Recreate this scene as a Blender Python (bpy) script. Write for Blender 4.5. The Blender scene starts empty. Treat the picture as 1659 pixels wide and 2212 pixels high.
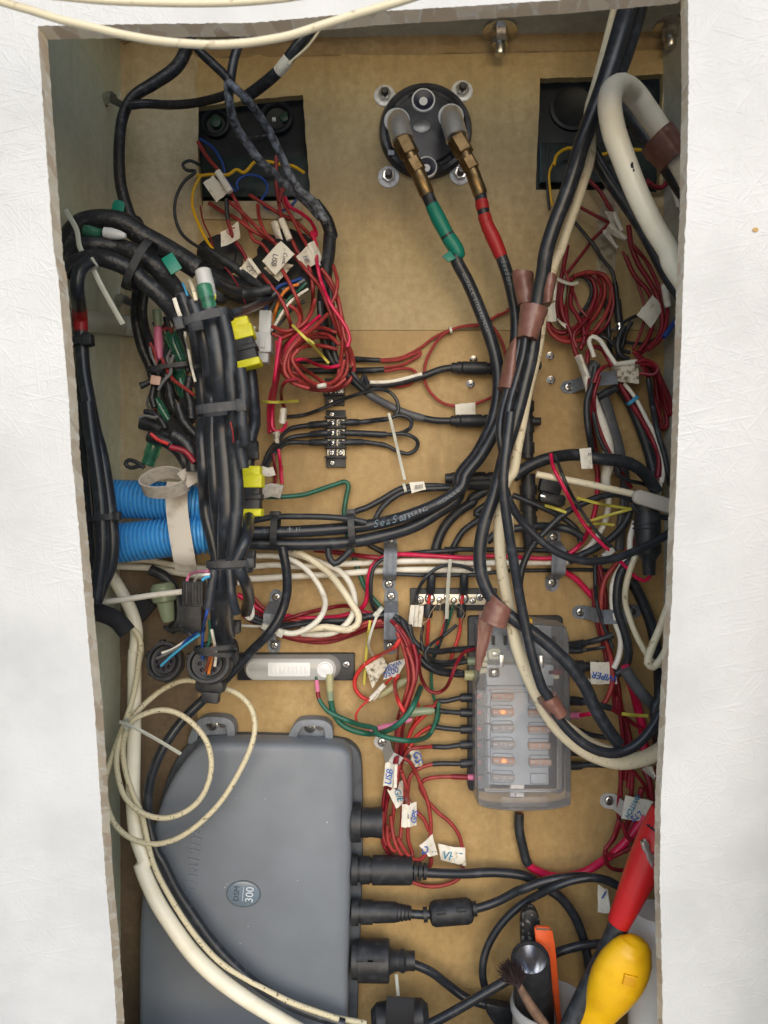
import bpy, bmesh, math, random
import numpy as np
from mathutils import Vector, Matrix
random.seed(7); rng = np.random.default_rng(7)
scene = bpy.context.scene

# ------------------------------------------------------------------ camera, sky, sun, exposure
D = 0.70                     # camera to the tan back panel, metres
FOC = 1597.0                 # focal length in pixels of a 1659 x 2212 picture
cam_d = bpy.data.cameras.new('camera'); cam = bpy.data.objects.new('camera', cam_d)
scene.collection.objects.link(cam); scene.camera = cam
cam.location = (0, -D, 0); cam.rotation_euler = (math.radians(90), 0, 0)
cam_d.sensor_fit = 'VERTICAL'; cam_d.sensor_height = 24.0
cam_d.lens = 24.0 * FOC / 2212.0
cam_d.clip_start = 0.01; cam_d.clip_end = 100.0
cam_d.dof.use_dof = True; cam_d.dof.focus_distance = 0.66; cam_d.dof.aperture_fstop = 9.0

world = bpy.data.worlds.new('World'); scene.world = world; world.use_nodes = True
SUN_EL, SUN_AZ = 24.0, 4.0        # elevation; degrees to the right of straight behind the camera
wn = world.node_tree.nodes; wl = world.node_tree.links
sky = wn.new('ShaderNodeTexSky'); sky.sky_type = 'NISHITA'; sky.sun_disc = False
sky.sun_elevation = math.radians(SUN_EL); sky.sun_rotation = math.radians(180 - SUN_AZ)
sky.air_density = 1.0; sky.dust_density = 0.8; sky.ozone_density = 1.1
bg = wn['Background']; bg.inputs['Strength'].default_value = 0.15
wl.new(sky.outputs[0], bg.inputs['Color'])
sun_d = bpy.data.lights.new('sun', 'SUN'); sun_d.energy = 1.1; sun_d.angle = math.radians(75)
sun_d.color = (1.0, 0.985, 0.958)
sun = bpy.data.objects.new('sun', sun_d); scene.collection.objects.link(sun)
_e, _a = math.radians(SUN_EL), math.radians(SUN_AZ)
_sd = Vector((math.sin(_a)*math.cos(_e), -math.cos(_a)*math.cos(_e), math.sin(_e)))   # towards the sun
sun.rotation_euler = (-_sd).to_track_quat('-Z', 'Y').to_euler()
sun.location = _sd * 3
vs = scene.view_settings
vs.view_transform = 'Standard'; vs.look = 'None'; vs.gamma = 1.0; vs.use_curve_mapping = False
vs.exposure = 0.50
scene.cycles.max_bounces = 8; scene.cycles.transparent_max_bounces = 12

# ------------------------------------------------------------------ measuring: photo crops -> points in the place
CR = {'U': (0, 0, 1.8228)}
for _k, _x, _y in (('A',0,0),('B',900,0),('C',2000,0),('D',200,800),('E',1000,900),('F',1800,900),('G',200,1700),
                   ('H',900,1900),('I',1750,1800),('J',350,2500),('K',1300,2500),('L',1900,2500)):
    CR[_k] = (_x, _y, 1000/1659)
for _k, _x, _y in (('M',400,3100),('N',1200,3100),('O',1800,3100)): CR[_k] = (_x, _y, 932/1659)
CR['R'] = (1840, 2400, 450/1214); CR['S'] = (480, 1100, 650/1659)
CR['T'] = (1850, 1550, 850/1659); CR['V'] = (700, 350, 700/1659)
def U(c, x, y):
    a, b, s = CR[c]; return ((a + x*s)/1.8228, (b + y*s)/1.8228)
def su(c): return CR[c][2]/1.8228
def W(u, v, h):              # picture point and height above the back panel (mm) -> world
    d = D - h*0.001
    return Vector(((u - 829.5)*d/FOC, -h*0.001, (1106.0 - v)*d/FOC))
def P(c, x, y, h): return W(*U(c, x, y), h)

class Fr:
    """local frame: x right, y down, z out of the panel, unit = one pixel of the crop at that depth"""
    def __init__(s, c, x, y, h, ang=0.0, tx=0.0, ty=0.0):
        s.o = P(c, x, y, h); s.s = su(c)*(D - h*0.001)/FOC
        R = Matrix.Rotation(math.radians(-ang), 3, 'Z') @ Matrix.Rotation(math.radians(tx), 3, 'X') @ Matrix.Rotation(math.radians(ty), 3, 'Y')
        B = Matrix(((1,0,0),(0,0,-1),(0,1,0)))        # (right, up, out) -> world
        s.m = B @ R
    def p(s, x, y, z=0): return s.o + s.m @ (Vector((x, -y, z))*s.s)

# ------------------------------------------------------------------ mesh building
def link(o): scene.collection.objects.link(o)
class MB:
    def __init__(s): s.v = []; s.f = []
    def add(s, vs_, fs):
        n = len(s.v); s.v += [tuple(q) for q in vs_]; s.f += [tuple(i+n for i in f) for f in fs]; return s
    def tube(s, pts, r, n=10, caps=True, flat=1.0, fn=None):
        pts = [Vector(q) for q in pts]; m = len(pts)
        rr = list(r) if hasattr(r, '__len__') else [r]*m
        tg = []
        for i in range(m):
            t = pts[min(i+1, m-1)] - pts[max(i-1, 0)]
            if t.length < 1e-9: t = tg[-1] if tg else (pts[-1]-pts[0])
            tg.append(t.normalized())
        ref = fn if fn is not None else Vector((0,-1,0))
        nv = ref - tg[0]*ref.dot(tg[0])
        if nv.length < 1e-4: nv = tg[0].orthogonal()
        nv.normalize(); vs_ = []
        for i in range(m):
            nv = nv - tg[i]*nv.dot(tg[i])
            if nv.length < 1e-6: nv = tg[i].orthogonal()
            nv.normalize(); b = tg[i].cross(nv)
            for k in range(n):
                a = 2*math.pi*k/n
                vs_.append(pts[i] + (nv*math.cos(a)*flat + b*math.sin(a))*rr[i])
        fs = [(i*n+k, i*n+(k+1)%n, (i+1)*n+(k+1)%n, (i+1)*n+k) for i in range(m-1) for k in range(n)]
        if caps: fs += [tuple(range(n))[::-1], tuple((m-1)*n+k for k in range(n))]
        return s.add(vs_, fs)
    def rod(s, p0, p1, prof, n=14, flat=1.0):
        """profile of (t, radius) along p0..p1; steps by repeating t"""
        p0 = Vector(p0); p1 = Vector(p1); d = (p1-p0).normalized()
        nv = Vector((0,-1,0)) - d*d.dot(Vector((0,-1,0)))
        if nv.length < 1e-3: nv = d.orthogonal()
        nv.normalize(); b = d.cross(nv); vs_ = []
        for t, r in prof:
            c = p0.lerp(p1, t)
            for k in range(n):
                a = 2*math.pi*(k+.5)/n; vs_.append(c + (nv*math.cos(a)*flat + b*math.sin(a))*r)
        m = len(prof)
        fs = [(i*n+k, i*n+(k+1)%n, (i+1)*n+(k+1)%n, (i+1)*n+k) for i in range(m-1) for k in range(n)]
        fs += [tuple(range(n))[::-1], tuple((m-1)*n+k for k in range(n))]
        return s.add(vs_, fs)
    def slab(s, F, out, z0, z1, bev=0.0, top=1.0, ctop=None):
        """extrude a 2-D outline (crop px) from z0 to z1, with a bevel and an optional taper of the top"""
        n = len(out); cx = sum(q[0] for q in out)/n; cy = sum(q[1] for q in out)/n
        if ctop: cx, cy = ctop
        def ring(z, k, ins):
            r = []
            for i, (x, y) in enumerate(out):
                ax, ay = out[i-1]; bx, by = out[(i+1) % n]
                tx, ty = bx-ax, by-ay; L = math.hypot(tx, ty) or 1
                nx, ny = -ty/L, tx/L
                if nx*(cx-x)+ny*(cy-y) < 0: nx, ny = -nx, -ny
                r.append(F.p(cx+(x-cx)*k+nx*ins, cy+(y-cy)*k+ny*ins, z))
            return r
        rings = [ring(z0, 1, 0)]
        if bev > 0: rings += [ring(z1-bev, top, 0), ring(z1-bev*.3, top, bev*.3), ring(z1, top, bev)]
        else: rings += [ring(z1, top, 0)]
        vs_ = [q for r in rings for q in r]; m = len(rings)
        fs = [(i*n+k, i*n+(k+1)%n, (i+1)*n+(k+1)%n, (i+1)*n+k) for i in range(m-1) for k in range(n)]
        fs += [tuple(range(n))[::-1], tuple((m-1)*n+k for k in range(n))]
        return s.add(vs_, fs)
    def box(s, F, x0, x1, y0, y1, z0, z1, r=0, bev=0, top=1.0):
        return s.slab(F, rrect(x0, x1, y0, y1, r), z0, z1, bev, top)
    def lathe(s, F, x, y, prof, n=20, rx=1.0, ry=1.0):
        """profile of (radius, z) turned about the local z axis"""
        vs_ = [F.p(x+r*rx*math.cos(2*math.pi*k/n), y+r*ry*math.sin(2*math.pi*k/n), z) for r, z in prof for k in range(n)]
        m = len(prof)
        fs = [(i*n+k, i*n+(k+1)%n, (i+1)*n+(k+1)%n, (i+1)*n+k) for i in range(m-1) for k in range(n)]
        fs += [tuple(range(n))[::-1], tuple((m-1)*n+k for k in range(n))]
        return s.add(vs_, fs)
    def build(s, name, mat, parent=None, label=None, cat=None, group=None, kind=None, smooth=True, ang=40, sub=None):
        v = np.array(s.v); c = Vector(((v.max(0)+v.min(0))/2).tolist())
        me = bpy.data.meshes.new(name); me.from_pydata([tuple(q) for q in (v - np.array(c))], [], s.f)
        bm = bmesh.new(); bm.from_mesh(me); bmesh.ops.recalc_face_normals(bm, faces=bm.faces); bm.to_mesh(me); bm.free()
        if smooth:
            me.shade_smooth(); me.set_sharp_from_angle(angle=math.radians(ang))
        me.materials.append(mat); o = bpy.data.objects.new(name, me); link(o)
        if parent is not None:
            o.parent = parent; o.location = c - wloc(parent)
        else: o.location = c
        tag(o, label, cat, group, kind)
        if kind is None and parent is None and label is None: UNL.append(name)
        return o
UNL = []
def wloc(o):
    l = o.location.copy()
    while o.parent: o = o.parent; l += o.location
    return l
def tag(o, label=None, cat=None, group=None, kind=None):
    if label: o['label'] = label
    if cat: o['category'] = cat
    if group: o['group'] = group
    if kind: o['kind'] = kind
def thing(name, label, cat, loc, group=None):
    o = bpy.data.objects.new(name, None); link(o); o.location = loc; o.empty_display_size = .01
    tag(o, label, cat, group); return o
def rrect(x0, x1, y0, y1, r=0, n=4):
    if r <= 0: return [(x0,y0),(x1,y0),(x1,y1),(x0,y1)]
    r = min(r, abs(x1-x0)/2*.999, abs(y1-y0)/2*.999); o = []
    for cx, cy, a0 in ((x1-r,y0+r,-90),(x1-r,y1-r,0),(x0+r,y1-r,90),(x0+r,y0+r,180)):
        for k in range(n+1):
            a = math.radians(a0+90*k/n); o.append((cx+r*math.cos(a), cy+r*math.sin(a)))
    return o
def ell(cx, cy, rx, ry, n=24, a0=0, a1=360):
    return [(cx+rx*math.cos(math.radians(a0+(a1-a0)*k/n)), cy+ry*math.sin(math.radians(a0+(a1-a0)*k/n))) for k in range(n)]

# ------------------------------------------------------------------ materials
def M(name, col, rough=.5, metal=0.0, var=None, bump=None, trans=0.0, spec=.5, coat=0.0, alpha=1.0, ior=1.45, rvar=0.0, sss=0.0):
    """var = (second colour, scale, low, high) mottling; bump = (scale, strength, distance mm)"""
    m = bpy.data.materials.new(name); m.use_nodes = True; nt = m.node_tree; N = nt.nodes; L = nt.links
    b = N['Principled BSDF']
    b.inputs['Base Color'].default_value = (*col, 1); b.inputs['Roughness'].default_value = rough
    b.inputs['Metallic'].default_value = metal; b.inputs['Specular IOR Level'].default_value = spec
    b.inputs['Transmission Weight'].default_value = trans; b.inputs['Coat Weight'].default_value = coat
    b.inputs['Alpha'].default_value = alpha; b.inputs['IOR'].default_value = ior
    if sss: b.inputs['Subsurface Weight'].default_value = sss; b.inputs['Subsurface Radius'].default_value = (.003,.002,.001)
    tc = N.new('ShaderNodeTexCoord'); gm = N.new('ShaderNodeNewGeometry')
    if var:
        c2, sc, lo, hi = var
        nz = N.new('ShaderNodeTexNoise'); nz.inputs['Scale'].default_value = sc; nz.inputs['Detail'].default_value = 5
        L.new(gm.outputs['Position'], nz.inputs['Vector'])
        mr = N.new('ShaderNodeMapRange'); mr.inputs[1].default_value = lo; mr.inputs[2].default_value = hi
        L.new(nz.outputs[0], mr.inputs[0]); mx = N.new('ShaderNodeMix'); mx.data_type = 'RGBA'
        mx.inputs[6].default_value = (*col, 1); mx.inputs[7].default_value = (*c2, 1)
        L.new(mr.outputs[0], mx.inputs[0]); L.new(mx.outputs[2], b.inputs['Base Color'])
        if rvar:
            ma = N.new('ShaderNodeMath'); ma.operation = 'MULTIPLY_ADD'; ma.inputs[1].default_value = rvar; ma.inputs[2].default_value = rough
            L.new(mr.outputs[0], ma.inputs[0]); L.new(ma.outputs[0], b.inputs['Roughness'])
    if bump:
        sc, st, dist = bump
        nz = N.new('ShaderNodeTexNoise'); nz.inputs['Scale'].default_value = sc; nz.inputs['Detail'].default_value = 3
        L.new(gm.outputs['Position'], nz.inputs['Vector'])
        bp = N.new('ShaderNodeBump'); bp.inputs['Strength'].default_value = st; bp.inputs['Distance'].default_value = dist*.001
        L.new(nz.outputs[0], bp.inputs['Height']); L.new(bp.outputs[0], b.inputs['Normal'])
    return m
mt = {}
mt['k'] = M('black_pvc', (.022,.025,.030), .40, var=((.062,.068,.078), 160, .52, .80), bump=(900,.15,.2), rvar=.2)
mt['kh'] = M('black_hose_rubber', (.021,.024,.030), .30, var=((.060,.066,.080), 120, .52, .80), bump=(700,.1,.2))
mt['ks'] = M('black_ribbed_sleeve', (.017,.018,.021), .36, var=((.075,.080,.090), 240, .55, .8), bump=(420,.9,.6), rvar=.2)
mt['kd'] = M('black_sleeve_dust_and_sheen', (.045,.048,.055), .65, var=((.27,.30,.35), 190, .40, .66), bump=(500,.7,.6))  # bluish-grey mottling paints reflected light as well as dust
mt['kc'] = M('black_moulded_plastic', (.020,.021,.024), .46, var=((.060,.062,.066), 130, .5, .85), bump=(1500,.2,.1))
mt['r'] = M('red_wire', (.35,.040,.036), .40, var=((.24,.025,.024), 120, .4, .7))
mt['rd'] = M('dark_red_wire', (.24,.010,.022), .42, var=((.15,.008,.014), 100, .4, .7))
mt['rb'] = M('bright_red_wire', (.58,.035,.030), .38, var=((.42,.02,.02), 120, .45, .75))
mt['p'] = M('pink_red_wire', (.62,.012,.075), .36, var=((.45,.010,.045), 90, .45, .75))
mt['pk'] = M('pink_wire', (.70,.20,.34), .4)
mt['c'] = M('aged_cream_pvc', (.74,.66,.47), .45, var=((.34,.26,.15), 190, .60, .74), bump=(600,.15,.2))
mt['cs'] = M('speckled_cream_pvc', (.68,.60,.40), .5, var=((.12,.09,.05), 420, .60, .70), bump=(600,.15,.2))
mt['w'] = M('white_pvc', (.76,.72,.62), .42, var=((.55,.48,.38), 140, .56, .78))
mt['wp'] = M('yellowed_white_hose', (.90,.84,.67), .36, var=((.80,.72,.53), 40, .52, .80), bump=(300,.08,.2))
mt['wl'] = M('white_paper_tape', (.78,.74,.64), .6, var=((.50,.42,.28), 170, .54, .78), bump=(300,.3,.4))
mt['wd'] = M('dirty_white_tape', (.70,.64,.52), .65, var=((.16,.12,.07), 240, .48, .66), bump=(300,.3,.4))
mt['wt'] = M('masking_tape', (.48,.42,.32), .7, var=((.20,.16,.10), 150, .45, .68))
mt['g'] = M('green_wire', (.020,.125,.080), .4, var=((.016,.08,.052), 120, .45, .75))
mt['gt'] = M('green_tape', (.005,.20,.14), .4, bump=(200,.3,.4))
mt['gc'] = M('green_clear_sleeve', (.16,.60,.38), .10, trans=.80, var=((.08,.40,.24), 120, .45, .7))
mt['gp'] = M('pale_green_sleeve', (.38,.46,.30), .3, trans=.35)
mt['yp'] = M('pale_yellow_sleeve', (.58,.55,.30), .3, trans=.25)
mt['b'] = M('blue_wire', (.015,.06,.28), .4)
mt['lb'] = M('light_blue_wire', (.05,.30,.50), .4)
mt['y'] = M('yellow_wire', (.72,.42,.012), .4)
mt['yl'] = M('lemon_plastic', (.80,.76,.02), .4, var=((.62,.58,.02), 120, .5, .8))
mt['yt'] = M('yellow_tie', (.58,.52,.08), .4)
mt['o'] = M('orange_wire', (.75,.22,.03), .4)
mt['br'] = M('brown_wire', (.22,.05,.02), .45)
mt['gr'] = M('grey_wire', (.17,.175,.18), .45)
mt['dg'] = M('grey_duct', (.085,.088,.095), .5, var=((.13,.13,.135), 120, .5, .8))
mt['gcl'] = M('grey_clamp_plastic', (.19,.21,.24), .42, var=((.13,.14,.155), 150, .45, .75))
mt['box'] = M('slate_grey_case', (.185,.204,.230), .40, var=((.150,.165,.186), 22, .35, .75), bump=(2200,.18,.12), rvar=.12)
mt['boxd'] = M('dark_grey_case', (.085,.095,.110), .55, var=((.05,.055,.062), 90, .45, .7))
mt['ct'] = M('clear_tie_nylon', (.72,.72,.62), .3, trans=.35)
mt['st'] = M('steel', (.62,.61,.59), .25, 1.0, var=((.40,.39,.37), 300, .5, .75))
mt['sd'] = M('dark_steel_and_recess_shade', (.10,.10,.10), .4, .8)  # dark steel; also paints the shade inside screw recesses and holes
mt['zn'] = M('white_washer', (.78,.79,.81), .40, .15, var=((.50,.49,.48), 200, .5, .75))
mt['nk'] = M('brushed_nickel', (.78,.76,.72), .30, .75, var=((.62,.59,.54), 180, .5, .8))
mt['bs'] = M('aged_brass', (.30,.21,.10), .36, .9, var=((.16,.10,.05), 130, .4, .7))
mt['tin'] = M('tinned_bar', (.66,.60,.48), .35, .6, var=((.40,.33,.24), 150, .5, .8))
mt['bt'] = M('brown_tape', (.19,.085,.065), .32, var=((.28,.14,.11), 70, .45, .75), bump=(120,.4,.8))
mt['rt'] = M('red_tape', (.40,.018,.022), .42, bump=(200,.3,.4))
mt['bl'] = M('blue_conduit', (.06,.33,.70), .42, var=((.09,.17,.27), 160, .58, .78))
mt['wb'] = M('soiled_webbing', (.62,.58,.50), .75, var=((.30,.24,.17), 60, .50, .74), bump=(900,.4,.4))
mt['wv'] = M('grey_woven_webbing', (.50,.46,.40), .75, var=((.36,.32,.27), 300, .45, .7), bump=(1400,.6,.4))
mt['led'] = M('frosted_lens', (.66,.65,.62), .2, trans=.35, var=((.66,.65,.62), 60, .45, .75))
mt['ledw'] = M('frosted_lens_rib', (.88,.87,.86), .2, trans=.12)
mt['bd'] = M('badge_blue', (.15,.195,.24), .25, coat=.5)
mt['ink'] = M('blue_ink', (.012,.10,.42), .6)
mt['inkt'] = M('teal_ink', (.03,.22,.36), .6)
mt['inkd'] = M('faded_ink', (.22,.21,.24), .7)
mt['inkr'] = M('red_ink', (.30,.03,.02), .7)
mt['pw'] = M('white_print', (.62,.66,.70), .5)
mt['ps'] = M('pale_blue_print', (.11,.17,.22), .5)
mt['pd'] = M('dim_print', (.20,.22,.25), .5)
mt['rp'] = M('glossy_red_plastic', (.62,.020,.022), .33, var=((.50,.015,.018), 60, .5, .8))
mt['ypl'] = M('yellow_handle_plastic', (.83,.47,.008), .34, var=((.70,.36,.006), 70, .5, .8), bump=(160,.12,.4))
mt['or'] = M('orange_tool_paint', (.72,.10,.02), .45, var=((.45,.09,.04), 160, .55, .75))
mt['al'] = M('bright_reflector', (.70,.70,.71), .22, 1.0)
mt['kw'] = M('scuffed_black_metal', (.018,.018,.018), .5, var=((.32,.31,.29), 230, .55, .70))
mt['wood'] = M('weathered_brush_wood', (.20,.12,.075), .65, var=((.10,.06,.04), 130, .4, .7))
mt['hair'] = M('dark_bristle', (.045,.028,.030), .7)
mt['tp'] = M('translucent_tub', (.88,.89,.89), .3, trans=.6)
mt['bot'] = M('white_bottle', (.84,.84,.82), .35, var=((.76,.76,.74), 40, .45, .7))
mt['foil'] = M('torn_foil', (.75,.75,.76), .3, .9, bump=(200,.8,1))
mt['cov'] = M('smoky_clear_cover', (.98,.985,1.0), .09, trans=.93, ior=1.25, spec=.6, bump=(90,.12,.4))
mt['fb'] = M('fuse_base_grey', (.16,.175,.20), .6, var=((.22,.235,.25), 70, .45, .7))
mt['fl'] = M('fuse_light_grey', (.44,.48,.53), .6, var=((.34,.37,.41), 55, .4, .7))
mt['fo'] = M('orange_fuse', (.66,.36,.25), .3, trans=.4)
mt['fc'] = M('faded_fuse', (.42,.36,.34), .35, trans=.25)
mt['cy'] = M('fuse_sleeve_cream', (.62,.60,.42), .5)
mt['pc'] = M('pale_clamp_nylon', (.60,.60,.58), .4, trans=.25)
mt['cop'] = M('copper_strand', (.42,.33,.22), .4, .8)
mt['wc'] = M('white_connector', (.74,.76,.76), .35, trans=.2)
mt['foam'] = M('black_foam', (.020,.020,.023), .9, bump=(500,.5,.5))
# ------------------------------------------------------------------ setting: materials of the moulded locker
def nodes(name):
    m = bpy.data.materials.new(name); m.use_nodes = True
    return m, m.node_tree.nodes, m.node_tree.links, m.node_tree.nodes['Principled BSDF']
def noise(N, L, vec, scale, detail=4, rough=.55):
    n = N.new('ShaderNodeTexNoise'); n.inputs['Scale'].default_value = scale; n.inputs['Detail'].default_value = detail
    n.inputs['Roughness'].default_value = rough; L.new(vec, n.inputs['Vector']); return n.outputs[0]
def ramp(N, L, x, stops):
    r = N.new('ShaderNodeValToRGB'); L.new(x, r.inputs[0]); e = r.color_ramp.elements
    while len(e) < len(stops): e.new(.5)
    for i, (p, c) in enumerate(stops): e[i].position = p; e[i].color = (*c, 1)
    return r.outputs[0]
def mixc(N, L, fac, a, b, mode='MIX'):
    m = N.new('ShaderNodeMix'); m.data_type = 'RGBA'; m.blend_type = mode
    for s_, v in ((0, fac), (6, a), (7, b)):
        if isinstance(v, (int, float)): m.inputs[s_].default_value = v
        elif isinstance(v, tuple): m.inputs[s_].default_value = (*v, 1)
        else: L.new(v, m.inputs[s_])
    return m.outputs[2]
def mapping(N, L, vec, scale=(1,1,1), rot=(0,0,0)):
    m = N.new('ShaderNodeMapping'); m.inputs['Scale'].default_value = scale; m.inputs['Rotation'].default_value = rot
    L.new(vec, m.inputs['Vector']); return m.outputs[0]
def math2(N, L, op, a, b=0.0, c=None):
    m = N.new('ShaderNodeMath'); m.operation = op
    for i, v in enumerate((a, b, c)):
        if v is None: continue
        if isinstance(v, (int, float)): m.inputs[i].default_value = v
        else: L.new(v, m.inputs[i])
    return m.outputs[0]
def bumpn(N, L, b, hgt, st, dist):
    bp = N.new('ShaderNodeBump'); bp.inputs['Strength'].default_value = st; bp.inputs['Distance'].default_value = dist
    L.new(hgt, bp.inputs['Height']); L.new(bp.outputs[0], b.inputs['Normal'])
def laminate(name, stops, blot, rough=.55, weave=.5):
    """resin-soaked glass cloth: blotchy tan, faint weave, dark specks"""
    m, N, L, b = nodes(name); g = N.new('ShaderNodeNewGeometry').outputs['Position']
    base = ramp(N, L, noise(N, L, g, 9, 6, .6), stops)
    fine = noise(N, L, g, 120, 6, .7)
    c = mixc(N, L, math2(N, L, 'MULTIPLY', ramp(N, L, fine, ((.36,(0,0,0)),(.64,(1,1,1)))), .62), base, blot)
    c = mixc(N, L, math2(N, L, 'MULTIPLY', ramp(N, L, noise(N, L, mapping(N, L, g, (1,1,.22)), 34, 6, .7), ((.50,(0,0,0)),(.70,(1,1,1)))), .42), c, tuple(q*.62 for q in stops[0][1]))
    w = N.new('ShaderNodeTexWave'); w.inputs['Scale'].default_value = 95; w.inputs['Distortion'].default_value = 7.0; w.inputs['Detail'].default_value = 2; w.inputs['Detail Scale'].default_value = 2
    w.bands_direction = 'X'; L.new(g, w.inputs['Vector'])
    w2 = N.new('ShaderNodeTexWave'); w2.inputs['Scale'].default_value = 95; w2.inputs['Distortion'].default_value = 7.0; w2.inputs['Detail'].default_value = 2
    w2.bands_direction = 'Z'; L.new(g, w2.inputs['Vector'])
    wv = math2(N, L, 'MULTIPLY', w.outputs[1], w2.outputs[1])
    c = mixc(N, L, math2(N, L, 'MULTIPLY', wv, .07*weave), c, tuple(min(1, q*1.5) for q in stops[-1][1]))
    # resin pools and scuffs with a shape of their own
    sc = ramp(N, L, noise(N, L, g, 26, 8, .75), ((.62,(0,0,0)),(.74,(1,1,1))))
    c = mixc(N, L, math2(N, L, 'MULTIPLY', sc, .45), c, (.64,.54,.37))
    vo = N.new('ShaderNodeTexVoronoi'); vo.inputs['Scale'].default_value = 55; L.new(g, vo.inputs['Vector'])
    sp = ramp(N, L, vo.outputs['Distance'], ((.0,(1,1,1)),(.055,(0,0,0))))
    spm = ramp(N, L, noise(N, L, g, 18, 2), ((.50,(0,0,0)),(.58,(1,1,1))))
    c = mixc(N, L, math2(N, L, 'MULTIPLY', sp, math2(N, L, 'MULTIPLY', spm, .8)), c, (.06,.035,.02))
    L.new(c, b.inputs['Base Color']); b.inputs['Roughness'].default_value = rough; b.inputs['Specular IOR Level'].default_value = .35
    h = math2(N, L, 'ADD', math2(N, L, 'MULTIPLY', wv, .07*weave), fine)
    bumpn(N, L, b, h, .35, .0006); return m
tan = laminate('tan_glass_laminate', ((.25,(.40,.30,.150)),(.5,(.50,.385,.200)),(.78,(.59,.475,.275))), (.36,.255,.115))
tan2 = laminate('warm_glass_laminate', ((.25,(.37,.245,.100)),(.5,(.46,.310,.130)),(.78,(.54,.385,.185))), (.33,.205,.08))
pale = laminate('pale_glass_laminate', ((.25,(.40,.34,.22)),(.5,(.52,.45,.31)),(.78,(.60,.53,.38))), (.36,.29,.17))
grn = laminate('greenish_glass_laminate', ((.25,(.52,.53,.40)),(.5,(.60,.61,.47)),(.78,(.68,.67,.54))), (.46,.50,.37), weave=.25)
gry = laminate('grey_painted_laminate', ((.25,(.38,.38,.33)),(.5,(.46,.46,.40)),(.78,(.52,.51,.45))), (.33,.32,.26), weave=.2)
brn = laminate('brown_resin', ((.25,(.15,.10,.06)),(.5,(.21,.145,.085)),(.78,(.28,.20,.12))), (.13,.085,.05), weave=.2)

fil = laminate('tan_resin_fillet', ((.25,(.26,.18,.085)),(.5,(.36,.27,.14)),(.78,(.44,.35,.20))), (.22,.14,.06), weave=.2)
def white_panel():
    m, N, L, b = nodes('white_painted_fibre_panel'); g = N.new('ShaderNodeNewGeometry').outputs['Position']
    h = None
    for i, a in enumerate((.2, .9, 1.6, 2.2, 2.9)):
        r = mapping(N, L, g, (1,1,1), (0, a, 0))
        s_ = mapping(N, L, r, (26, 60, 420), (0,0,0))
        n = noise(N, L, s_, 1.0 + .13*i, 2, .5)
        q = ramp(N, L, n, ((.52,(0,0,0)),(.72,(1,1,1))))
        h = q if h is None else math2(N, L, 'MAXIMUM', h, q)
    big = noise(N, L, g, 45, 5, .6)
    msk = ramp(N, L, noise(N, L, g, 7, 3), ((.38,(.15,.15,.15)),(.62,(1,1,1))))
    hh = math2(N, L, 'ADD', math2(N, L, 'MULTIPLY', h, msk), math2(N, L, 'MULTIPLY', big, 1.6))
    bumpn(N, L, b, hh, .40, .0007)
    c = ramp(N, L, noise(N, L, g, 14, 5), ((.28,(.53,.535,.535)),(.5,(.61,.613,.61)),(.72,(.66,.663,.66))))
    vo = N.new('ShaderNodeTexVoronoi'); vo.inputs['Scale'].default_value = 90; L.new(mapping(N, L, g, (1,1,1.8), (0,.6,0)), vo.inputs['Vector'])
    sp = ramp(N, L, vo.outputs['Distance'], ((.0,(1,1,1)),(.07,(0,0,0))))
    spm = ramp(N, L, noise(N, L, g, 22, 3), ((.54,(0,0,0)),(.62,(1,1,1))))
    c = mixc(N, L, math2(N, L, 'MULTIPLY', sp, math2(N, L, 'MULTIPLY', spm, .6)), c, (.33,.32,.30))
    L.new(c, b.inputs['Base Color']); b.inputs['Roughness'].default_value = .42; return m
white = white_panel()
def cut_edge():
    m, N, L, b = nodes('sawn_laminate_edge'); g = N.new('ShaderNodeNewGeometry').outputs['Position']
    v = mapping(N, L, g, (1,1,1), (.5,.0,.2))
    vo = N.new('ShaderNodeTexVoronoi'); vo.inputs['Scale'].default_value = 95; L.new(mapping(N, L, v, (1,.35,1)), vo.inputs['Vector'])
    cell = ramp(N, L, vo.outputs['Color'], ((.1,(.52,.37,.24)),(.5,(.70,.56,.40)),(.9,(.84,.74,.57))))
    vd = N.new('ShaderNodeTexVoronoi'); vd.feature = 'DISTANCE_TO_EDGE'; vd.inputs['Scale'].default_value = 95; L.new(mapping(N, L, v, (1,.35,1)), vd.inputs['Vector'])
    ln = ramp(N, L, vd.outputs['Distance'], ((.0,(1,1,1)),(.10,(0,0,0))))
    br_ = ramp(N, L, noise(N, L, g, 120, 5, .7), ((.42,(0,0,0)),(.60,(1,1,1))))
    c = mixc(N, L, math2(N, L, 'MULTIPLY', ln, br_), cell, (.86,.83,.76))
    c = mixc(N, L, math2(N, L, 'MULTIPLY', noise(N, L, g, 25, 4), .5), c, (.66,.60,.48))
    L.new(c, b.inputs['Base Color']); b.inputs['Roughness'].default_value = .6
    bumpn(N, L, b, noise(N, L, g, 260, 5, .7), .22, .0006); return m
sawn = cut_edge()

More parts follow.
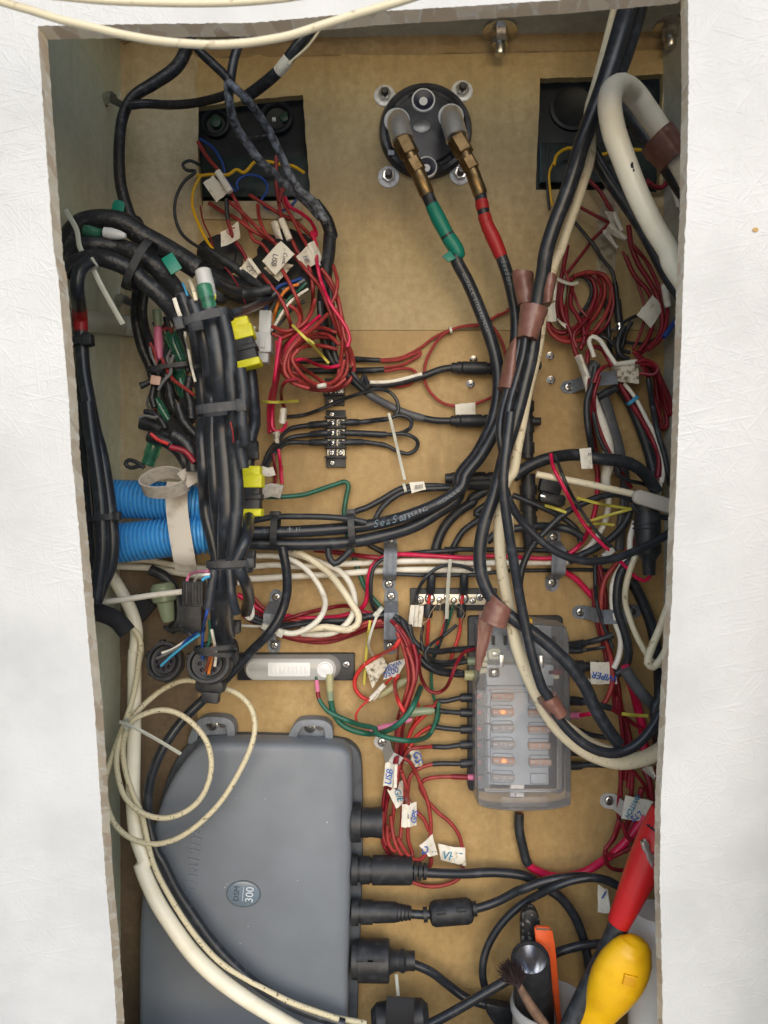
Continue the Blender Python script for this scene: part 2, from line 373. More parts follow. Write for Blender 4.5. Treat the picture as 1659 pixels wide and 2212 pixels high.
# ------------------------------------------------------------------ setting: back panels with two instrument cut-outs
def fill_panel(name, outer, holes, h, thick, mat):
    bm = bmesh.new(); es = []
    def loop(pts):
        vs_ = [bm.verts.new(W(u, v, h)) for u, v in pts]
        for i in range(len(vs_)): es.append(bm.edges.new((vs_[i], vs_[(i+1) % len(vs_)])))
    def wav(q, n=10, j=.9):
        o = []
        for i in range(len(q)):
            a, b = q[i], q[(i+1) % len(q)]
            for k in range(n):
                t = k/n; o.append((a[0]+(b[0]-a[0])*t+random.uniform(-j,j), a[1]+(b[1]-a[1])*t+random.uniform(-j,j)))
        return o
    loop(outer)
    for q in holes: loop(wav(q))
    bmesh.ops.triangle_fill(bm, edges=es, use_beauty=True)
    ret = bmesh.ops.extrude_face_region(bm, geom=bm.faces[:])
    for e in ret['geom']:
        if isinstance(e, bmesh.types.BMVert): e.co.y += thick
    bmesh.ops.recalc_face_normals(bm, faces=bm.faces)
    me = bpy.data.meshes.new(name); bm.to_mesh(me); bm.free(); me.materials.append(mat)
    o = bpy.data.objects.new(name, me); link(o); o['kind'] = 'structure'; return o
HOLE_L = [(420,232),(560,214),(654,205),(663,330),(671,427),(560,440),(436,446)]
HOLE_R = [(1167,169),(1300,166),(1433,160),(1427,290),(1424,415),(1290,410),(1157,410)]
fill_panel('upper_back_panel', [(300,40),(1500,40),(1500,713),(300,713)], [HOLE_L, HOLE_R], 0, .008, tan)
fill_panel('lower_back_panel', [(300,714),(1500,714),(1500,2700),(300,2700)], [], 1.5, .008, tan2)

def sheet(name, rows, mat, n=24, jit=0.0):
    """a bent sheet: every row is a list of (x, y, z) that is swept to the next row"""
    mb = MB(); R_ = []
    for i in range(len(rows)-1):
        for k in range(n): R_.append([Vector(a).lerp(Vector(b), k/n) for a, b in zip(rows[i], rows[i+1])])
    R_.append([Vector(a) for a in rows[-1]])
    m = len(rows[0]); vs_ = [q + Vector((random.gauss(0, jit), random.gauss(0, jit), 0)) for r in R_ for q in r]
    fs = [(i*m+k, i*m+k+1, (i+1)*m+k+1, (i+1)*m+k) for i in range(len(R_)-1) for k in range(m-1)]
    mb.add(vs_, fs); return mb.build(name, mat, kind='structure')
# left side: a flat greenish flank, then a paler strip of the back that curves out to the tan panel
ZT, ZB = .47, -.62
def fy(z): return -D + .43 + .1474*(.281 - z) + .0125 + .001      # just behind the leaning front panel
WX = -.250
def lw(z): return [(WX-.006, fy(z), z), (WX-.002, (fy(z)-.03)/2, z), (WX, -.03, z), (WX+.003, -.008, z), (WX+.003, .006, z)]
def lc(z): return [(WX+.003, -.008, z), (WX+.006, -.0045, z), (WX+.016, -.0085, z), (WX+.030, -.0105, z), (WX+.044, -.0075, z), (WX+.058, -.003, z), (WX+.074, .0004, z)]
def ld(z): return [(WX+.003, -.008, z), (WX+.008, -.004, z), (WX+.03, -.0032, z), (WX+.074, -.0022, z)]
sheet('left_side_wall', [lw(ZT), lw(0), lw(ZB)], grn, 30, .0003)
sheet('left_corner_strip', [lc(ZT), lc(-.02)], pale, 40, .0003)
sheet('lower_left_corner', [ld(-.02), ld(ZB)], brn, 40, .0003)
sheet('right_side_wall', [[(.292,-.30,ZT),(.280,-.12,ZT),(.272,-.03,ZT),(.264,.0,ZT)], [(.292,-.30,ZB),(.280,-.12,ZB),(.272,-.03,ZB),(.264,.0,ZB)]], gry, 30, .0003)
# ceiling with its resin fillet; it climbs a little to the right like everything in the boat
def ce(x):
    z = .441 + (x+.2)*.018
    return [(x,-.26,z+.002),(x,-.06,z+.001),(x,-.009,z),(x,.006,z)]
def fi(x):
    z = .441 + (x+.2)*.018
    return [(x,-.009,z),(x,-.0045,z-.0015),(x,-.0018,z-.005),(x,-.0005,z-.012)]
sheet('locker_ceiling', [ce(-.26), ce(.30)], gry, 30, .0002)
sheet('ceiling_fillet', [fi(-.26), fi(.30)], fil, 40, .0006)
sheet('locker_floor', [[(-.26,-.25,-.60),(-.26,.001,-.60)], [(.30,-.25,-.60),(.30,.001,-.60)]], gry, 4)
# glassed lip across the left flank
mb = MB(); q = [W(u, v, h) for u, v, h in ((120,686,128),(150,690,104),(184,694,81),(210,697,56),(235,700,28),(262,703,10),(290,706,6),(318,708,4))]
mb.tube(q, [.0098+random.uniform(-.0008,.0008) for _ in q], 14); lip = mb.build('glass_lip', M('glassy_resin', (.66,.68,.60), .25, trans=.3, bump=(150,.5,1)), kind='structure')

# ------------------------------------------------------------------ setting: white front panel with the sawn opening
def panel_pt(u, v, back=0.0):
    c = (1106.0 - v)/FOC; t = .4714/(1 + .1474*c)
    return Vector(((u-829.5)/FOC*t, -D + t + back, c*t))
LE = [(81,56),(99,311),(116,542),(126,600),(149,869),(153,966),(169,1131),(189,1363),(205,1537),(228,1901),(241,2039),(254,2240),(262,2420)]
RE = [(1432,2420),(1431,2132),(1425,1898),(1428,1720),(1437,1560),(1446,1380),(1451,1300),(1455,1186),(1461,1042),(1465,924),(1471,758),(1476,600),(1483,450),(1488,165),(1487,60),(1486,-24)]
TE = [(1240,-2),(1042,11),(824,24),(690,36),(548,49),(300,52)]
def dense(pts, step=7):
    o = []
    for a, b in zip(pts, pts[1:]+pts[:1]):
        n = max(1, int(math.dist(a, b)/step))
        for k in range(n): o.append((a[0]+(b[0]-a[0])*k/n, a[1]+(b[1]-a[1])*k/n))
    return o
rim = dense(LE + RE + TE)
TH = .0095
rim0 = [panel_pt(u+random.gauss(0,.55), v+random.gauss(0,.55)) for u, v in rim]
rim1 = [panel_pt(u+random.gauss(0,.5)+(5 if u < 400 else -1), v+random.gauss(0,.5)+(6 if v < 60 and 60 < u < 1480 else 0))+Vector((0,TH,0)) for u, v in rim]
bm = bmesh.new(); es = []
vs_ = [bm.verts.new(q) for q in rim0]
for i in range(len(vs_)): es.append(bm.edges.new((vs_[i], vs_[(i+1) % len(vs_)])))
ov = [bm.verts.new(panel_pt(u, v)) for u, v in ((-500,-400),(2150,-400),(2150,2900),(-500,2900))]
for i in range(4): es.append(bm.edges.new((ov[i], ov[(i+1) % 4])))
bmesh.ops.triangle_fill(bm, edges=es, use_beauty=True)
bk = {}
for f in list(bm.faces):      # the panel's back face
    nv = []
    for v in f.verts:
        if v not in bk: bk[v] = bm.verts.new(v.co + Vector((0, TH, 0)))
        nv.append(bk[v])
    bm.faces.new(nv)
bmesh.ops.recalc_face_normals(bm, faces=bm.faces)
me = bpy.data.meshes.new('front_panel'); bm.to_mesh(me); bm.free(); me.materials.append(white)
front = bpy.data.objects.new('front_panel', me); link(front); front['kind'] = 'structure'
mb = MB(); n = len(rim0); mid = [[a.lerp(b, t) + Vector((random.gauss(0,.00014), random.gauss(0,.00014), random.gauss(0,.00014))) for a, b in zip(rim0, rim1)] for t in (.33,.66)]
allr = rim0 + mid[0] + mid[1] + [r + Vector((0,.0003,0)) for r in rim1]
mb.add(allr, [(j*n+i, j*n+(i+1) % n, (j+1)*n+(i+1) % n, (j+1)*n+i) for j in range(3) for i in range(n)])
e_ = mb.build('sawn_edge', sawn, parent=front, ang=80)
# stain on the white panel
F = Fr('C', 1615, 1500, 0); c = panel_pt(*U('C', 1615, 1502))
mb = MB(); F.o = c + Vector((0,-.0002,0)); F.s = su('C')*.45/FOC
mb.slab(F, ell(0, 0, 20, 14, 14, 0), 0, 3, .5); mb.build('rust_stain', M('rust_spot', (.50,.30,.10), .6), parent=front)

# unseen pale deck added below the picture to throw daylight up into the opening
mb = MB(); mb.add([(-3,-4,-.75),(3,-4,-.75),(3,-.02,-.75),(-3,-.02,-.75)], [(0,1,2,3)])
mb.build('bounce_deck', M('pale_bounce_deck', (.45,.45,.44), .6, var=((.38,.38,.37), 6, .4, .7)), kind='structure')
# ------------------------------------------------------------------ cables: laid back to front, each resting on what lies under it
HC = 3.0; HW, HH = int(1900/HC), int(2500/HC); HOFF = 120
HM = np.zeros((HH, HW))                       # height (mm) of the top of everything laid so far
def _cells(u, v, r):
    x0 = int((u-r+HOFF)/HC); x1 = int((u+r+HOFF)/HC)+1; y0 = int((v-r+HOFF)/HC); y1 = int((v+r+HOFF)/HC)+1
    return max(0,x0), min(HW,x1), max(0,y0), min(HH,y1)
def stamp(c, x0, x1, y0, y1, h):
    (a, b), (d, e) = U(c, x0, y0), U(c, x1, y1)
    X0, X1, Y0, Y1 = int((a+HOFF)/HC), int((d+HOFF)/HC)+1, int((b+HOFF)/HC), int((e+HOFF)/HC)+1
    HM[max(0,Y0):Y1, max(0,X0):X1] = np.maximum(HM[max(0,Y0):Y1, max(0,X0):X1], h)
def top_at(u, v, r):
    x0, x1, y0, y1 = _cells(u, v, r)
    return HM[y0:y1, x0:x1].max() if x1 > x0 and y1 > y0 else 0.0
class Wire: pass
def parse(path):
    c = None; o = []
    for t in path.split():
        if t.isalpha(): c = t; continue
        q = t.split(','); o.append([*U(c, float(q[0]), float(q[1])), float(q[2]) if len(q) > 2 else None])
    hs = [(i, p[2]) for i, p in enumerate(o) if p[2] is not None]
    if not hs: hs = [(0, 0.0)]
    for i, p in enumerate(o): p[2] = float(np.interp(i, [q[0] for q in hs], [q[1] for q in hs]))
    return np.array(o)
def spline(p, step):
    n = len(p); P_ = np.vstack([2*p[0]-p[1], p, 2*p[-1]-p[-2]]); out = []
    for i in range(n-1):
        p0, p1, p2, p3 = P_[i:i+4]; L_ = np.hypot(*(p2-p1)[:2]); k = max(2, int(L_/step))
        t0 = 0; d = lambda a, b: max(1e-3, np.hypot(*(a-b)[:2]))**.5
        t1 = t0+d(p0,p1); t2 = t1+d(p1,p2); t3 = t2+d(p2,p3)
        for t in np.linspace(t1, t2, k, endpoint=False):
            A1 = (t1-t)/(t1-t0)*p0+(t-t0)/(t1-t0)*p1; A2 = (t2-t)/(t2-t1)*p1+(t-t1)/(t2-t1)*p2; A3 = (t3-t)/(t3-t2)*p2+(t-t2)/(t3-t2)*p3
            B1 = (t2-t)/(t2-t0)*A1+(t-t0)/(t2-t0)*A2; B2 = (t3-t)/(t3-t1)*A2+(t-t1)/(t3-t1)*A3
            out.append((t2-t)/(t2-t1)*B1+(t-t1)/(t2-t1)*B2)
    out.append(p[-1]); return np.array(out)
def w(label, mat, dia, path, name='wire', cat='wire', group=None, parent=None, lay=True, taper=None, flat=1.0, sides=None, press=.25, smooth_n=4):
    """dia in pixels of the first crop named in the path; heights in mm where given"""
    c0 = path.split()[0]; r_u = dia*su(c0)/2
    q = spline(parse(path), max(4.0, min(9.0, r_u*1.2)))
    m = len(q); rad_mm = [r_u*(D-h*.001)/FOC*1000 for h in q[:,2]]
    if taper is not None: rad_mm = [r*np.interp(i/(m-1), np.linspace(0,1,len(taper)), taper) for i, r in enumerate(rad_mm)]
    h = q[:,2].copy()
    if lay:
        need = np.array([max(top_at(u, v, r_u*.8) + rad_mm[i]*(1-press), rad_mm[i]+1.5 if v > 713 else rad_mm[i]) for i, (u, v, _) in enumerate(q)])
        h = np.maximum(h, need)
        k = smooth_n; hp = np.pad(h, k, mode='edge')
        h2 = np.array([hp[i:i+2*k+1].max() for i in range(m)])
        hp = np.pad(h2, k, mode='edge'); ker = np.hanning(2*k+3)[1:-1]; ker /= ker.sum()
        h = np.maximum(np.array([(hp[i:i+2*k+1]*ker).sum() for i in range(m)]), need*.98)
    for i, (u, v, _) in enumerate(q):
        x0, x1, y0, y1 = _cells(u, v, r_u*.75)
        if x1 > x0 and y1 > y0: HM[y0:y1, x0:x1] = np.maximum(HM[y0:y1, x0:x1], h[i]+rad_mm[i])
    W_ = Wire(); W_.q = q; W_.h = h; W_.pts = [W(u, v, hh) for (u, v, _), hh in zip(q, h)]
    W_.r = [r*.001*(D-hh*.001)/(D-h0*.001) for r, hh, h0 in zip(rad_mm, h, q[:,2])]
    n = sides or (8 if r_u < 4 else 10 if r_u < 8 else 14 if r_u < 16 else 18)
    mb = MB().tube(W_.pts, W_.r, n, flat=flat); W_.flat = flat
    W_.o = mb.build(name, mt[mat], parent=parent, label=None if parent else label, cat=None if parent else cat, group=None if parent else group)
    return W_
def near(wr, c, x, y):
    u, v = U(c, x, y); return int(np.argmin(np.hypot(wr.q[:,0]-u, wr.q[:,1]-v)))
def sleeve(wr, a, b, k, mat, name='sleeve', step=False, label=None):
    """a sleeve or tape wrap over part of a cable, child of that cable"""
    i, j = sorted((near(wr, *a), near(wr, *b)))
    j = max(j, i+1); pts = wr.pts[i:j+1]; rr = [r*k for r in wr.r[i:j+1]]
    if step:
        rr = [r*(1+.05*((t//3) % 2)) for t, r in enumerate(rr)]
    rr[0] *= .93; rr[-1] *= .93
    for t in range(i, j+1):
        u, v, _ = wr.q[t]; ru = wr.r[t]*k*FOC/(D-wr.h[t]*.001)
        x0, x1, y0, y1 = _cells(u, v, ru*.75); HM[y0:y1, x0:x1] = np.maximum(HM[y0:y1, x0:x1], wr.h[t]+wr.r[t]*k*1000)
    o = MB().tube(pts, rr, 14, flat=wr.flat).build(name, mt[mat], parent=wr.o)
    if label: o['label'] = label
    return o
def end_at(wr, c, x, y):
    i = near(wr, c, x, y); return wr.pts[i]
def htop(c, x, y, r=10): return top_at(*U(c, x, y), r*su(c))

# ------------------------------------------------------------------ small hardware
def screw(c, x, y, r, h, parent=None, label=None, group=None, slot=False, mat='st'):
    """pan-head screw with a cross (or a single) recess"""
    F = Fr(c, x, y, h, random.uniform(0, 80)); mb = MB()
    mb.lathe(F, 0, 0, [(r,0),(r*.98,r*.20),(r*.86,r*.34),(r*.62,r*.42),(r*.3,r*.45)], 18)
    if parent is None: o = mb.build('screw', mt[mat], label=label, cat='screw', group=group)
    else: o = mb.build('screw', mt[mat], parent=parent)
    if o.parent and o.parent.parent: return o
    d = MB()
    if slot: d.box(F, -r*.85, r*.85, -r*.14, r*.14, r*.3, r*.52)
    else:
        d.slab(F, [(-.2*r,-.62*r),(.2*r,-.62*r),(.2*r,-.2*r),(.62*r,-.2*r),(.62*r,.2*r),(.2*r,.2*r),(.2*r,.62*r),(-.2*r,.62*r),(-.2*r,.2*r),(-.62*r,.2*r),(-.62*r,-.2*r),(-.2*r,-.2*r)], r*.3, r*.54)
    d.build('recess', mt['sd'], parent=o, smooth=False); return o  # raised dark shape that paints the shade of the recess
def stud(c, x, y, r, h, label, group=None, ang=0):
    """washer, nut and thread end"""
    t = thing('nut_and_washer', label, 'nut', P(c, x, y, h), group); F = Fr(c, x, y, h, ang)
    MB().lathe(F, 0, 0, [(r,0),(r,r*.10),(r*.9,r*.16),(r*.4,r*.16)], 24).build('washer', mt['zn'], parent=t)
    MB().slab(F, ell(0,0,r*.64,r*.64,6), r*.1, r*.55, r*.08).build('nut', mt['st'], parent=t, smooth=False)
    MB().lathe(F, 0, 0, [(r*.34,r*.3),(r*.34,r*.95),(r*.26,r*1.05)], 14).build('thread_end', mt['sd'], parent=t)
    return t
def pclamp(c, p0, p1, wd, bulge, h, label, mat='gcl', group='grey saddle clamps screwed to the tan panel', r=16, over=0):
    """saddle clamp: two screw tabs joined by an arched strap"""
    (x0, y0), (x1, y1) = p0, p1; L_ = math.hypot(x1-x0, y1-y0); a = math.degrees(math.atan2(y1-y0, x1-x0))
    F = Fr(c, (x0+x1)/2, (y0+y1)/2, h, a); t = thing('saddle_clamp', label, 'clamp', F.o.copy(), group)
    tp = max(htop(c, x0+(x1-x0)*k_, y0+(y1-y0)*k_, wd*.35) for k_ in np.linspace(.22,.78,9)); bulge = max(bulge, min(tp+.6-h, 34)/(F.s*1000))
    n = 26; prof = []
    tab = wd*.62
    for i in range(n+1):
        s_ = -L_/2 - tab + (L_ + 2*tab)*i/n; k = max(0.0, 1-abs(s_)/(L_/2-tab*.55))
        prof.append((s_, bulge*min(1, k*2.6)**.7 if k > 0 else 0))
    mb = MB(); vs_ = []; th = wd*.10
    for s_, z in prof:
        e = min(1.0, max(0.30, math.sqrt(max(0.02, 1-max(0, (abs(s_)-(L_/2+tab*.15))/(tab*.9))**2))))
        hw = wd/2*e
        for yy, dz in ((-hw,0),(hw,0),(hw,th),(hw*.55,th),(hw*.45,th*.55),(-hw*.45,th*.55),(-hw*.55,th),(-hw,th)): vs_.append(F.p(s_, yy, z+dz))
    m = 8; fs = [(i*m+k, i*m+(k+1)%m, (i+1)*m+(k+1)%m, (i+1)*m+k) for i in range(n) for k in range(m)] + [tuple(range(m)), tuple(n*m+k for k in range(m))]
    mb.add(vs_, fs); mb.build('strap', mt[mat], parent=t, ang=50)
    for s_ in (-L_/2, L_/2):
        G = Fr(c, (x0+x1)/2 + s_/L_*(x1-x0), (y0+y1)/2 + s_/L_*(y1-y0), h)
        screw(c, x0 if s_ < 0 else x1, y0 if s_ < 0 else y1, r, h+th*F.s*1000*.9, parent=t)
    return t
def tie(c, x, y, ang, across, depth, wd, h, mat='kc', label='black cable tie', head=1, tail=0, group=None, tailang=0, name='cable_tie'):
    """cable tie: a flat strap looped round a bundle, with its locking head and clipped tail; ang = direction of the bundle"""
    a_ = math.radians(ang+90); tp = max(htop(c, x+math.cos(a_)*across*.35*k_, y+math.sin(a_)*across*.35*k_, wd*.4) for k_ in (-1,-.5,0,.5,1))
    dm = depth*su(c)*(D-h*.001)/FOC*500; h = max(h, tp+.8-dm)
    F = Fr(c, x, y, h, ang); t = thing(name, label, 'cable tie', F.o.copy(), group)
    n = 28; mb = MB(); vs_ = []; th = max(3.0, wd*.14)
    for i in range(n):
        a = 2*math.pi*i/n; ca, sa = math.cos(a), math.sin(a)
        cy = across/2*math.copysign(abs(ca)**.65, ca); cz = depth/2*math.copysign(abs(sa)**.65, sa)
        for xx, k in ((-wd/2,0),(wd/2,0),(wd/2,th),(-wd/2,th)):
            L_ = math.hypot(cy, cz) or 1; vs_.append(F.p(xx, cy+cy/L_*k, cz+cz/L_*k))
    fs = [(i*4+k, i*4+(k+1)%4, ((i+1)%n)*4+(k+1)%4, ((i+1)%n)*4+k) for i in range(n) for k in range(4)]
    mb.add(vs_, fs).build('strap', mt[mat], parent=t, smooth=False)
    if head:
        hb = MB(); s_ = 1 if head > 0 else -1; y0 = s_*across*.5
        hb.box(F, -wd*.75, wd*.75, y0-wd*.55, y0+wd*.65, depth*.02, depth*.02+wd*1.3, wd*.2, wd*.12); hb.build('locking_head', mt[mat], parent=t)
        if tail:
            tb = MB(); a = math.radians(tailang); dx, dy = math.sin(a)*tail, math.cos(a)*tail*s_
            q = [F.p(dx*k, y0+dy*k, depth*.05+wd*.6+tail*.10*k*(1-k)) for k in np.linspace(0,1,8)]
            tb.tube(q, wd*.36*F.s, 4, flat=.25); tb.build('tail', mt[mat], parent=t, smooth=False)
    return t
def strip(name, label, cat, mat, wd, path, group=None, thick=.25, lay=True, parent=None):
    """flat strap or tape lying along a path"""
    return w(label, mat, wd, path, name=name, cat=cat, group=group, flat=thick, sides=8, lay=lay, parent=parent)
def text_mesh(F, s, x, y, size, ang, mat, parent, shear=0.0, z=0.0, squash=1.0, thick=.25, name='lettering', mb=None):
    """letters as thin raised shapes in the local plane of F (size in crop px)"""
    cu = bpy.data.curves.new('t', 'FONT'); cu.body = s; cu.size = 1.0; cu.shear = shear; cu.align_x = 'CENTER'; cu.align_y = 'CENTER'
    cu.extrude = 0.0; cu.resolution_u = 3
    o = bpy.data.objects.new('t', cu); link(o); dg = bpy.context.evaluated_depsgraph_get(); dg.update()
    me = bpy.data.meshes.new_from_object(o.evaluated_get(dg)); v = [q.co.copy() for q in me.vertices]; f = [tuple(p.vertices) for p in me.polygons]
    bpy.data.objects.remove(o); bpy.data.curves.remove(cu); bpy.data.meshes.remove(me)
    a = math.radians(ang); ca, sa = math.cos(a), math.sin(a); own = mb is None; mb = mb or MB(); pts = []
    for q in v:
        lx, ly = q.x*size*squash, -q.y*size
        pts.append(F.p(x+lx*ca-ly*sa, y+lx*sa+ly*ca, z))
    n = len(pts); up = F.m @ Vector((0,0,1))*thick*.001
    bm_f = f + [tuple(i+n for i in reversed(k)) for k in f]
    ed = {}
    for k in f:
        for i in range(len(k)):
            e = (k[i], k[(i+1) % len(k)]); ed[e] = 1
    side = [(a_, b_, b_+n, a_+n) for a_, b_ in ed if (b_, a_) not in ed]
    mb.add([q+up for q in pts] + pts, bm_f + side)
    return mb if not own else mb.build(name, mt[mat], parent=parent, smooth=False)
TAGS = []
def flag(c, quad, h, label, mat='wl', fold=None, text=None, group='white tape flags on the wires', curl=3.0, name='wire_flag', thick=.5, tilt=0):
    """paper tape flag: a slightly curled sheet with thickness, optional rolled sleeve round its wire and handwriting"""
    cx = sum(q[0] for q in quad)/4; cy = sum(q[1] for q in quad)/4; hh = max(h, htop(c, cx, cy, 20)+1.0)
    F = Fr(c, cx, cy, hh); k = 1/(F.s*1000); nx, ny = 7, 5; top = []; bot = []
    Q = [np.array((q[0]-cx, q[1]-cy)) for q in quad]; ph = random.uniform(0, 6)
    for j in range(ny+1):
        for i in range(nx+1):
            s_, t_ = i/nx, j/ny
            p = (Q[0]*(1-s_)+Q[1]*s_)*(1-t_) + (Q[3]*(1-s_)+Q[2]*s_)*t_
            if 0 < i < nx and j in (0, ny) or 0 < j < ny and i in (0, nx): p = p + rng.normal(0, 1.2, 2)
            z = (curl*(math.sin(s_*3.1+ph)+.5*math.sin(t_*4+ph)) + tilt*(s_-.5))*k
            top.append(F.p(p[0], p[1], z+thick*k)); bot.append(F.p(p[0], p[1], z))
    m = nx+1; N_ = len(top); fs = []
    for j in range(ny):
        for i in range(nx):
            a = j*m+i; fs += [(a, a+1, a+m+1, a+m), (N_+a, N_+a+m, N_+a+m+1, N_+a+1)]
    rim_ = [i for i in range(m)] + [j*m+nx for j in range(1,ny+1)] + [ny*m+i for i in range(nx-1,-1,-1)] + [j*m for j in range(ny-1,0,-1)]
    fs += [(rim_[i], rim_[(i+1)%len(rim_)], N_+rim_[(i+1)%len(rim_)], N_+rim_[i]) for i in range(len(rim_))]
    t = MB().add(top+bot, fs).build(name, mt[mat], label=label, cat='wire flag', group=group, ang=60)
    if fold:
        (x0, y0), (x1, y1), d = fold
        MB().rod(P(c, x0, y0, hh+1.2), P(c, x1, y1, hh+1.2), [(0,d/2*F.s),(1,d/2*F.s)], 12, flat=.8).build('rolled_edge', mt['wl'], parent=t)
    if text:
        for (s_, x, y, sz, an, mk) in text: text_mesh(F, s_, x-cx, y-cy, sz, an, mk, t, shear=.2, z=(curl*1.5+thick)*k*.55+.6*k, squash=.95, thick=.9)
    return t
def plug(c, p0, p1, h, prof, mat='kc', name='plug', parent=None, label=None, cat='connector', group=None, n=16, flat=1.0, ang=30):
    """turned connector body between two picture points; profile radii in crop px"""
    s_ = su(c)*(D-h*.001)/FOC
    return MB().rod(P(c, *p0, h), P(c, *p1, h), [(t, r*s_) for t, r in prof], n, flat).build(name, mt[mat], parent=parent, label=label, cat=None if parent else cat, group=group, ang=ang)
# ------------------------------------------------------------------ instruments behind the two cut-outs
def em(name, col, e):
    m = M(name, col, .4); b = m.node_tree.nodes['Principled BSDF']; b.inputs['Emission Color'].default_value = (*col, 1); b.inputs['Emission Strength'].default_value = e; return m
mt['dgn'] = M('dark_green_board', (.012,.030,.026), .5, var=((.006,.008,.010), 80, .4, .7))
mt['grb'] = M('green_lens', (.010,.040,.028), .45)
mt['kx'] = M('instrument_black', (.008,.009,.011), .5, var=((.022,.023,.026), 60, .45, .75))
t = thing('instrument_back', 'black instrument back in the square cut-out behind red, blue and yellow wires', 'instrument', P('V', 690, 550, -14))
F = Fr('V', 690, 550, -16)
MB().box(F, -620, 600, -560, 560, -90, 0, 20, 8).build('housing', mt['kx'], parent=t)
MB().lathe(F, 240, -255, [(150,0),(150,70),(128,84),(110,70),(100,30),(20,26)], 32).build('gauge_rim', mt['kx'], parent=t)
MB().lathe(F, -330, -210, [(130,0),(130,50),(110,60),(95,45),(85,15),(15,12)], 32).build('gauge_rim', mt['kx'], parent=t)
MB().box(F, -530, 540, 120, 490, 0, 75, 16, 10).build('circuit_tray', mt['dgn'], parent=t)
MB().slab(F, [(260,-260),(330,-320),(360,-230),(300,-210)], 20, 60, 6).build('green_lens', mt['grb'], parent=t)
MB().slab(F, ell(-325,-225,52,62,14), 10, 60, 8).build('green_lens', mt['grb'], parent=t)
MB().box(F, 198, 230, -260, -225, 20, 50, 3, 2).build('white_terminal', mt['wc'], parent=t)
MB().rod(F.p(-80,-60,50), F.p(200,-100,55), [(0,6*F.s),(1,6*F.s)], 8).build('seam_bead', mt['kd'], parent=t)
for x, y, rx, n_ in ((390,1570,215,3),(1010,1660,290,2)):      # two ragged dark gauge backs below
    pass
mb = MB(); F = Fr('V', 400, 1560, 0)
o_ = [(r*math.cos(a), .85*r*math.sin(a)) for a, r in ((2*math.pi*k/26, 225+random.uniform(-12,12)) for k in range(26))]
t2 = thing('gauge_back', 'black round gauge back below the square cut-out, under a red-marked flag', 'gauge', P('V', 400, 1560, 0))
MB().slab(F, o_, 0, 26, 8).build('case', mt['kx'], parent=t2)
MB().lathe(F, 0, 10, [(150,20),(150,60),(130,70),(40,70)], 28).build('clamp_ring', mt['kx'], parent=t2)
F = Fr('V', 1020, 1640, 0)
o_ = [(r*math.cos(a), 1.02*r*math.sin(a)) for a, r in ((2*math.pi*k/44, 305+random.uniform(-20,20)+(14 if k % 2 else 0)) for k in range(44))]
LATER = LATER if 'LATER' in globals() else []
t3 = thing('gauge_back', 'large black gauge back with a jagged rim behind the white flags', 'gauge', P('V', 1020, 1640, 0))
MB().slab(F, o_, 0, 24, 6).build('case', mt['kx'], parent=t3)
MB().lathe(F, 30, 30, [(170,20),(170,50),(150,60),(60,60)], 28).build('clamp_ring', mt['kx'], parent=t3)
for pth_, d_, lb_ in (('V 250,1700,8 420,1780,10 620,1850,12 900,1890,14',150,'thick black cable passing under the small creased flag'),('V 300,1820,10 520,1920,12 760,1960,12 980,1930,14',130,'thick black cable above the upper yellow connector'),('V 980,1890,16 1150,1830,18 1280,1740,18 1340,1620,18',150,'thick black cable curving behind the creased flag beside the pink wire')):
    LATER.append((lb_, d_, pth_))
F = Fr('V', 690, 1140, 0)
MB().box(F, -450, 470, -85, 85, 0, 26, 4, 5).build('filler_block', pale, label='pale wood filler block under the square instrument cut-out', cat='block')
t = thing('instrument_back', 'black instrument back in the square cut-out behind the white hose loop', 'instrument', P('C', 600, 860, -16))
F = Fr('C', 600, 860, -18)
MB().box(F, -440, 450, -420, 420, -60, 0, 14, 8).build('housing', mt['kx'], parent=t)
MB().lathe(F, -180, -150, [(150,0),(150,22),(130,28),(110,18),(20,10)], 32).build('gauge_rim', mt['kx'], parent=t)
MB().lathe(F, 220, -170, [(150,0),(150,22),(130,28),(110,18),(20,10)], 32).build('gauge_rim', mt['kx'], parent=t)
MB().box(F, -400, 400, 100, 360, 0, 60, 12, 8).build('circuit_tray', mt['dgn'], parent=t)

# ------------------------------------------------------------------ hydraulic steering helm with its four studs
mt['zn2'] = M('dull_cast_boss', (.16,.16,.165), .38, .6, var=((.30,.30,.30), 60, .45, .7))
t = thing('steering_helm_back', 'round black hydraulic steering helm back with two bent metal fittings', 'helm pump', P('B', 1280, 870, 0))
F = Fr('B', 1285, 870, 0)
MB().lathe(F, 0, 0, [(300,0),(300,40),(286,62),(262,66),(250,52),(228,52),(215,70),(30,78)], 48, 1.0, 1.02).build('body', M('cast_black_housing', (.040,.041,.046), .34, .3, var=((.095,.095,.105), 45, .45, .75), bump=(160,.25,.6)), parent=t)
for a in range(0, 360, 30):
    ca, sa = math.cos(math.radians(a+8)), math.sin(math.radians(a+8))
    MB().box(Fr('B', 1285+238*ca, 870+243*sa, 7, a+8), -22, 22, -13, 13, 0, 22, 4, 5).build('rib', mt['kc'], parent=t)
def port(x, y, r):
    G = Fr('B', x, y, 10)
    MB().lathe(G, 0, 0, [(r,0),(r,22),(r*.95,26),(r*.87,26),(r*.85,8)], 36).build('port_ring', mt['ledw'], parent=t)
    MB().lathe(G, 0, 0, [(r*.87,0),(r*.87,16),(r*.5,12),(r*.25,5),(r*.2,-4)], 30).build('port_cap', M('blue_black_plug', (.018,.018,.040), .35), parent=t)
port(1272, 665, 77); port(1292, 1100, 70)
MB().slab(Fr('B', 1262, 830, 10), ell(0,0,62,48,22), 0, 14, 10).build('boss', mt['zn2'], parent=t)
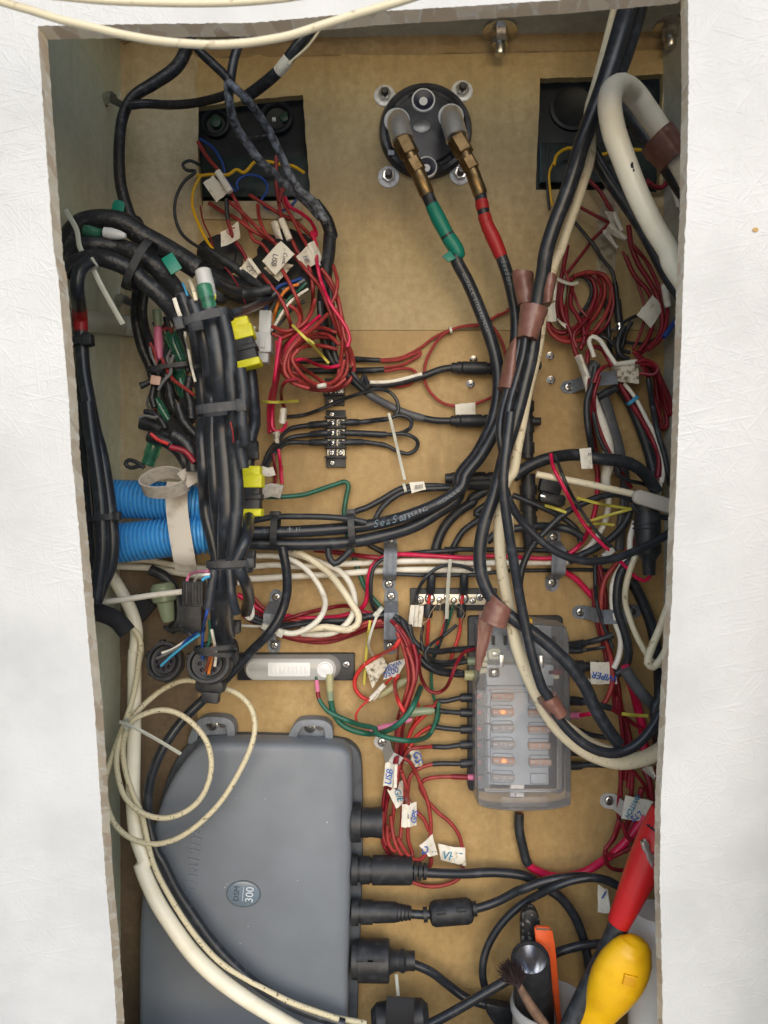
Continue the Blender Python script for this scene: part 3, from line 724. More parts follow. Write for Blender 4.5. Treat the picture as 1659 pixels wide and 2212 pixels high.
MB().box(Fr('B', 1068, 1000, 11), -26, 14, -16, 14, 0, 5, 3, 1).build('cast_mark', mt['pw'], parent=t)
def elbow(pts, r, hx, hy):
    G = Fr('B', hx, hy, 9)
    MB().lathe(G, 0, 0, [(84,0),(84,14),(74,16),(50,16)], 30).build('seal_ring', mt['wc'], parent=t)
    q = [P('B', *p_) for p_ in pts]; sp = []
    for i in range(len(q)-1):
        for k in range(6): sp.append(q[i].lerp(q[i+1], k/6))
    sp.append(q[-1])
    for _ in range(3): sp = [sp[0]] + [(sp[i-1]+sp[i]*2+sp[i+1])/4 for i in range(1, len(sp)-1)] + [sp[-1]]
    MB().tube(sp, r*su('B')*.66/FOC, 22).build('elbow_fitting', mt['nk'], parent=t)
elbow([(1108,800,8),(1108,795,34),(1112,820,48),(1138,925,52)], 73, 1100, 795)
elbow([(1455,770,8),(1455,765,34),(1460,795,48),(1492,905,52)], 73, 1452, 768)
for (x, y, lb) in ((1020,628,'above the left elbow fitting'),(1525,597,'above the right elbow fitting'),(1045,1158,'beside the left brass nut of the helm'),(1513,1140,'half behind the right brass nut')):
    stud('B', x, y, 70, .2, 'white washer and steel nut on a stud '+lb, 'four mounting studs of the steering helm', random.uniform(0,60))

# ------------------------------------------------------------------ ceiling bolts, wall studs and small panel studs
for c, x, y0, y1, lb in (('U', 1080, 62, 120, 'steel bolt end with wide washer hanging from the ceiling, clear of the cables'), ('U', 1449, 44, 104, 'steel bolt end with wide washer hanging from the ceiling beside the white panel edge')):
    p0 = P(c, x, y0, 17); t = thing('ceiling_bolt', lb, 'bolt', p0, 'bolts hanging from the ceiling'); k = (y1-y0)*.678/FOC
    zc = .441 + (p0.x+.2)*.018 + .0005
    a = Vector((p0.x, p0.y, zc)); b = a + Vector((0, 0, -.0035)); e_ = Vector((p0.x, p0.y, p0.z-k))
    MB().rod(a, b, [(0,.0160),(.9,.0160),(1,.015)], 32).build('washer', mt['st'], parent=t)
    MB().rod(b, b.lerp(e_, .55), [(0,.0082),(1,.0082)], 6).build('nut', mt['st'], parent=t, smooth=False)
    MB().rod(b.lerp(e_, .5), e_, [(0,.0050),(.85,.0050),(1,.0042)], 16).build('thread_end', mt['st'], parent=t)
for c, x, y, h, lb, ex in (('A', 682, 640, 41, 'shiny round stud head on the green wall holding a black clip, above the big loop', (810,690)), ('D', 437, 628, 16, 'shiny round stud head on the green wall beside the clear tie', (560,660))):
    p0 = P(c, x, y, h) + Vector((.005,-.004,0)); t = thing('wall_stud', lb, 'bolt', p0, 'round stud heads on the left wall'); s_ = su(c)*(D-h*.001)/FOC
    MB().rod(p0+Vector((-.012,0.012,0)), p0+Vector((.004,-.002,0)), [(0,44*s_),(.35,44*s_),(.4,34*s_),(.75,34*s_),(1,18*s_)], 20).build('cap_nut', mt['st'], parent=t)
    MB().tube([p0+Vector((.004,0,-.001)), P(c, (x+ex[0])/2, (y+ex[1])/2-5, h+22), P(c, *ex, h+40)], 26*s_, 10, flat=.5).build('cable_clip', mt['ks'], parent=t)
for c, x, y, r, lb in (('E',1434,856,26,'small bright stud poking up above the upper plug'),('E',1414,1016,28,'small bright stud between the two plugs'),('F',606,832,27,'small bright stud right of the brown tape, upper of the pair'),('F',612,990,29,'small bright stud right of the brown tape, lower of the pair'),('F',526,892,27,'small bright stud half behind the thick black cable')):
    t = thing('panel_stud', lb, 'bolt', P(c, x, y, 0), 'small studs through the tan panel'); F = Fr(c, x, y, 1.5, 10, tx=22)
    MB().lathe(F, 0, 0, [(r,0),(r,5),(r*.7,7)], 22).build('washer', mt['st'], parent=t)
    MB().slab(F, ell(0,0,r*.74,r*.74,6), 4, 20, 2).build('nut', mt['st'], parent=t, smooth=False)
    MB().lathe(F, 0, 0, [(r*.40,18),(r*.40,52),(r*.3,56)], 14).build('thread_end', mt['st'], parent=t)

# ------------------------------------------------------------------ terminal strips
def terminal(c, x0, x1, ys, ytop, ybot, mounts, label):
    t = thing('terminal_strip', label, 'terminal strip', P(c, (x0+x1)/2, (ytop+ybot)/2, 1.5), 'black barrier terminal strips'); F = Fr(c, 0, 0, 1.5); F = Fr(c, (x0+x1)/2, (ytop+ybot)/2, 1.5)
    ox, oy = (x0+x1)/2, (ytop+ybot)/2
    MB().box(F, x0-ox, x1-ox, ytop-oy, ybot-oy, 0, 34, 3, 3).build('base', mt['kc'], parent=t)
    for y in sorted(set([ys[0]-33] + [y+33 for y in ys])):
        MB().box(F, x0-ox-8, x1-ox+8, y-oy-5, y-oy+5, 30, 78, 2, 2).build('barrier', mt['kc'], parent=t)
    MB().box(F, -7, 7, ys[0]-33-oy, ys[-1]+33-oy, 30, 56, 2, 2).build('spine', mt['kc'], parent=t)
    for y in ys:
        MB().box(F, x0-ox+6, x1-ox-6, y-oy-21, y-oy+21, 33, 41, 3, 2).build('terminal_plate', mt['tin'], parent=t)
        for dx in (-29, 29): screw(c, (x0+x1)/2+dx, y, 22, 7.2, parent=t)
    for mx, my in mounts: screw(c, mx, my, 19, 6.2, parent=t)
    stamp(c, x0, x1, ytop, ybot, 12)
terminal('E', 474, 600, [1272,1336,1401,1465], 1190, 1562, [(508,1214),(510,1531)], 'black barrier terminal strip with four rows of crossed screws')
terminal('E', 464, 592, [1062], 985, 1160, [(500,1126)], 'short black terminal strip mostly hidden under the red wire coil')

# ------------------------------------------------------------------ bus bar
t = thing('bus_bar', 'pale metal bus bar with six slotted screws on a black base', 'bus bar', P('H', 1450, 760, 1.5)); F = Fr('H', 1450, 760, 1.5)
MB().box(F, -265, 300, -72, 72, 0, 26, 5, 4).build('base', mt['kc'], parent=t)
MB().box(F, -215, 238, -36, 34, 26, 44, 3, 3).build('bar', mt['tin'], parent=t)
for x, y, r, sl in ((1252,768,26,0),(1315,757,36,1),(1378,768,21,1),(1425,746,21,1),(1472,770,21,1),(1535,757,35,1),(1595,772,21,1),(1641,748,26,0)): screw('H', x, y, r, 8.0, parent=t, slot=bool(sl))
stamp('H', 1185, 1750, 690, 830, 9)

# ------------------------------------------------------------------ fuse block
t = thing('fuse_block', 'fuse block under a smoky clear cover with two columns of blade fuses', 'fuse block', P('R', 580, 1100, 1.5))
fuse = t
F = Fr('R', 580, 1100, 38); F.o = F.o + Vector((0, .032, 0)); k = 1/(F.s*1000)       # k = crop px per mm
def X(v): return v-580
def Y(v): return v-1100
MB().box(F, X(48), X(1095), Y(118), Y(2050), -4.5*k, 5*k, 40, 8).build('base', mt['kc'], parent=t)
MB().box(F, X(250), X(905), Y(870), Y(1925), 5*k, 15*k, 14, 8).build('deck', mt['fl'], parent=t)
MB().box(F, X(905), X(950), Y(1150), Y(1925), 5*k, 11*k, 6, 4).build('side_channel', mt['kc'], parent=t)
MB().box(F, X(250), X(960), Y(640), Y(860), 5*k, 15*k, 14, 8).build('bus_cover', mt['fl'], parent=t)
MB().box(F, X(130), X(950), Y(180), Y(630), 5*k, 10*k, 20, 6).build('negative_deck', mt['fb'], parent=t)
fuses = [(410,965,'5',1),(410,1135,'5',2),(410,1305,'2',0),(410,1480,'7.5',0),(415,1655,'5',2),(410,1835,'25',0),(800,990,'5',0),(795,1135,'5',1),(795,1315,'5',1),(795,1490,'5',1),(805,1668,'5',1)]
glow = em('lit_fuse_lamp', (1.0,.22,.05), 1.1)
for x, y, s_, lit in fuses:
    MB().box(F, X(x)-112, X(x)+112, Y(y)-66, Y(y)+70, 14.6*k, 15.6*k, 26, 2).build('fuse_socket', mt['fb'], parent=t)
    MB().box(F, X(x)-104, X(x)+104, Y(y)-58, Y(y)+62, 15.2*k, 15.9*k, 22, 2).build('fuse_seat', mt['fl'], parent=t)
    fu = MB().box(F, X(x)-118, X(x)+118, Y(y)-30, Y(y)+30, 15.5*k, 20*k, 8, 5).build('blade_fuse', mt['fo'] if lit else mt['fc'], parent=t)
    text_mesh(F, s_, X(x)+2, Y(y)+2, 58, 0, 'pw', fu, z=20.3*k, thick=.4, name='rating')
    for dx in (-78, 76): MB().box(F, X(x)+dx-16, X(x)+dx+16, Y(y)-5, Y(y)+5, 20*k, 20.4*k).build('test_tab', mt['pw'], parent=fu)
    if lit == 2: MB().slab(F, ell(X(x), Y(y)-4, 26, 20, 14), 19.5*k, 20.8*k, 2).build('indicator_lamp', glow, parent=fu)
MB().box(F, X(705), X(890), Y(1795), Y(1915), 14.6*k, 15.5*k, 24, 2).build('fuse_socket', mt['fb'], parent=t)
MB().box(F, X(713), X(882), Y(1803), Y(1907), 15.2*k, 15.8*k, 20, 2).build('fuse_seat', mt['fl'], parent=t)
for y in (510, 570, 630, 700): MB().rod(F.p(X(120), Y(y), 14*k), F.p(X(250), Y(y), 14*k), [(0,30*F.s),(1,30*F.s)], 12).build('terminal_sleeve', mt['cy'], parent=t)
for y in (520, 720):
    MB().box(F, X(262), X(392), Y(y)-58, Y(y)+58, 9*k, 15*k, 26, 6).build('terminal_pad', mt['cy'], parent=t)
    MB().slab(F, ell(X(330), Y(y), 30, 30, 16), 15*k, 16.5*k, 3).build('terminal_screw', mt['st'], parent=t)
for x, y in ((940,420),(890,660),(970,770)): MB().box(F, X(x)-55, X(x)+55, Y(y)-22, Y(y)+22, 10*k, 14*k, 18, 5).build('terminal_pad', mt['cy'], parent=t)
MB().box(F, X(900), X(1060), Y(690), Y(745), 8*k, 15*k, 20, 6).build('terminal_sleeve', mt['rd'], parent=t)
MB().box(F, X(640), X(706), Y(112), Y(215), 5*k, 26*k, 8, 6).build('stud_cap', mt['y'], parent=t)
MB().box(F, X(500), X(650), Y(1925), Y(2080), 5*k, 12*k, 10, 6).build('power_lug', mt['ledw'], parent=t)
MB().slab(F, ell(X(590), Y(2030), 46, 46, 6), 12*k, 17*k, 4).build('power_nut', mt['st'], parent=t, smooth=False)
# cover: thin clear shell, main body and the rounded foot
def shell(name, out, z0, z1, th, top=.97, mat='cov', bev=10):
    a = MB(); n = len(out); cx = sum(q[0] for q in out)/n; cy = sum(q[1] for q in out)/n
    def ring(z, kk, ins):
        r = []
        for x, y in out:
            d = math.hypot(x-cx, y-cy) or 1
            r.append(F.p(cx+(x-cx)*kk-(x-cx)/d*ins, cy+(y-cy)*kk-(y-cy)/d*ins, z))
        return r
    rs = [ring(z0,1,0), ring(z1-bev,top,0), ring(z1-bev*.3,top,bev*.3), ring(z1,top,bev), ring(z1-th,top,bev+1), ring(z1-bev,top,th), ring(z0,1,th)]
    vs_ = [q for r in rs for q in r]
    fs = [(i*n+j, i*n+(j+1)%n, (i+1)*n+(j+1)%n, (i+1)*n+j) for i in (0,1,2,4,5) for j in range(n)] + [(6*n+j, 6*n+(j+1)%n, (j+1)%n, j) for j in range(n)]
    fs += [tuple(3*n+j for j in range(n)), tuple(4*n+j for j in range(n))]
    a.add(vs_, fs); return a.build(name, mt[mat], parent=t, ang=45)
main = [(X(110),Y(150)),(X(160),Y(128)),(X(620),Y(108)),(X(1010),Y(140)),(X(1060),Y(165)),(X(1085),Y(260)),(X(1096),Y(800)),(X(1112),Y(1500)),(X(1112),Y(1900)),(X(1108),Y(2080))] + \
       [(X(600)+505*math.cos(math.radians(a)), Y(2072)+82*math.sin(math.radians(a))) for a in range(5, 180, 12)] + [(X(92),Y(1900)),(X(78),Y(1500)),(X(82),Y(780)),(X(112),Y(700)),(X(110),Y(300))]
cover = shell('cover', main, 3*k, 34*k, 1.3*k, .975)
for x0, x1, y0, y1, z0, z1 in ((90,250,870,1900,27,32),(960,1000,1150,1950,28,32.5),(230,900,850,880,28,33.5),(190,1000,1915,1940,28,33.5)):
    MB().box(F, X(x0), X(x1), Y(y0), Y(y1), z0*k, z1*k, 10, 6).build('cover_rib', mt['cov'], parent=cover)
for y in range(1030, 1900, 175): MB().box(F, X(100), X(245), Y(y), Y(y)+10, 30*k, 33.3*k, 2, 2).build('cover_rib', mt['cov'], parent=cover)
MB().box(F, X(362), X(850), Y(1990), Y(2085), 31*k, 33.6*k, 8, 6).build('cover_lettering_plate', mt['cov'], parent=cover)
for x, y in ((272,325),(402,325),(915,335)): MB().box(F, X(x)-16, X(x)+18, Y(y)-48, Y(y)+48, 30*k, 34.3*k, 2, 2).build('latch_slot', mt['kc'], parent=cover)
for x, y in ((378,570),(800,580)): MB().box(F, X(x)-14, X(x)+34, Y(y)-66, Y(y)+66, 15*k, 24*k, 10, 5).build('clip', mt['al'], parent=t)

# ------------------------------------------------------------------ courtesy lamp / frosted cover on a black base
t = thing('frosted_lamp', 'frosted clear capsule cover on a black oblong base above the grey case', 'lamp', P('H', 440, 1195, 1.5)); F = Fr('H', 440, 1195, 1.5)
MB().box(F, -375, 385, -86, 90, 0, 38, 12, 6).build('base', mt['kc'], parent=t)
MB().slab(F, rrect(-335, 295, -80, 84, 80, 10), 36, 120, 36, .95).build('lens', mt['led'], parent=t)
MB().lathe(F, 200, 0, [(52,112),(52,126),(42,128),(36,122),(20,124),(8,130)], 26).build('lens_boss', mt['ledw'], parent=t)
MB().lathe(F, -250, 0, [(52,112),(52,118),(40,118)], 26).build('lens_boss', mt['led'], parent=t)
MB().box(F, -165, 105, -45, 45, 116, 123, 12, 3).build('lens_plate', mt['ledw'], parent=t)
for i in range(9): MB().box(F, -140+i*26, -126+i*26+(i%3)*4, -22, 24, 122, 126, 2, 2).build('worn_mark', mt['ledw'], parent=t)
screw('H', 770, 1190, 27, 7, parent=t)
stamp('H', 105, 735, 1118, 1280, 16)

# ------------------------------------------------------------------ grey electronics case
t = thing('electronics_case', 'large slate grey electronics case with an oval badge reading DSM 300', 'electronics case', P('U', 550, 1950, 1.5)); case = t
F = Fr('U', 545, 1960, 1.5); k = 1/(F.s*1000)
base = [(785-545, 1640-1960),(772-545,1605-1960),(735-545,1586-1960),(450-545,1578-1960),(415-545,1592-1960),(372-545,1655-1960),(345-545,1760-1960),(335-545,1900-1960),(333-545,2100-1960),(335-545,2330-1960),(770-545,2330-1960),(775-545,2100-1960),(784-545,1900-1960)]
def smooth_loop(o, n=2):
    for _ in range(n):
        r = []
        for i in range(len(o)):
            a, b = o[i], o[(i+1) % len(o)]; r += [(a[0]*.75+b[0]*.25, a[1]*.75+b[1]*.25), (a[0]*.25+b[0]*.75, a[1]*.25+b[1]*.75)]
        o = r
    return o
base = smooth_loop(base)
MB().slab(F, base, 0, 13*k, 5).build('base_flange', mt['boxd'], parent=t)
def fr_(x, y): return (829.5+(x-829.5)*.9449-545, 1106+(y-1106)*.9449-1960)     # seen at the lid's own height
out2 = smooth_loop([fr_(*q) for q in ((762,1650),(752,1625),(725,1610),(450,1604),(412,1622),(352,1710),(318,1830),(300,1960),(296,2110),(300,2500),(745,2500),(750,2200),(757,1900))])
MB().slab(F, out2, 12*k, 38*k, 13, 1.0).build('lid', mt['box'], parent=t, ang=60)
for x, y in ((815,580),(1447,597)):
    G = Fr('J', x, y, 8); q = 1/(G.s*1000)
    o_ = smooth_loop([(-165,110),(-110,-20),(-60,-62),(80,-62),(140,-30),(155,40),(140,115)])
    e_ = MB().slab(G, o_, -6*q, 2*q, 6).build('mounting_ear', mt['gcl'], parent=t)
    o2 = smooth_loop([(-165,110),(-110,-20),(-60,-62),(80,-62),(140,-30),(155,40),(140,115),(105,115),(108,20),(90,-22),(-30,-28),(-70,0),(-110,115)],1)
    MB().slab(G, o2, 2*q, 9*q, 5).build('ear_rim', mt['gcl'], parent=e_)
    MB().lathe(G, 0, 0, [(36,2*q),(36,5*q),(28,5.5*q),(22,3.5*q)], 24).build('screw_ring', mt['st'], parent=e_)
    MB().lathe(G, 0, 0, [(22,2*q),(20,4.5*q),(8,5*q)], 18).build('screw_head', mt['sd'], parent=e_)
    MB().slab(G, ell(62,0,26,24,16), 1.6*q, 2.4*q).build('keyhole_slot', mt['sd'], parent=e_)
G = Fr('M', 995, 745, 39.3)
bd = MB().slab(G, [(115*math.cos(a)*.985+8*math.sin(a), 88*math.sin(a)) for a in np.linspace(0,2*math.pi,40,endpoint=False)], 0, 7, 5).build('badge', mt['bd'], parent=t)
rm = MB(); lo = [G.p(119*math.cos(a), 92*math.sin(a), 1) for a in np.linspace(0,2*math.pi,41)]
rm.tube(lo, 4*G.s, 8, caps=False).build('badge_rim', mt['boxd'], parent=t)
mt['dk'] = M('dark_print', (.03,.035,.045), .4)
text_mesh(G, 'DSM', -46, -4, 54, -85, 'dk', bd, z=7.2, thick=.15)
text_mesh(G, '300', 46, 4, 78, -85, 'pw', bd, z=7.2, thick=.15, squash=.95)
MB().box(Fr('M', 995, 745, 39.3, -85), -48, 48, -4, -1, 6.6, 7.8).build('badge_rule', mt['pw'], parent=bd)
G = Fr('M', 622, 620, 39.4)
text_mesh(G, 'Raymarine', 0, 0, 168, -83, 'box', t, z=0, thick=1.1, shear=.1, squash=1.02, name='raised_lettering')
for i in range(9):      # paint flecks
    x, y = random.uniform(420,740), random.uniform(1680,2190)
    G = Fr('U', x, y, 39.5); MB().slab(G, ell(0,0,random.uniform(.5,1.3),random.uniform(.5,1.2),6), -.3, .5).build('paint_fleck', mt['pw'], parent=t)
stamp('U', 420, 745, 1615, 2320, 40); stamp('U', 335, 745, 1790, 2320, 40); stamp('U', 300, 785, 1640, 2320, 15); stamp('U', 365, 750, 1690, 2320, 40)
# ------------------------------------------------------------------ centre of the panel: data cables, terminal leads, red coil
def plugset(wr, c, pts, h, label=None):
    pass
G_BLK = 'black data cables plugged into the backbone'
for lb_, d_, pth_ in LATER: w(lb_, 'k', d_, pth_, name='cable', cat='cable', group='thick black cables below the gauge backs')
# backbone of stacked black tee connectors
t = thing('connector_backbone', 'vertical black backbone of stacked tee connectors behind the hanging cables', 'connector', P('F', 462, 1200, 10)); bb = t
def seg(c, p0, p1, prof, nm, h=12, n=16): plug(c, p0, p1, h, prof, parent=t, name=nm, n=n)
seg('F', (455,860), (460,1500), [(0,40),(.05,44),(.1,44),(.1,36),(.2,36),(.2,45),(.30,45),(.30,36),(.42,36),(.42,46),(.52,46),(.52,37),(.6,37),(.6,45),(.74,45),(.74,37),(.84,37),(.84,46),(.95,46),(.95,38),(1,38)], 'backbone_body')
seg('I', (545,110), (560,600), [(0,46),(.15,46),(.15,56),(.28,56),(.28,44),(.34,44),(.34,58),(.50,58),(.50,44),(.56,44),(.56,52),(.8,48),(1,40)], 'backbone_body')
for y in (895, 1260): seg('F', (455,y), (545,y), [(0,36),(.5,36),(.5,28),(1,26)], 'tee_branch')
# red wires rising from the two black splices to the right
N_ = 'thin red wire looping right from a black splice to the tape'
w('thin red wire from upper black splice running up behind the hose', 'r', 20, 'E 825,858,6 950,845 1070,790 1180,710 1290,660 1390,635 1490,622 1570,580 1659,535 F 330,530 420,505', group='red wires leaving the black splices')
w('thin red wire folded back in a hairpin between the two black splices', 'r', 20, 'E 830,866,6 950,856 1050,818 1088,806 1085,822 1050,848 960,892 850,908', group='red wires leaving the black splices')
w('thin red wire curling down from the lower splice behind the data cable', 'r', 20, 'E 850,935,6 960,915 1030,920 1058,945 1040,1000 960,1032 880,1030', group='red wires leaving the black splices')
rl = w('thin red wire forming a wide open loop left of the two plugs', 'r', 20, 'E 1600,560,8 1490,628 1350,642 1240,690 1160,790 1117,900 1120,1010 1170,1090 1240,1143 1320,1160 1380,1165 1450,1143 1560,1098 1640,1050 1659,980 1640,800 1600,700 1560,640')
tie('E', 1284, 664, -15, 38, 34, 16, 3, 'ct', 'clear tie round the red wires near the steering hose', head=0)
flag('E', [(1312,1152),(1445,1135),(1452,1222),(1320,1240)], 6, 'clean white flag hanging from the open red loop by the lower plug', curl=1.5)
sp1 = w('black heat-shrink splice with red tails, upper of two under the coil', 'k', 36, 'E 200,872,5 330,866 450,858 640,852 760,858 825,860', name='splice', cat='splice', taper=[.7,.9,1,1,1,.85], group='black heat-shrink splices')
sp2 = w('black heat-shrink splice with red tails, lower of two under the coil', 'k', 42, 'E 260,920,5 380,930 500,928 640,928 760,926 850,920', name='splice', cat='splice', taper=[.7,.9,1,1,1,.9], group='black heat-shrink splices')
# two data cables with plugs
def data(label, path, strip_=None, a=None, b=None, prof=None, h=14):
    q = w(label, 'k', 46, path, name='data_cable', cat='cable', group=G_BLK)
    if a: plug('E', a, b, h, prof, parent=q.o, name='plug')
    return q
PR = [(0,20),(0,32),(.12,34),(.12,40),(.2,42),(.22,38),(.24,42),(.7,44),(.74,42),(.74,34),(.80,34),(.80,42),(1,42)]
d1 = data('black data cable with white print strip leading to the upper plug', 'E 560,900,12 620,960 700,1010,8 850,1020 1000,990 1130,955,8 1220,920 1310,908,12', None, (1290,908), (1600,915), PR)
sleeve(d1, ('E',760,1006), ('E',1110,958), 1.06, 'kc', 'label_sleeve')
strip('print_strip', None, None, 'wl', 20, 'E 758,1003,15 880,1000 1000,975 1098,948,15', lay=False, parent=d1.o)
d2 = data('black data cable under clear shrink leading to the lower plug', 'E 560,930,12 640,990 740,1075 870,1150,8 990,1205 1110,1240 1200,1255 1300,1256,12', None, (1285,1256), (1560,1258), PR)
sleeve(d2, ('E',745,1080), ('E',1110,1240), 1.10, 'dg', 'clear_shrink')
w('slim black wire crossing under the data cables from the coil side', 'k', 24, 'E 215,1230,5 330,1216 460,1170 590,1112 700,1076 800,1050 880,1065 930,1118 942,1190 900,1240', group='slim black jumper wires')
# terminal leads
def lead(lab, right, left):
    q = w('black jumper loop on the right of terminal row '+lab, 'k', 28, right, group='black jumper leads of the terminal strip'); sl = []
    return q
r1 = w('black jumper lead on the top screw row, joining the crossing wire', 'k', 26, 'E 560,1272,10 620,1266,8 700,1264 800,1252 890,1240 930,1222 990,1226 1028,1258 1022,1300 960,1335 880,1345 700,1338 560,1335,10', group='black jumper leads of the terminal strip')
sleeve(r1, ('E',600,1268), ('E',690,1264), 1.75, 'k', 'shrink_sleeve'); sleeve(r1, ('E',690,1264), ('E',880,1243), 1.3, 'k', 'shrink_sleeve'); sleeve(r1, ('E',870,1345), ('E',600,1336), 1.6, 'k', 'shrink_sleeve')
r2 = w('black jumper lead on the third screw row with a wide end loop', 'k', 26, 'E 560,1400,10 620,1396,8 710,1396 800,1405 870,1420 940,1455 1010,1470 1060,1440 1068,1390 1020,1352 960,1340 900,1345', group='black jumper leads of the terminal strip')
sleeve(r2, ('E',600,1397), ('E',710,1396), 1.7, 'k', 'shrink_sleeve'); sleeve(r2, ('E',700,1396), ('E',865,1418), 1.25, 'k', 'shrink_sleeve')
for y, pth, lb in ((1272,'E 510,1272,10 450,1276,9 360,1285 230,1312 170,1370 100,1450 60,1545 30,1600','top'),(1335,'E 510,1335,10 450,1336,9 370,1346 210,1376 150,1430 85,1520 50,1600','second'),(1400,'E 510,1400,10 450,1397,9 365,1398 220,1402 160,1442 95,1530 60,1620','third')):
    q = w('black lead running left from the %s screw row into the harness' % lb, 'k', 24, pth, group='black leads left of the terminal strip')
    i = pth.split(); sleeve(q, ('E',475,y), ('E',365,y+8), 1.9, 'k', 'shrink_sleeve'); sleeve(q, ('E',365,y+8), ('E',225,y+30 if y < 1300 else y+25 if y<1380 else y), 1.3, 'k', 'shrink_sleeve')
# dusty harness from upper left across the cut-out and down behind the coil
COIL = 'red wires looped into the coil'
w('black tape-bound harness running down behind the red coil', 'ks', 85, 'B 560,1330,38 640,1440,34 672,1540,30 E 500,30,28 490,150 470,300,22 455,470 455,600 475,740 520,860,20 600,950', name='harness', cat='cable harness')
w('second black cable beside the tape-bound harness behind the coil', 'k', 45, 'E 430,480,18 440,600 460,720 500,840 560,920 640,980', name='harness_cable', cat='cable')
w('black cable close to the harness under the upper coil loops', 'k', 40, 'E 500,380,22 510,520 520,640 520,760 540,860 600,930', name='harness_cable', cat='cable')
# coloured wires behind
for m_, pth, lb in (('b','D 1395,740,40 1430,620 1490,545 1560,520 1640,490','blue'),('gr','D 1420,740,42 1470,640 1540,570 1610,530 1659,500','grey'),('o','D 1445,820,40 1470,700 1510,600 1560,550 1620,530','orange'),('g','D 1460,810,38 1500,700 1560,620 1620,570 1670,520','green'),('w','D 1445,835,36 1510,720 1570,640 1620,600 1680,560','white'),('k','D 1440,860,34 1520,760 1590,680 1659,640','black')):
    w('%s wire fanning from the white plug toward the gauge backs' % lb, m_, 20, pth, group='coloured wires above the white plug')
# wires out of the left cut-out
w('blue wire arching from the left side of the square cut-out', 'b', 18, 'A 1305,905,12 1390,965 1450,1060 1482,1180 1540,1255,10', group='blue wires of the cut-out')
w('blue wire looping through the square cut-out over its lower edge', 'b', 18, 'B 60,1240,12 55,1190 100,1150 170,1145 235,1180 255,1240 215,1310 240,1355 320,1378 400,1355 445,1300', group='blue wires of the cut-out')
w('yellow wire strung across the square cut-out with a small kink', 'y', 22, 'A 1280,1150,14 1400,1140 1490,1142 1545,1108 1592,1128 1659,1062 B 180,1056 270,1058 340,1075 420,1085 495,1130,10')
w('yellow wire bowing down from the cut-out into the black sleeve', 'y', 20, 'A 1310,1150,16 1265,1240 1258,1350 1300,1470 1350,1570 1392,1628,30')
bk = w('slim black wire with a small loop left of the cut-out, entering a sleeve', 'k', 22, 'A 1310,1080,18 1240,1050 1195,1072 1215,1110 1275,1120 1200,1190 1148,1300 1145,1420 1190,1530 1290,1610 1400,1660,28 D 1060,310,30')
hs = w('black sleeve collecting the slim black and yellow wires above the main harness', 'k', 62, 'D 1010,290,28 1080,340,34 1200,420 1310,505 1450,595,38', name='wire_sleeve', cat='sleeve', taper=[.5,1,1,.9,.7])
w('very thin red wire dangling from the lower corner of the cut-out', 'rd', 11, 'A 1308,1345,14 1325,1440 1370,1540 1392,1610,32', group='very thin red wires')
w('very thin red wire curving down to the upper yellow connector', 'rd', 11, 'D 1140,420,34 1180,470 1225,545 1265,640 1278,720 1280,800,50', group='very thin red wires')
RW = 'red wires fanning down from the square cut-out'
w('red wire crossing the cut-out with the square flag on it', 'r', 25, 'A 1292,925,12 1350,1020 1430,1120 1510,1260,20 1560,1350 1620,1480 1659,1570 E 50,100,22 110,180', group=RW)
w('red wire from the lower left corner of the cut-out sloping right', 'r', 25, 'A 1365,1325,10 1450,1380 1550,1432 B 130,1490 310,1590 E 200,130,20', group=RW)
w('red wire sloping right beside its neighbour under the cut-out', 'r', 25, 'B 0,1315,10 100,1400 200,1500 300,1590 E 230,160,20', group=RW)
w('red wire leaving the middle of the cut-out toward the black harness', 'r', 25, 'B 140,1275,8 230,1332 330,1395 440,1450 560,1565 E 400,80,20', group=RW)
w('red wire dropping steeply from the cut-out to the double flag', 'r', 25, 'B 312,1020,10 312,1200 330,1330 347,1425 B 410,1560,22 455,1650 E 300,160', group=RW)
w('red wire passing right of the double flag', 'r', 25, 'B 340,1235,10 355,1315 420,1430 470,1530 512,1615 E 330,160,22', group=RW)
w('short red wire bending down left of the double flag', 'r', 24, 'B 190,1335,8 200,1420 240,1520 300,1580', group=RW)
w('red stub crossing near the dusty harness', 'r', 24, 'B 365,1225,10 340,1270 330,1320', group=RW)
kr = w('wire changing from black to red beside the red-marked flag', 'rd', 26, 'A 1480,1300,18 1482,1380 1490,1450 D 1165,140,24 1195,230 1260,330 1290,400', group=RW)
sleeve(kr, ('A',1480,1300), ('A',1486,1440), 1.12, 'k', 'black_section')
# red coil
def coil(lb, pth, m_='r', d=26): return w(lb, m_, d, pth, group=COIL)
L_ = 'red wire looped in the coil hanging over the terminal strip'
coil(L_, 'E 30,280,20 100,360 180,470 220,560 238,660 180,690 120,690')
coil(L_, 'E 185,270,20 250,390 295,500 308,600 260,680 200,710 140,700')
coil(L_, 'E 330,160,20 370,290 385,400 380,510 330,630 270,700 200,760 150,840')
coil(L_, 'E 260,170,22 340,270 430,380 480,500 520,600 560,700 600,780')
coil(L_, 'E 230,500,16 280,540 300,600 250,680 180,720')
coil(L_, 'E 430,570,20 360,630 290,690 210,780 165,900 140,1000 110,1080 95,1200 100,1340', 'p', 24)
coil(L_, 'E 300,700,20 220,780 180,880 150,1000 128,1120 120,1230 130,1330', 'p', 26)
coil(L_, 'E 540,680,24 430,648 330,680 250,758 192,850 178,915 228,990 330,1040 440,1057 540,1050 620,1000 652,920 640,820 600,720 572,560 520,410 440,265,30')
coil(L_, 'E 530,720,26 420,706 320,742 240,812 214,890 250,960 340,1002 430,1022 530,1010 598,950 612,860 588,760 555,640 510,500')
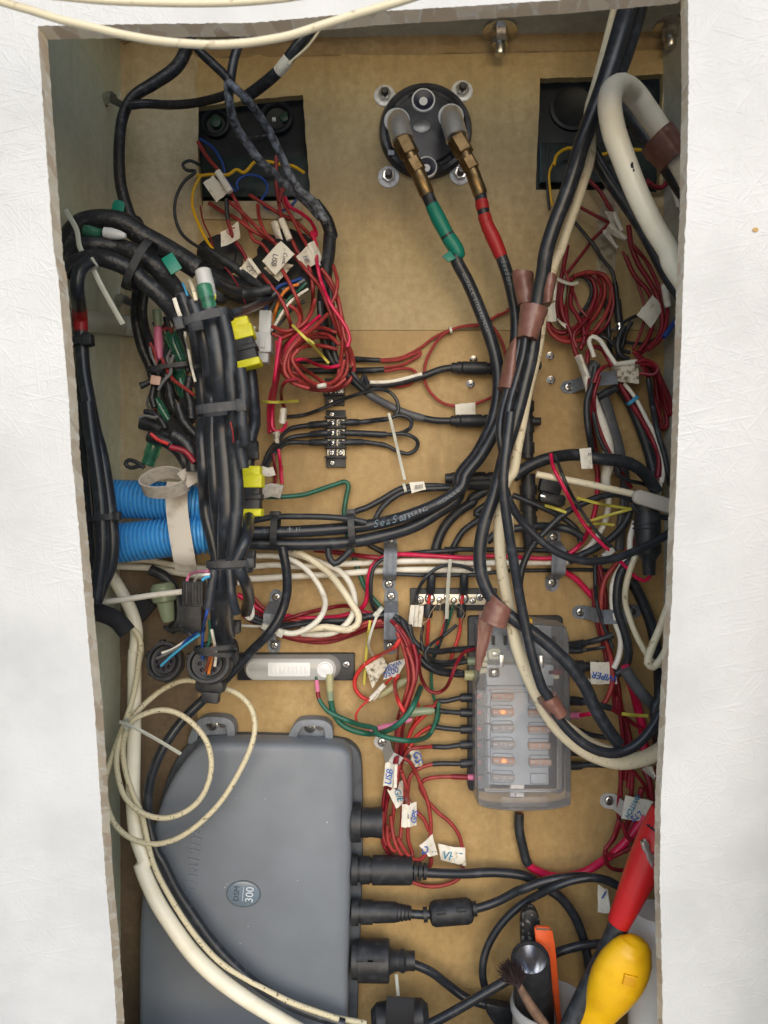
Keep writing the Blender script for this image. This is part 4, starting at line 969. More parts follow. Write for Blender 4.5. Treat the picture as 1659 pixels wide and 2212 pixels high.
coil(L_, 'E 548,790,28 440,766 330,772 256,815 236,900 272,980 380,1030 470,1030 538,990 560,900 576,790 580,690 540,520')
coil(L_, 'E 170,750,20 172,860 220,920 300,960 380,1020 460,1040 550,1010')
coil(L_, 'E 180,885,18 270,880 330,920 400,968 470,1012 540,1000')
coil(L_, 'E 250,862,20 330,855 400,885 480,907 560,895', 'p', 24)
coil(L_, 'E 440,262,30 500,340 550,460 575,600 590,700 625,800 645,900')
coil(L_, 'E 520,245,30 545,340 530,440 505,490', 'r', 26)
coil(L_, 'E 120,640,16 200,670 300,640 370,560 400,460')
coil(L_, 'E 560,760,26 470,690 360,700 270,770 225,860 240,950 320,1010 420,1035 520,1035 600,980')
coil(L_, 'E 480,560,22 400,640 300,720 220,820 200,930 260,1010 360,1045')
coil(L_, 'E 590,860,26 560,960 480,1020 390,1010 300,940 250,850 290,790')
pw_ = coil('bright pink-red wire swinging from the cut-out down the right of the coil', 'B 368,1285,16 395,1345 470,1390 540,1450 575,1540 E 375,20,30 405,100 412,220 440,350 500,490 560,580 605,650 626,720 610,775', 'p', 24)
w('pink-red wire dropping left of the coil to the tie', 'p', 24, 'E 150,740,22 155,850 148,950 128,1060 112,1200 108,1330', group='pink-red wires left of the coil')
w('pink-red wire turning up in a hook at the dirty rolled flag', 'p', 24, 'D 1500,880,24 1480,1000 1458,1180 1448,1350 1450,1470 1480,1492 1525,1470 1535,1430', group='pink-red wires left of the coil')
w('red wire leaving the coil to the rolled flag below', 'rd', 24, 'D 1620,1150,16 1545,1160 1512,1200 1508,1280 1528,1340', group='pink-red wires left of the coil')
w('red wire running straight down beside the main harness', 'p', 22, 'E 160,1440,8 172,1540 178,1640 G 1505,220 1510,340', group='red wires dropping beside the harness')
w('darker red wire running down beside the main harness', 'rd', 20, 'E 125,1470,6 138,1580 140,1659 G 1462,230 1465,330 1410,350', group='red wires dropping beside the harness')
tie('E', 443, 1028, 80, 60, 50, 22, 30, 'ct', 'clear tie closing the bottom of the red coil', head=0)
tie('E', 370, 740, 130, 60, 40, 18, 30, 'yt', 'yellow-green tie with long tails through the red coil', head=0)
strip('cable_tie_tail', 'long yellow-green tie tail crossing the red coil', 'cable tie', 'yt', 18, 'E 250,630,30 320,700,32 400,780,34 490,880,30', lay=True)
strip('cable_tie_tail', 'yellow-green tie tail lying across the panel left of the terminal strip', 'cable tie', 'yt', 20, 'E 50,1130,28 150,1134,28 290,1126,8', lay=True)
# flags in this area
G_F = 'white tape flags on the wires'
flag('A', [(1335,1210),(1390,1140),(1480,1245),(1420,1330)], 26, 'blank square white flag on the red wire over the cut-out', fold=((1420,1120),(1505,1255),46))
flag('V', [(395,1330),(565,1235),(590,1400),(405,1475)], 14, 'white flag with a red scribble over the round gauge back', text=[('8X', 500,1340,84,-65,'inkr')])
flag('V', [(862,1238),(935,1240),(985,1420),(912,1392)], 26, 'worn double white flag hanging above the jagged gauge back', mat='wl', fold=((965,1215),(1045,1410),62))
flag('V', [(570,1668),(660,1570),(775,1710),(690,1800)], 30, 'small creased white flag with faint writing left of the large square flag', fold=((665,1590),(765,1725),40), text=[('EY', 680,1690,70,60,'inkd')])
flag('V', [(805,1680),(900,1600),(1080,1640),(945,1800)], 28, 'lower stained white flag peeking from behind the large square flag', mat='wd', curl=1)
flag('V', [(785,1605),(965,1422),(1090,1545),(912,1738)], 36, 'large square white flag reading USB upside down', text=[('CooL', 1000,1590,52,100,'inkd'),('USB', 905,1600,70,100,'inkd')], curl=1.2)
flag('V', [(1100,1550),(1215,1470),(1290,1650),(1190,1690)], 34, 'creased white flag with dark strokes beside the pink wire', text=[('HF', 1200,1600,60,65,'inkd')])
flag('V', [(1215,1470),(1270,1410),(1345,1560),(1320,1655)], 32, 'white flag behind the pink wire at the black harness', fold=((1225,1480),(1320,1655),44))
flag('D', [(1505,1340),(1545,1335),(1530,1440),(1490,1430)], 34, 'rolled dirty white flag at the hooked pink wire', mat='wd', fold=((1520,1340),(1510,1440),34))
flag('D', [(1450,1500),(1500,1490),(1490,1570),(1460,1565)], 30, 'crumpled dirty tape scrap below the hooked pink wire', mat='wd')
# black taped lead from the coil and its clear tie
strip('cable_tie_tail', 'long clear tie tail standing up from the lower data cable', 'cable tie', 'ct', 20, 'E 880,1205,22 905,1300,14 940,1450,12 985,1640,22', lay=True)
w('thin black wire with a knot under the data cables', 'k', 30, 'E 640,940,22 690,1000 740,1040 720,960 700,1010', group='slim black jumper wires')
# white multi-way plug
t = thing('white_plug', 'white plastic multi-way plug with coloured wires above it', 'connector', P('D', 1395, 880, 45))
F = Fr('D', 1392, 880, 46, 2)
MB().box(F, -28, 50, -170, -10, -30, 50, 8, 6).build('latch_body', mt['wc'], parent=t)
MB().box(F, -58, 58, -25, 105, -40, 60, 10, 8).build('housing', mt['wc'], parent=t)
MB().box(F, -40, 40, 100, 168, -25, 40, 8, 6).build('wire_entry', mt['wc'], parent=t)
MB().box(F, -20, 20, -10, 80, 58, 70, 6, 4).build('rib', mt['wc'], parent=t)
MB().tube([F.p(-60,-70,10), F.p(-78,-30,12), F.p(-70,30,10), F.p(-50,60,5)], 10*F.s, 8, flat=.5).build('lever', mt['wc'], parent=t)
stamp('D', 1340, 1450, 710, 1050, 55)
# ------------------------------------------------------------------ lower centre: hoses, white cables, clamps, red bundles
w('green wire bending down behind the big hoses from the strap', 'g', 32, 'G 1390,425,25 1520,425 1659,410 H 580,52,10 700,12 760,-5 782,15 768,100 755,200 790,400 815,470 850,580 900,700 980,800 1020,845', name='wire')
w('black data cable curving left from the barcode label to the hoses', 'k', 42, 'H 1450,28,14 1290,22 1130,40 1000,112 900,165 820,195 760,260', name='data_cable', cat='cable', group='black cables left of the barcode label')
w('shorter black data cable curving down to the hoses', 'k', 40, 'H 1450,36,14 1290,42 1150,60 1060,110 990,180 955,250', name='data_cable', cat='cable', group='black cables left of the barcode label')
for (a, b, lb) in (((1250,1632),(1600,1632),'upper'),((1330,1668),(1620,1660),'lower')):
    plug('E', a, b, 16, PR, label='black threaded plug meeting the backbone below the steering hose, %s one' % lb, name='plug', group='plugs on the backbone')
flag('H', [(1180,0),(1275,-8),(1290,45),(1195,70)], 20, 'white barcode label wrapped on the black data cable', curl=.5, text=[('IIIIII', 1240,30,40,-8,'inkd')])
tie('H', 1150, 35, -15, 60, 60, 18, 16, 'ct', 'clear tie head round the black cables by the barcode label', head=0)
w('thick black cable sweeping down behind the white cables from the backbone', 'k', 64, 'H 1345,470,10 1365,390 1410,290 1500,190 1600,120 I 170,280 300,200', name='cable', cat='cable', group='black cables sweeping down from the backbone')
w('slim black cable sweeping down behind the white cables from the backbone', 'k', 42, 'H 1450,470,10 1480,400 1530,320 1659,215 I 200,370 300,290', name='cable', cat='cable', group='black cables sweeping down from the backbone')
# long runs across the panel
w('black cable along the top of the white cable run', 'k', 34, 'H 900,395,6 960,430 1060,470 1280,455 1500,440 I 0,602 350,606 700,612 860,640', name='cable', cat='cable')
wr1 = w('long white cable across the panel, uppermost of the run', 'w', 40, 'G 440,850,30 620,840 800,870 1000,890 H 140,550,16 300,538 450,548 750,532 1000,520 1400,512 I 120,690 400,690 700,688 790,690 870,645 960,570 1045,430 1075,260 1055,110 T 1090,600 1080,420 1030,250 980,80,20', name='cable', cat='cable', group='white cables across the panel')
w('long white cable across the panel, lowest of the run', 'w', 44, 'G 440,880,30 650,890 900,930 H 140,628,14 400,614 700,598 1000,576 1400,570 I 150,740 300,735', name='cable', cat='cable', group='white cables across the panel')
w('black wire under the white cable run beside the bus bar', 'k', 26, 'H 1090,598,4 1300,606 1500,604 I 180,770 420,742 620,740 850,735 1080,740', group='black wires under the white run')
pk = w('pink-red wire rising beside the saddle clamp and running right on the white run', 'p', 30, 'H 800,840,8 870,820 905,750 912,640 940,545 1000,492 1100,470 1300,478 1600,490 I 200,648 500,655 700,660 830,622 920,520 985,340 1000,180 990,20 T 960,500 930,330 910,200')
w('black wire paired with the pink-red wire at the saddle clamp', 'k', 26, 'H 990,880,6 940,800 930,660 948,560 1000,505 1100,490')
w('red cable end slipping under the steering hoses', 'rd', 34, 'H 560,440,10 700,455 850,478 980,492')
for i, (pth, m_, d_) in enumerate((('H 60,730,10 160,800 250,850 350,870 500,885 700,880 860,848 930,860 1010,905 1100,940 1180,1020','p',34),('H 150,740,8 230,820 340,880 500,905 720,895 880,870 1000,900 1090,930','r',26),('H 120,820,8 200,870 330,900 480,860 640,822 780,806 870,845 960,880 1060,910','rd',26),
        ('H 90,860,8 150,905 260,950 350,1000 480,1033 640,1042 790,1002 930,950 1010,938 1090,950 1150,1000','rd',28),('H 110,850,8 220,950 380,1005 520,1028 680,1020 830,985 950,940 1040,930','rd',28),('H 130,830,8 260,940 430,1012 600,1018 760,990 900,932 1030,915','r',28),('H 300,960,8 430,1000 600,1000 780,965 900,915 1000,905','r',26))):
    w('red wire in the bundle sagging under the white cable loops', m_, d_, pth, group='red bundle under the white loops')
w('black wire in the bundle behind the white cable loops', 'k', 44, 'H 150,870,8 250,920 380,935 550,912 700,915 820,890 960,870 1080,870 1160,930', group='black wires in the sagging bundle')
w('black wire low in the bundle behind the white cable loops', 'k', 30, 'H 150,900,8 300,945 450,930 600,905 760,900 900,880', group='black wires in the sagging bundle')
w('white cable loop returning behind the large loop near the clamp', 'w', 42, 'H 360,450,18 480,480 620,532 720,575 790,655 822,755 812,860 765,930 690,978 600,992 480,985', name='cable', cat='cable', group='white cable loops')
w('stained white cable loop, largest of the three', 'c', 46, 'H 430,440,26 540,505 650,585 735,690 800,785 850,870 838,930 780,962 640,945 480,965', name='cable', cat='cable', group='white cable loops')
w('white cable loop, innermost of the three', 'w', 38, 'H 150,480,26 300,480 420,510 520,580 600,690 632,790 600,880 520,950 420,986 330,972', name='cable', cat='cable', group='white cable loops')
w('short white cable ending at the harness below the run', 'w', 36, 'G 1300,995,24 1200,985 1000,960', name='cable', cat='cable')
# saddle clamps
pclamp('H', (1060,370), (1048,662), 84, 110, 1.5, 'grey saddle clamp holding the white run above the second clamp', r=28)
pclamp('H', (1062,742), (1056,1068), 88, 120, 1.5, 'grey saddle clamp holding the red bundle above the stained flags', r=28)
pclamp('H', (312,748), (298,1062), 84, 130, 1.5, 'grey saddle clamp beside the thick black cable above the frosted lamp', r=28)
pclamp('I', (712,520), (702,820), 90, 130, 1.5, 'grey saddle clamp holding the right end of the white run', r=30)
tie('H', 985, 838, 40, 60, 60, 26, 12, 'ct', 'clear tie on the green wire beside the lower saddle clamp', head=1, tail=0)
strip('cable_tie_tail', 'yellow tie tail standing between the frosted lamp and the flags', 'cable tie', 'yt', 16, 'H 925,900,14 905,1050 885,1320,6')
strip('cable_tie_tail', 'clear bent tie tail beside the yellow tie', 'cable tie', 'ct', 18, 'H 965,880,16 925,1000 915,1070 945,1135,6')
tie('H', 280, 955, -70, 130, 60, 34, 22, 'ct', 'clear tie tying the white loops to the saddle clamp', head=1)
strip('cable_tie_tail', 'clear tie tail pointing left from the harness clip', 'cable tie', 'ct', 16, 'H 80,935,40 150,938,34 230,940,26')
# bus bar leads
for x, lb in ((1325,'left'),(1540,'right')):
    q = w('thick black lead into the %s large screw of the bus bar, red end below' % lb, 'rb', 24, 'H %d,600,8 %d,700,8 %d,760,10 %d,830,8 %d,930 %d,1010 %d,1100 %d,1200' % (x, x-5, x-15, x-20, x-20 if x < 1400 else x-25, x-25 if x < 1400 else x-40, x-30 if x < 1400 else x-70, x-40 if x < 1400 else x-100), group='leads of the bus bar')
    sleeve(q, ('H',x,600), ('H',x-5,712), 2.4, 'k', 'shrink_sleeve'); sleeve(q, ('H',x-18,800), ('H',x-20,885), 2.4, 'k', 'shrink_sleeve')
w('dark green wire from the bus bar down to the splices', 'g', 20, 'H 1470,790,8 1440,900 1400,1000 1345,1100 1325,1250 1340,1400 1375,1470 1360,1580 1300,1659', group='thin leads of the bus bar')
w('thin red lead from the middle of the bus bar', 'rb', 18, 'H 1420,790,8 1412,900 1395,980 1360,1060', group='thin leads of the bus bar')
w('thin black lead below the bus bar', 'k', 18, 'H 1400,790,8 1420,900 1400,1000 1370,1080 1320,1200', group='thin leads of the bus bar')
w('thin black lead from the bus bar to the flag', 'k', 24, 'H 1600,575,14 1540,550 1450,538 1370,555 1290,620 1240,700 1220,800,12')
for i in range(5):
    x = 1280+i*55; w('frayed bare strand under the bus bar', 'cop', 5, 'H %d,760,11 %d,850 %d,900 %d,%d' % (1390+i*4, x+40, x+20, x+random.randint(-20,30), 925+i*3), group='frayed strands at the bus bar', name='wire_strand')
flag('H', [(1190,798),(1275,805),(1262,945),(1172,935)], 12, 'blank white double flag hanging at the left end of the bus bar', curl=.8, fold=((1232,800),(1222,940),34))
strip('cable_tie', 'clear tie standing upright across the bus bar', 'cable tie', 'ct', 24, 'H 1450,500,14 1438,620,16 1430,760,18 1425,890,10')
# black wires gathering left of the fuse block
BK = 'black wires gathered left of the fuse block'
for pth, d_, lb in (('H 1080,870,8 1150,920 1190,1010 1215,1100 1260,1170 1350,1230 1450,1250 1545,1252',44,'black wire curving into the yellowish sleeve of the fuse block'),('H 1100,890,10 1170,960 1205,1060 1260,1150 1350,1190 1450,1185 1570,1165',36,'black wire curving into the pale green sleeve of the fuse block'),('H 1180,930,10 1200,1020 1260,1080 1350,1105 1450,1095 1610,1085',40,'black wire running level into the top of the fuse block'),
        ('H 1270,940,10 1260,1020 1275,1100 1340,1160 1430,1170 1540,1140',20,'thin black wire swinging under its neighbours'),('H 1490,930,10 1420,990 1330,1050 1285,1110 1300,1170 1380,1215 1500,1230',22,'thin black wire crossing down from the bus bar'),('H 1130,900,12 1180,1000 1230,1110 1290,1190 1400,1245 1520,1235',26,'black wire hugging the gathered bundle')):
    w(lb, 'k', d_, pth, group=BK)
w('black and maroon wire looping down left of the fuse block', 'rd', 24, 'H 1610,1085,14 1540,1110 1490,1180 1455,1270 1420,1340 1370,1372 1310,1360 1265,1290 1245,1200 1250,1120')
plug('H', (1540,1258), (1640,1262), 12, [(0,28),(0,34),(1,34)], mat='yp', label='pale yellow insulated crimp at the left of the fuse block', name='crimp_sleeve', cat='crimp')
plug('H', (1560,1165), (1640,1168), 12, [(0,22),(0,28),(1,28)], mat='gp', label='pale green insulated crimp at the left of the fuse block', name='crimp_sleeve', cat='crimp')
# fuse block leads on the left
FL = 'leads on the left of the fuse block'
for y, x0, pth, m_, lb in ((412,700,'K 1000,408,12 930,410 850,412 760,432 700,436 680,470 640,470 590,500 560,560 520,640','rb','first'),(508,660,'K 1000,512,12 930,510 850,508 760,502 660,495 600,540 545,600 505,690 480,760','rb','second'),(612,660,'K 1000,616,12 930,615 850,618 760,612 660,602 600,632 555,672 520,740','rb','third'),(716,660,'K 1000,716,12 930,716 850,720 760,732 662,730 590,735 520,748 480,800 462,870 485,960 512,1080 560,1150 612,1205 645,1280','r','fourth'),(836,665,'K 1000,832,12 930,835 850,842 760,840 668,845 605,862 548,892 515,945 510,1010 500,1080','r','fifth'),(928,790,'K 1000,930,12 930,930 850,928 790,926 690,930 615,948 588,985 620,1060 700,1155 790,1232 842,1310 864,1390','r','sixth')):
    q = w('red lead with black boot entering the left of the fuse block, %s from top' % lb, m_, 26, pth, group=FL)
    if y != 928:
        sleeve(q, ('K',x0,y), ('K',855,y+2), 1.25, 'k', 'shrink_sleeve'); sleeve(q, ('K',845,y), ('K',950,y), 2.2, 'k', 'boot')
    else:
        sleeve(q, ('K',790,926), ('K',900,928), 1.3, 'rd', 'shrink_sleeve'); sleeve(q, ('K',895,928), ('K',945,930), 1.5, 'pk', 'crimp')
# the red bundle dropping between the case and the fuse block
RB = 'red wires dropping between the case and the fuse block'
for pth, m_, d_ in (('H 1060,900,8 1120,960 1180,1040 1205,1140 1222,1230 1200,1330 1160,1450 1130,1550 1110,1659','rd',28),('H 1090,930,8 1150,1000 1185,1090 1205,1200 1210,1300 1180,1420 1150,1530 1125,1659 K 440,760','r',28),('H 1100,950,8 1160,1050 1190,1180 1190,1300 1160,1400 1120,1500 1100,1600 K 430,800','rd',28),('H 1100,980,10 1140,1080 1170,1200 1175,1320 1145,1430 K 480,480 450,620 445,780 425,850','r',26),('K 540,60,10 565,160 560,270 530,380 490,500 470,640 460,780 440,850','rd',30),('K 500,80,10 540,200 545,300 510,420 470,540 440,680 425,840','r',26),('K 450,20,6 440,150 430,240 450,330','r',14),('K 590,320,10 570,400 580,480','rb',16)):
    w('red wire in the bundle dropping past the stained flags', m_, d_, pth, group=RB)
w('bright red wire arching left from the clamp to the stained flag', 'rb', 28, 'H 1120,1020,10 1085,1075 1010,1118 930,1160 860,1220 825,1290 830,1350 870,1400 925,1425', group='bright red loops at the stained flags')
w('bright red wire curving up from the flag to the green splice', 'rb', 28, 'H 1115,1255,18 1090,1290 1088,1350 1110,1430 1145,1495', group='bright red loops at the stained flags')
w('thin bright red wire dropping from the flag to the pink splice', 'rb', 15, 'H 1070,1270,18 1000,1340 930,1410 865,1465 832,1520 845,1575 920,1612', group='bright red loops at the stained flags')
plug('H', (960,1405), (1190,1275), 16, [(0,8),(.05,18),(.25,26),(.45,22),(.5,26),(.75,26),(.9,16),(1,10)], mat='yp', label='yellowish clear splice under the stained flags', name='splice', cat='splice')
flag('H', [(885,1180),(1000,1128),(1040,1195),(940,1345)], 14, 'large stained white flag left of the blue-inked flag', mat='wd', curl=1.5)
flag('H', [(1010,1290),(1050,1180),(1175,1140),(1105,1265)], 18, 'white flag with blue ink reading upside down beside the large stained flag', text=[('WASH', 1075,1190,42,155,'ink'),('0050', 1062,1232,56,155,'ink')], curl=1)
flag('H', [(915,1420),(1010,1310),(1030,1325),(950,1425)], 22, 'narrow white rolled flag with dark marks below the stained flags', fold=((930,1415),(1020,1320),34))
gl = w('thick green wire sweeping from the lamp crimp to the splices', 'g', 38, 'H 660,1250,16 662,1330 668,1420 685,1500 740,1580 850,1630 960,1640 1060,1610 1150,1540 1210,1450 1255,1340', name='wire')
sleeve(gl, ('H',660,1262), ('H',666,1345), 1.35, 'yp', 'crimp'); sleeve(gl, ('H',666,1335), ('H',670,1425), 1.2, 'gp', 'shrink_sleeve')
dl = w('dark green and black wire pair running under the green wire from the pink crimp', 'g', 34, 'H 572,1260,12 580,1340 590,1410 640,1485 740,1540 850,1580 960,1610 K 300,640 420,680 540,690 640,660 690,560 710,440', taper=[.7,.8,1,1,1,1,1,.8,.8])
sleeve(dl, ('H',575,1280), ('H',585,1370), 1.2, 'pk', 'crimp'); sleeve(dl, ('H',583,1355), ('H',590,1420), 1.1, 'rd', 'shrink_sleeve')
plug('H', (925,1620), (1200,1545), 22, [(0,10),(.06,17),(.42,19),(.46,13),(.56,13),(.6,19),(.94,18),(1,10)], mat='pk', label='pink clear butt splice above the green wire', name='splice', cat='splice')
plug('H', (1120,1505), (1345,1488), 24, [(0,14),(.1,28),(.4,32),(.7,26),(.9,24),(1,14)], mat='gp', label='pale green wrapped splice right of the pink splice', name='splice', cat='splice')
# loops hanging left of the fuse block
LP = 'red wires hanging in long loops above the black plugs'
for pth, m_ in (('K 430,780,10 400,880 365,990 345,1120 338,1250 350,1370 395,1440 440,1470','rd'),('K 440,790,10 420,900 390,1010 365,1130 355,1260 370,1360 420,1420','rd'),('K 450,850,12 440,950 430,1000 415,1150 395,1290 372,1370 345,1300 345,1150','r'),('K 465,880,12 490,980 475,1110 466,1250 448,1370 418,1412 380,1350 370,1240','r'),('K 470,900,12 500,1000 510,1100 508,1230 510,1340 537,1440 520,1472 470,1440 430,1370 405,1270 395,1180','r'),('K 470,800,14 520,830 560,900 590,970 632,1072 656,1200 655,1310 632,1420 582,1470 530,1458 480,1395 440,1320','r'),('K 660,1455,8 660,1490 640,1530','r')):
    w('red wire hanging in a long loop over the panel beside the case', m_, 26, pth, group=LP)
w('red wire leaving its white flag and sagging under the top plug cable', 'r', 26, 'K 868,1500,8 868,1540 838,1592 760,1630 640,1642 520,1605 440,1540')
flag('K', [(512,722),(578,722),(605,865),(535,858)], 16, 'dirty white flag with blue scribble at the pale clamp', mat='wd', text=[('GS', 568,790,70,75,'ink')])
flag('K', [(362,838),(420,845),(405,990),(345,985)], 16, 'white flag reading USB upright beside the case', text=[('USB', 385,920,62,-82,'ink')], fold=((430,845),(424,995),26))
flag('K', [(372,1000),(475,950),(500,1085),(430,1130)], 15, 'crumpled white flag with teal scribble below the USB flag', mat='wl', text=[('G/E', 445,1035,60,70,'inkt')])
flag('K', [(468,1095),(565,1092),(565,1255),(465,1250)], 20, 'white double flag with dark stroke and blue writing hanging lowest of the cluster', text=[('GPS', 550,1180,52,-78,'ink'),('~', 510,1170,60,80,'inkd')], fold=((515,1092),(515,1252),26))
flag('K', [(580,1360),(670,1305),(705,1450),(640,1440)], 12, 'torn white flag with a blue stroke beside the VHF flag', text=[('D', 615,1395,70,-10,'ink'),(':', 680,1400,60,70,'inkd')])
flag('K', [(705,1370),(880,1385),(875,1490),(725,1475)], 12, 'white flag reading VHF beside the thick black plug', text=[('VHF', 790,1435,74,5,'inkt')], fold=((862,1390),(876,1505),28))
pclamp('K', (340,700), (500,790), 90, 40, 1.5, 'pale translucent clamp screwed down left of the fuse block', mat='pc', r=30)
# ------------------------------------------------------------------ steering hoses with brass ends
def hose_end(wr, nuts):
    for p0, p1, h0, h1, r, n in nuts:
        s_ = su('B')*(D-h0*.001)/FOC
        MB().rod(P('B', *p0, h0), P('B', *p1, h1), [(0,r*.92*s_),(.06,r*s_),(.94,r*s_),(1,r*.92*s_)], n).build('brass_nut' if n == 6 else 'ferrule', mt['bs'], parent=wr.o, smooth=n != 6)
h1 = w('black steering hose with green tape from the left elbow fitting', 'kh', 84, 'B 1285,1240,50 1340,1365,48 1430,1540,44 1500,1659,42 E 1320,190,40 1400,355,36 1478,540 1545,720 1588,880,36 F 272,1000,36 262,1130 218,1300 128,1475 15,1625,36 H 1500,90,34 1350,205 1200,290 1000,350,30 800,388 600,402 350,404 140,398 -20,396,40', name='steering_hose', cat='hose', group='steering hoses')
hose_end(h1, [((1133,915),(1185,1020),52,54,68,6),((1180,1010),(1205,1055),54,54,50,20),((1192,1040),(1240,1125),54,53,58,6),((1232,1115),(1300,1275),53,50,49,20)])
sleeve(h1, ('B',1335,1345), ('E',1345,195), 1.12, 'gt', 'green_tape', step=True)
sleeve(h1, ('B',1420,1530), ('B',1440,1560), 1.15, 'kh', 'tape_gap')
MB().slab(Fr('E', 1290, 175, 50), [(-60,5),(-10,-30),(30,20),(-20,45)], -6, 3, 1).build('tape_end', mt['gt'], parent=h1.o)
h2 = w('black steering hose with red tape from the right elbow fitting', 'kh', 80, 'B 1640,1250,50 F 190,-40,46 240,70,44 300,215 350,380,38 384,560 385,700 368,850,36 335,1020 300,1180 240,1335 150,1490 50,1620,34 H 1530,20,40 1400,120 1250,188 1100,238 900,282,36 700,304 400,322 140,326 -20,330,46', name='steering_hose', cat='hose', group='steering hoses')
hose_end(h2, [((1485,905),(1545,1010),52,54,66,6),((1540,1000),(1560,1050),54,54,48,20),((1550,1035),(1592,1110),54,53,56,6),((1585,1105),(1648,1275),53,50,47,20)])
_i, _j = sorted((near(h2,'B',1655,1320), near(h2,'F',300,195)))
for _a, _b in ((0,.20),(.24,.42),(.46,1.0)):
    _m, _n = h2.q[int(_i+(_j-_i)*_a)], h2.q[int(_i+(_j-_i)*_b)]; sleeve(h2, ('U',_m[0],_m[1]), ('U',_n[0],_n[1]), 1.12, 'rt', 'red_tape', step=True)
def on_hose(wr, c, x, y, s_, size, ang, mat, dy=0.0, shear=0.0):
    """print that follows the hose letter by letter, starting at the given point"""
    i = near(wr, c, x, y); mb = MB(); a = math.radians(ang); dirv = np.array((math.cos(a), math.sin(a)))
    st = 1 if np.dot(wr.q[min(i+2, len(wr.q)-1)][:2]-wr.q[max(i-2, 0)][:2], dirv) > 0 else -1
    pos = wr.q[i][:2].copy()
    for ch in s_:
        j = i
        tg = (wr.q[min(max(j+2*st, 0), len(wr.q)-1)][:2] - wr.q[min(max(j-2*st, 0), len(wr.q)-1)][:2]); tg = tg/np.hypot(*tg)
        base = wr.q[j][:2]; pos = base + tg*np.dot(pos-base, tg)
        F = Fr('U', pos[0], pos[1], wr.h[j]); k_ = wr.r[j]; F.o = W(pos[0], pos[1], wr.h[j]) ; F.s = su(c)*(D-wr.h[j]*.001)/FOC
        view = (Vector((0,-D,0))-F.o).normalized(); off = F.p(0, dy, 0)-F.o; dep = math.sqrt(max(0, k_*k_-off.length_squared)); F.o = F.o + view*(dep+.0011)
        text_mesh(F, ch, 0, dy, size, math.degrees(math.atan2(tg[1], tg[0])), mat, None, z=0, thick=.3, shear=shear, mb=mb)
        pos = pos + tg*size*su(c)*(.38 if ch in 'tirI1+' else .62)
        while 0 < i+st < len(wr.q) and np.dot(wr.q[i+st][:2]-pos, tg) < 0: i += st
    mb.build('hose_print', mt[mat], parent=wr.o, smooth=False)
on_hose(h2, 'H', 945, 268, 'SeaStar', 66, -9, 'ps', shear=.35)
on_hose(h2, 'H', 1130, 228, 'STEERING', 40, -15, 'pd')
on_hose(h2, 'H', 1370, 130, 'HYDRAULIC', 32, -38, 'pd')
on_hose(h2, 'H', 225, 322, '1558', 34, 0, 'ps', dy=-8); on_hose(h2, 'H', 395, 322, '+', 70, 0, 'pd', dy=-14); on_hose(h2, 'H', 443, 320, 'H', 40, 0, 'pd', dy=-12)
on_hose(h1, 'E', 1360, 290, 'HYDRAULIC STEERING HOSE', 30, 66, 'pd', dy=10)
on_hose(h2, 'F', 300, 200, 'SeaStar', 44, 68, 'ps', shear=.35)
w('slim black cable lying along the top of the steering hoses', 'k', 42, 'H 150,250,50 300,225 480,222 650,226 800,240 900,262', name='cable', cat='cable')
tie('H', 306, 318, 2, 215, 180, 44, 44, 'kc', 'black tie round both steering hoses near the yellow connector', head=-1)
tie('H', 806, 305, -4, 215, 180, 42, 42, 'kc', 'black tie round both steering hoses near the clear tie tail', head=-1)
w('black cable dropping from the hoses behind the red cable', 'k', 46, 'H 650,430,30 655,480 690,530 740,500 800,440', name='cable', cat='cable')

# ------------------------------------------------------------------ right side, at the back
strip('tape_strip', 'stained beige tape strip stuck to the panel behind the red wires', 'tape', 'wt', 120, 'C 690,1240,1 660,1400,1 630,1560,1 F 975,130,1 970,290,1', thick=.03, lay=False)
w('slim black wire standing at the left edge of the right cut-out', 'k', 16, 'C 270,940,6 258,1060 258,1220 270,1370', group='slim wires at the right cut-out')
w('yellow wire dropping at the left edge of the right cut-out', 'y', 16, 'C 300,1060,6 272,1120 275,1240 290,1345', group='slim wires at the right cut-out')
w('yellow wire arching inside the right cut-out', 'y', 22, 'C 300,1080,6 320,1015 380,972 450,972 620,1010 700,978 870,980')
RR = 'red wires hanging from the right cut-out'
w('red wire slanting down from the right cut-out into the white flags', 'rd', 26, 'C 520,1165,8 600,1250 660,1350 700,1420', group=RR)
w('red wire reaching the white flags from behind the cream cable', 'rd', 22, 'C 400,1310,10 470,1352 560,1402 660,1455', group=RR)
w('red wire running from the flags down to the red coil', 'rd', 22, 'C 680,1440,10 620,1500 540,1580 F 850,120 720,290 690,330', group=RR)
w('red wire hooking round under the right cut-out', 'rd', 34, 'C 900,1180,8 950,1215 1000,1225 1045,1180 1050,1140', group=RR)
w('red wire crossing behind the white hose loop', 'rd', 28, 'C 600,1120,6 720,1190 800,1210 930,1200', group=RR)
w('blue-sheathed wire end beside the panel edge', 'b', 36, 'C 1110,1240,20 1130,1300 1140,1380', group='wires at the panel edge')
w('short white wire end beside the panel edge', 'w', 28, 'C 1070,1190,26 1090,1270 1115,1355', group='wires at the panel edge')
fw = w('slim black wire ending in a metal ferrule above the wire tangle', 'k', 24, 'C 400,1400,10 440,1455 510,1540 590,1640 F 880,90 950,200 1010,275 1030,350 1045,480 1062,640', name='wire')
sleeve(fw, ('F',1030,350), ('F',1045,470), 1.4, 'k', 'shrink_sleeve'); sleeve(fw, ('F',1043,470), ('F',1060,612), 2.1, 'k', 'boot')
plug('F', (1060,618), (1064,664), 14, [(0,19),(1,19)], mat='st', parent=fw.o, name='ferrule', n=12)
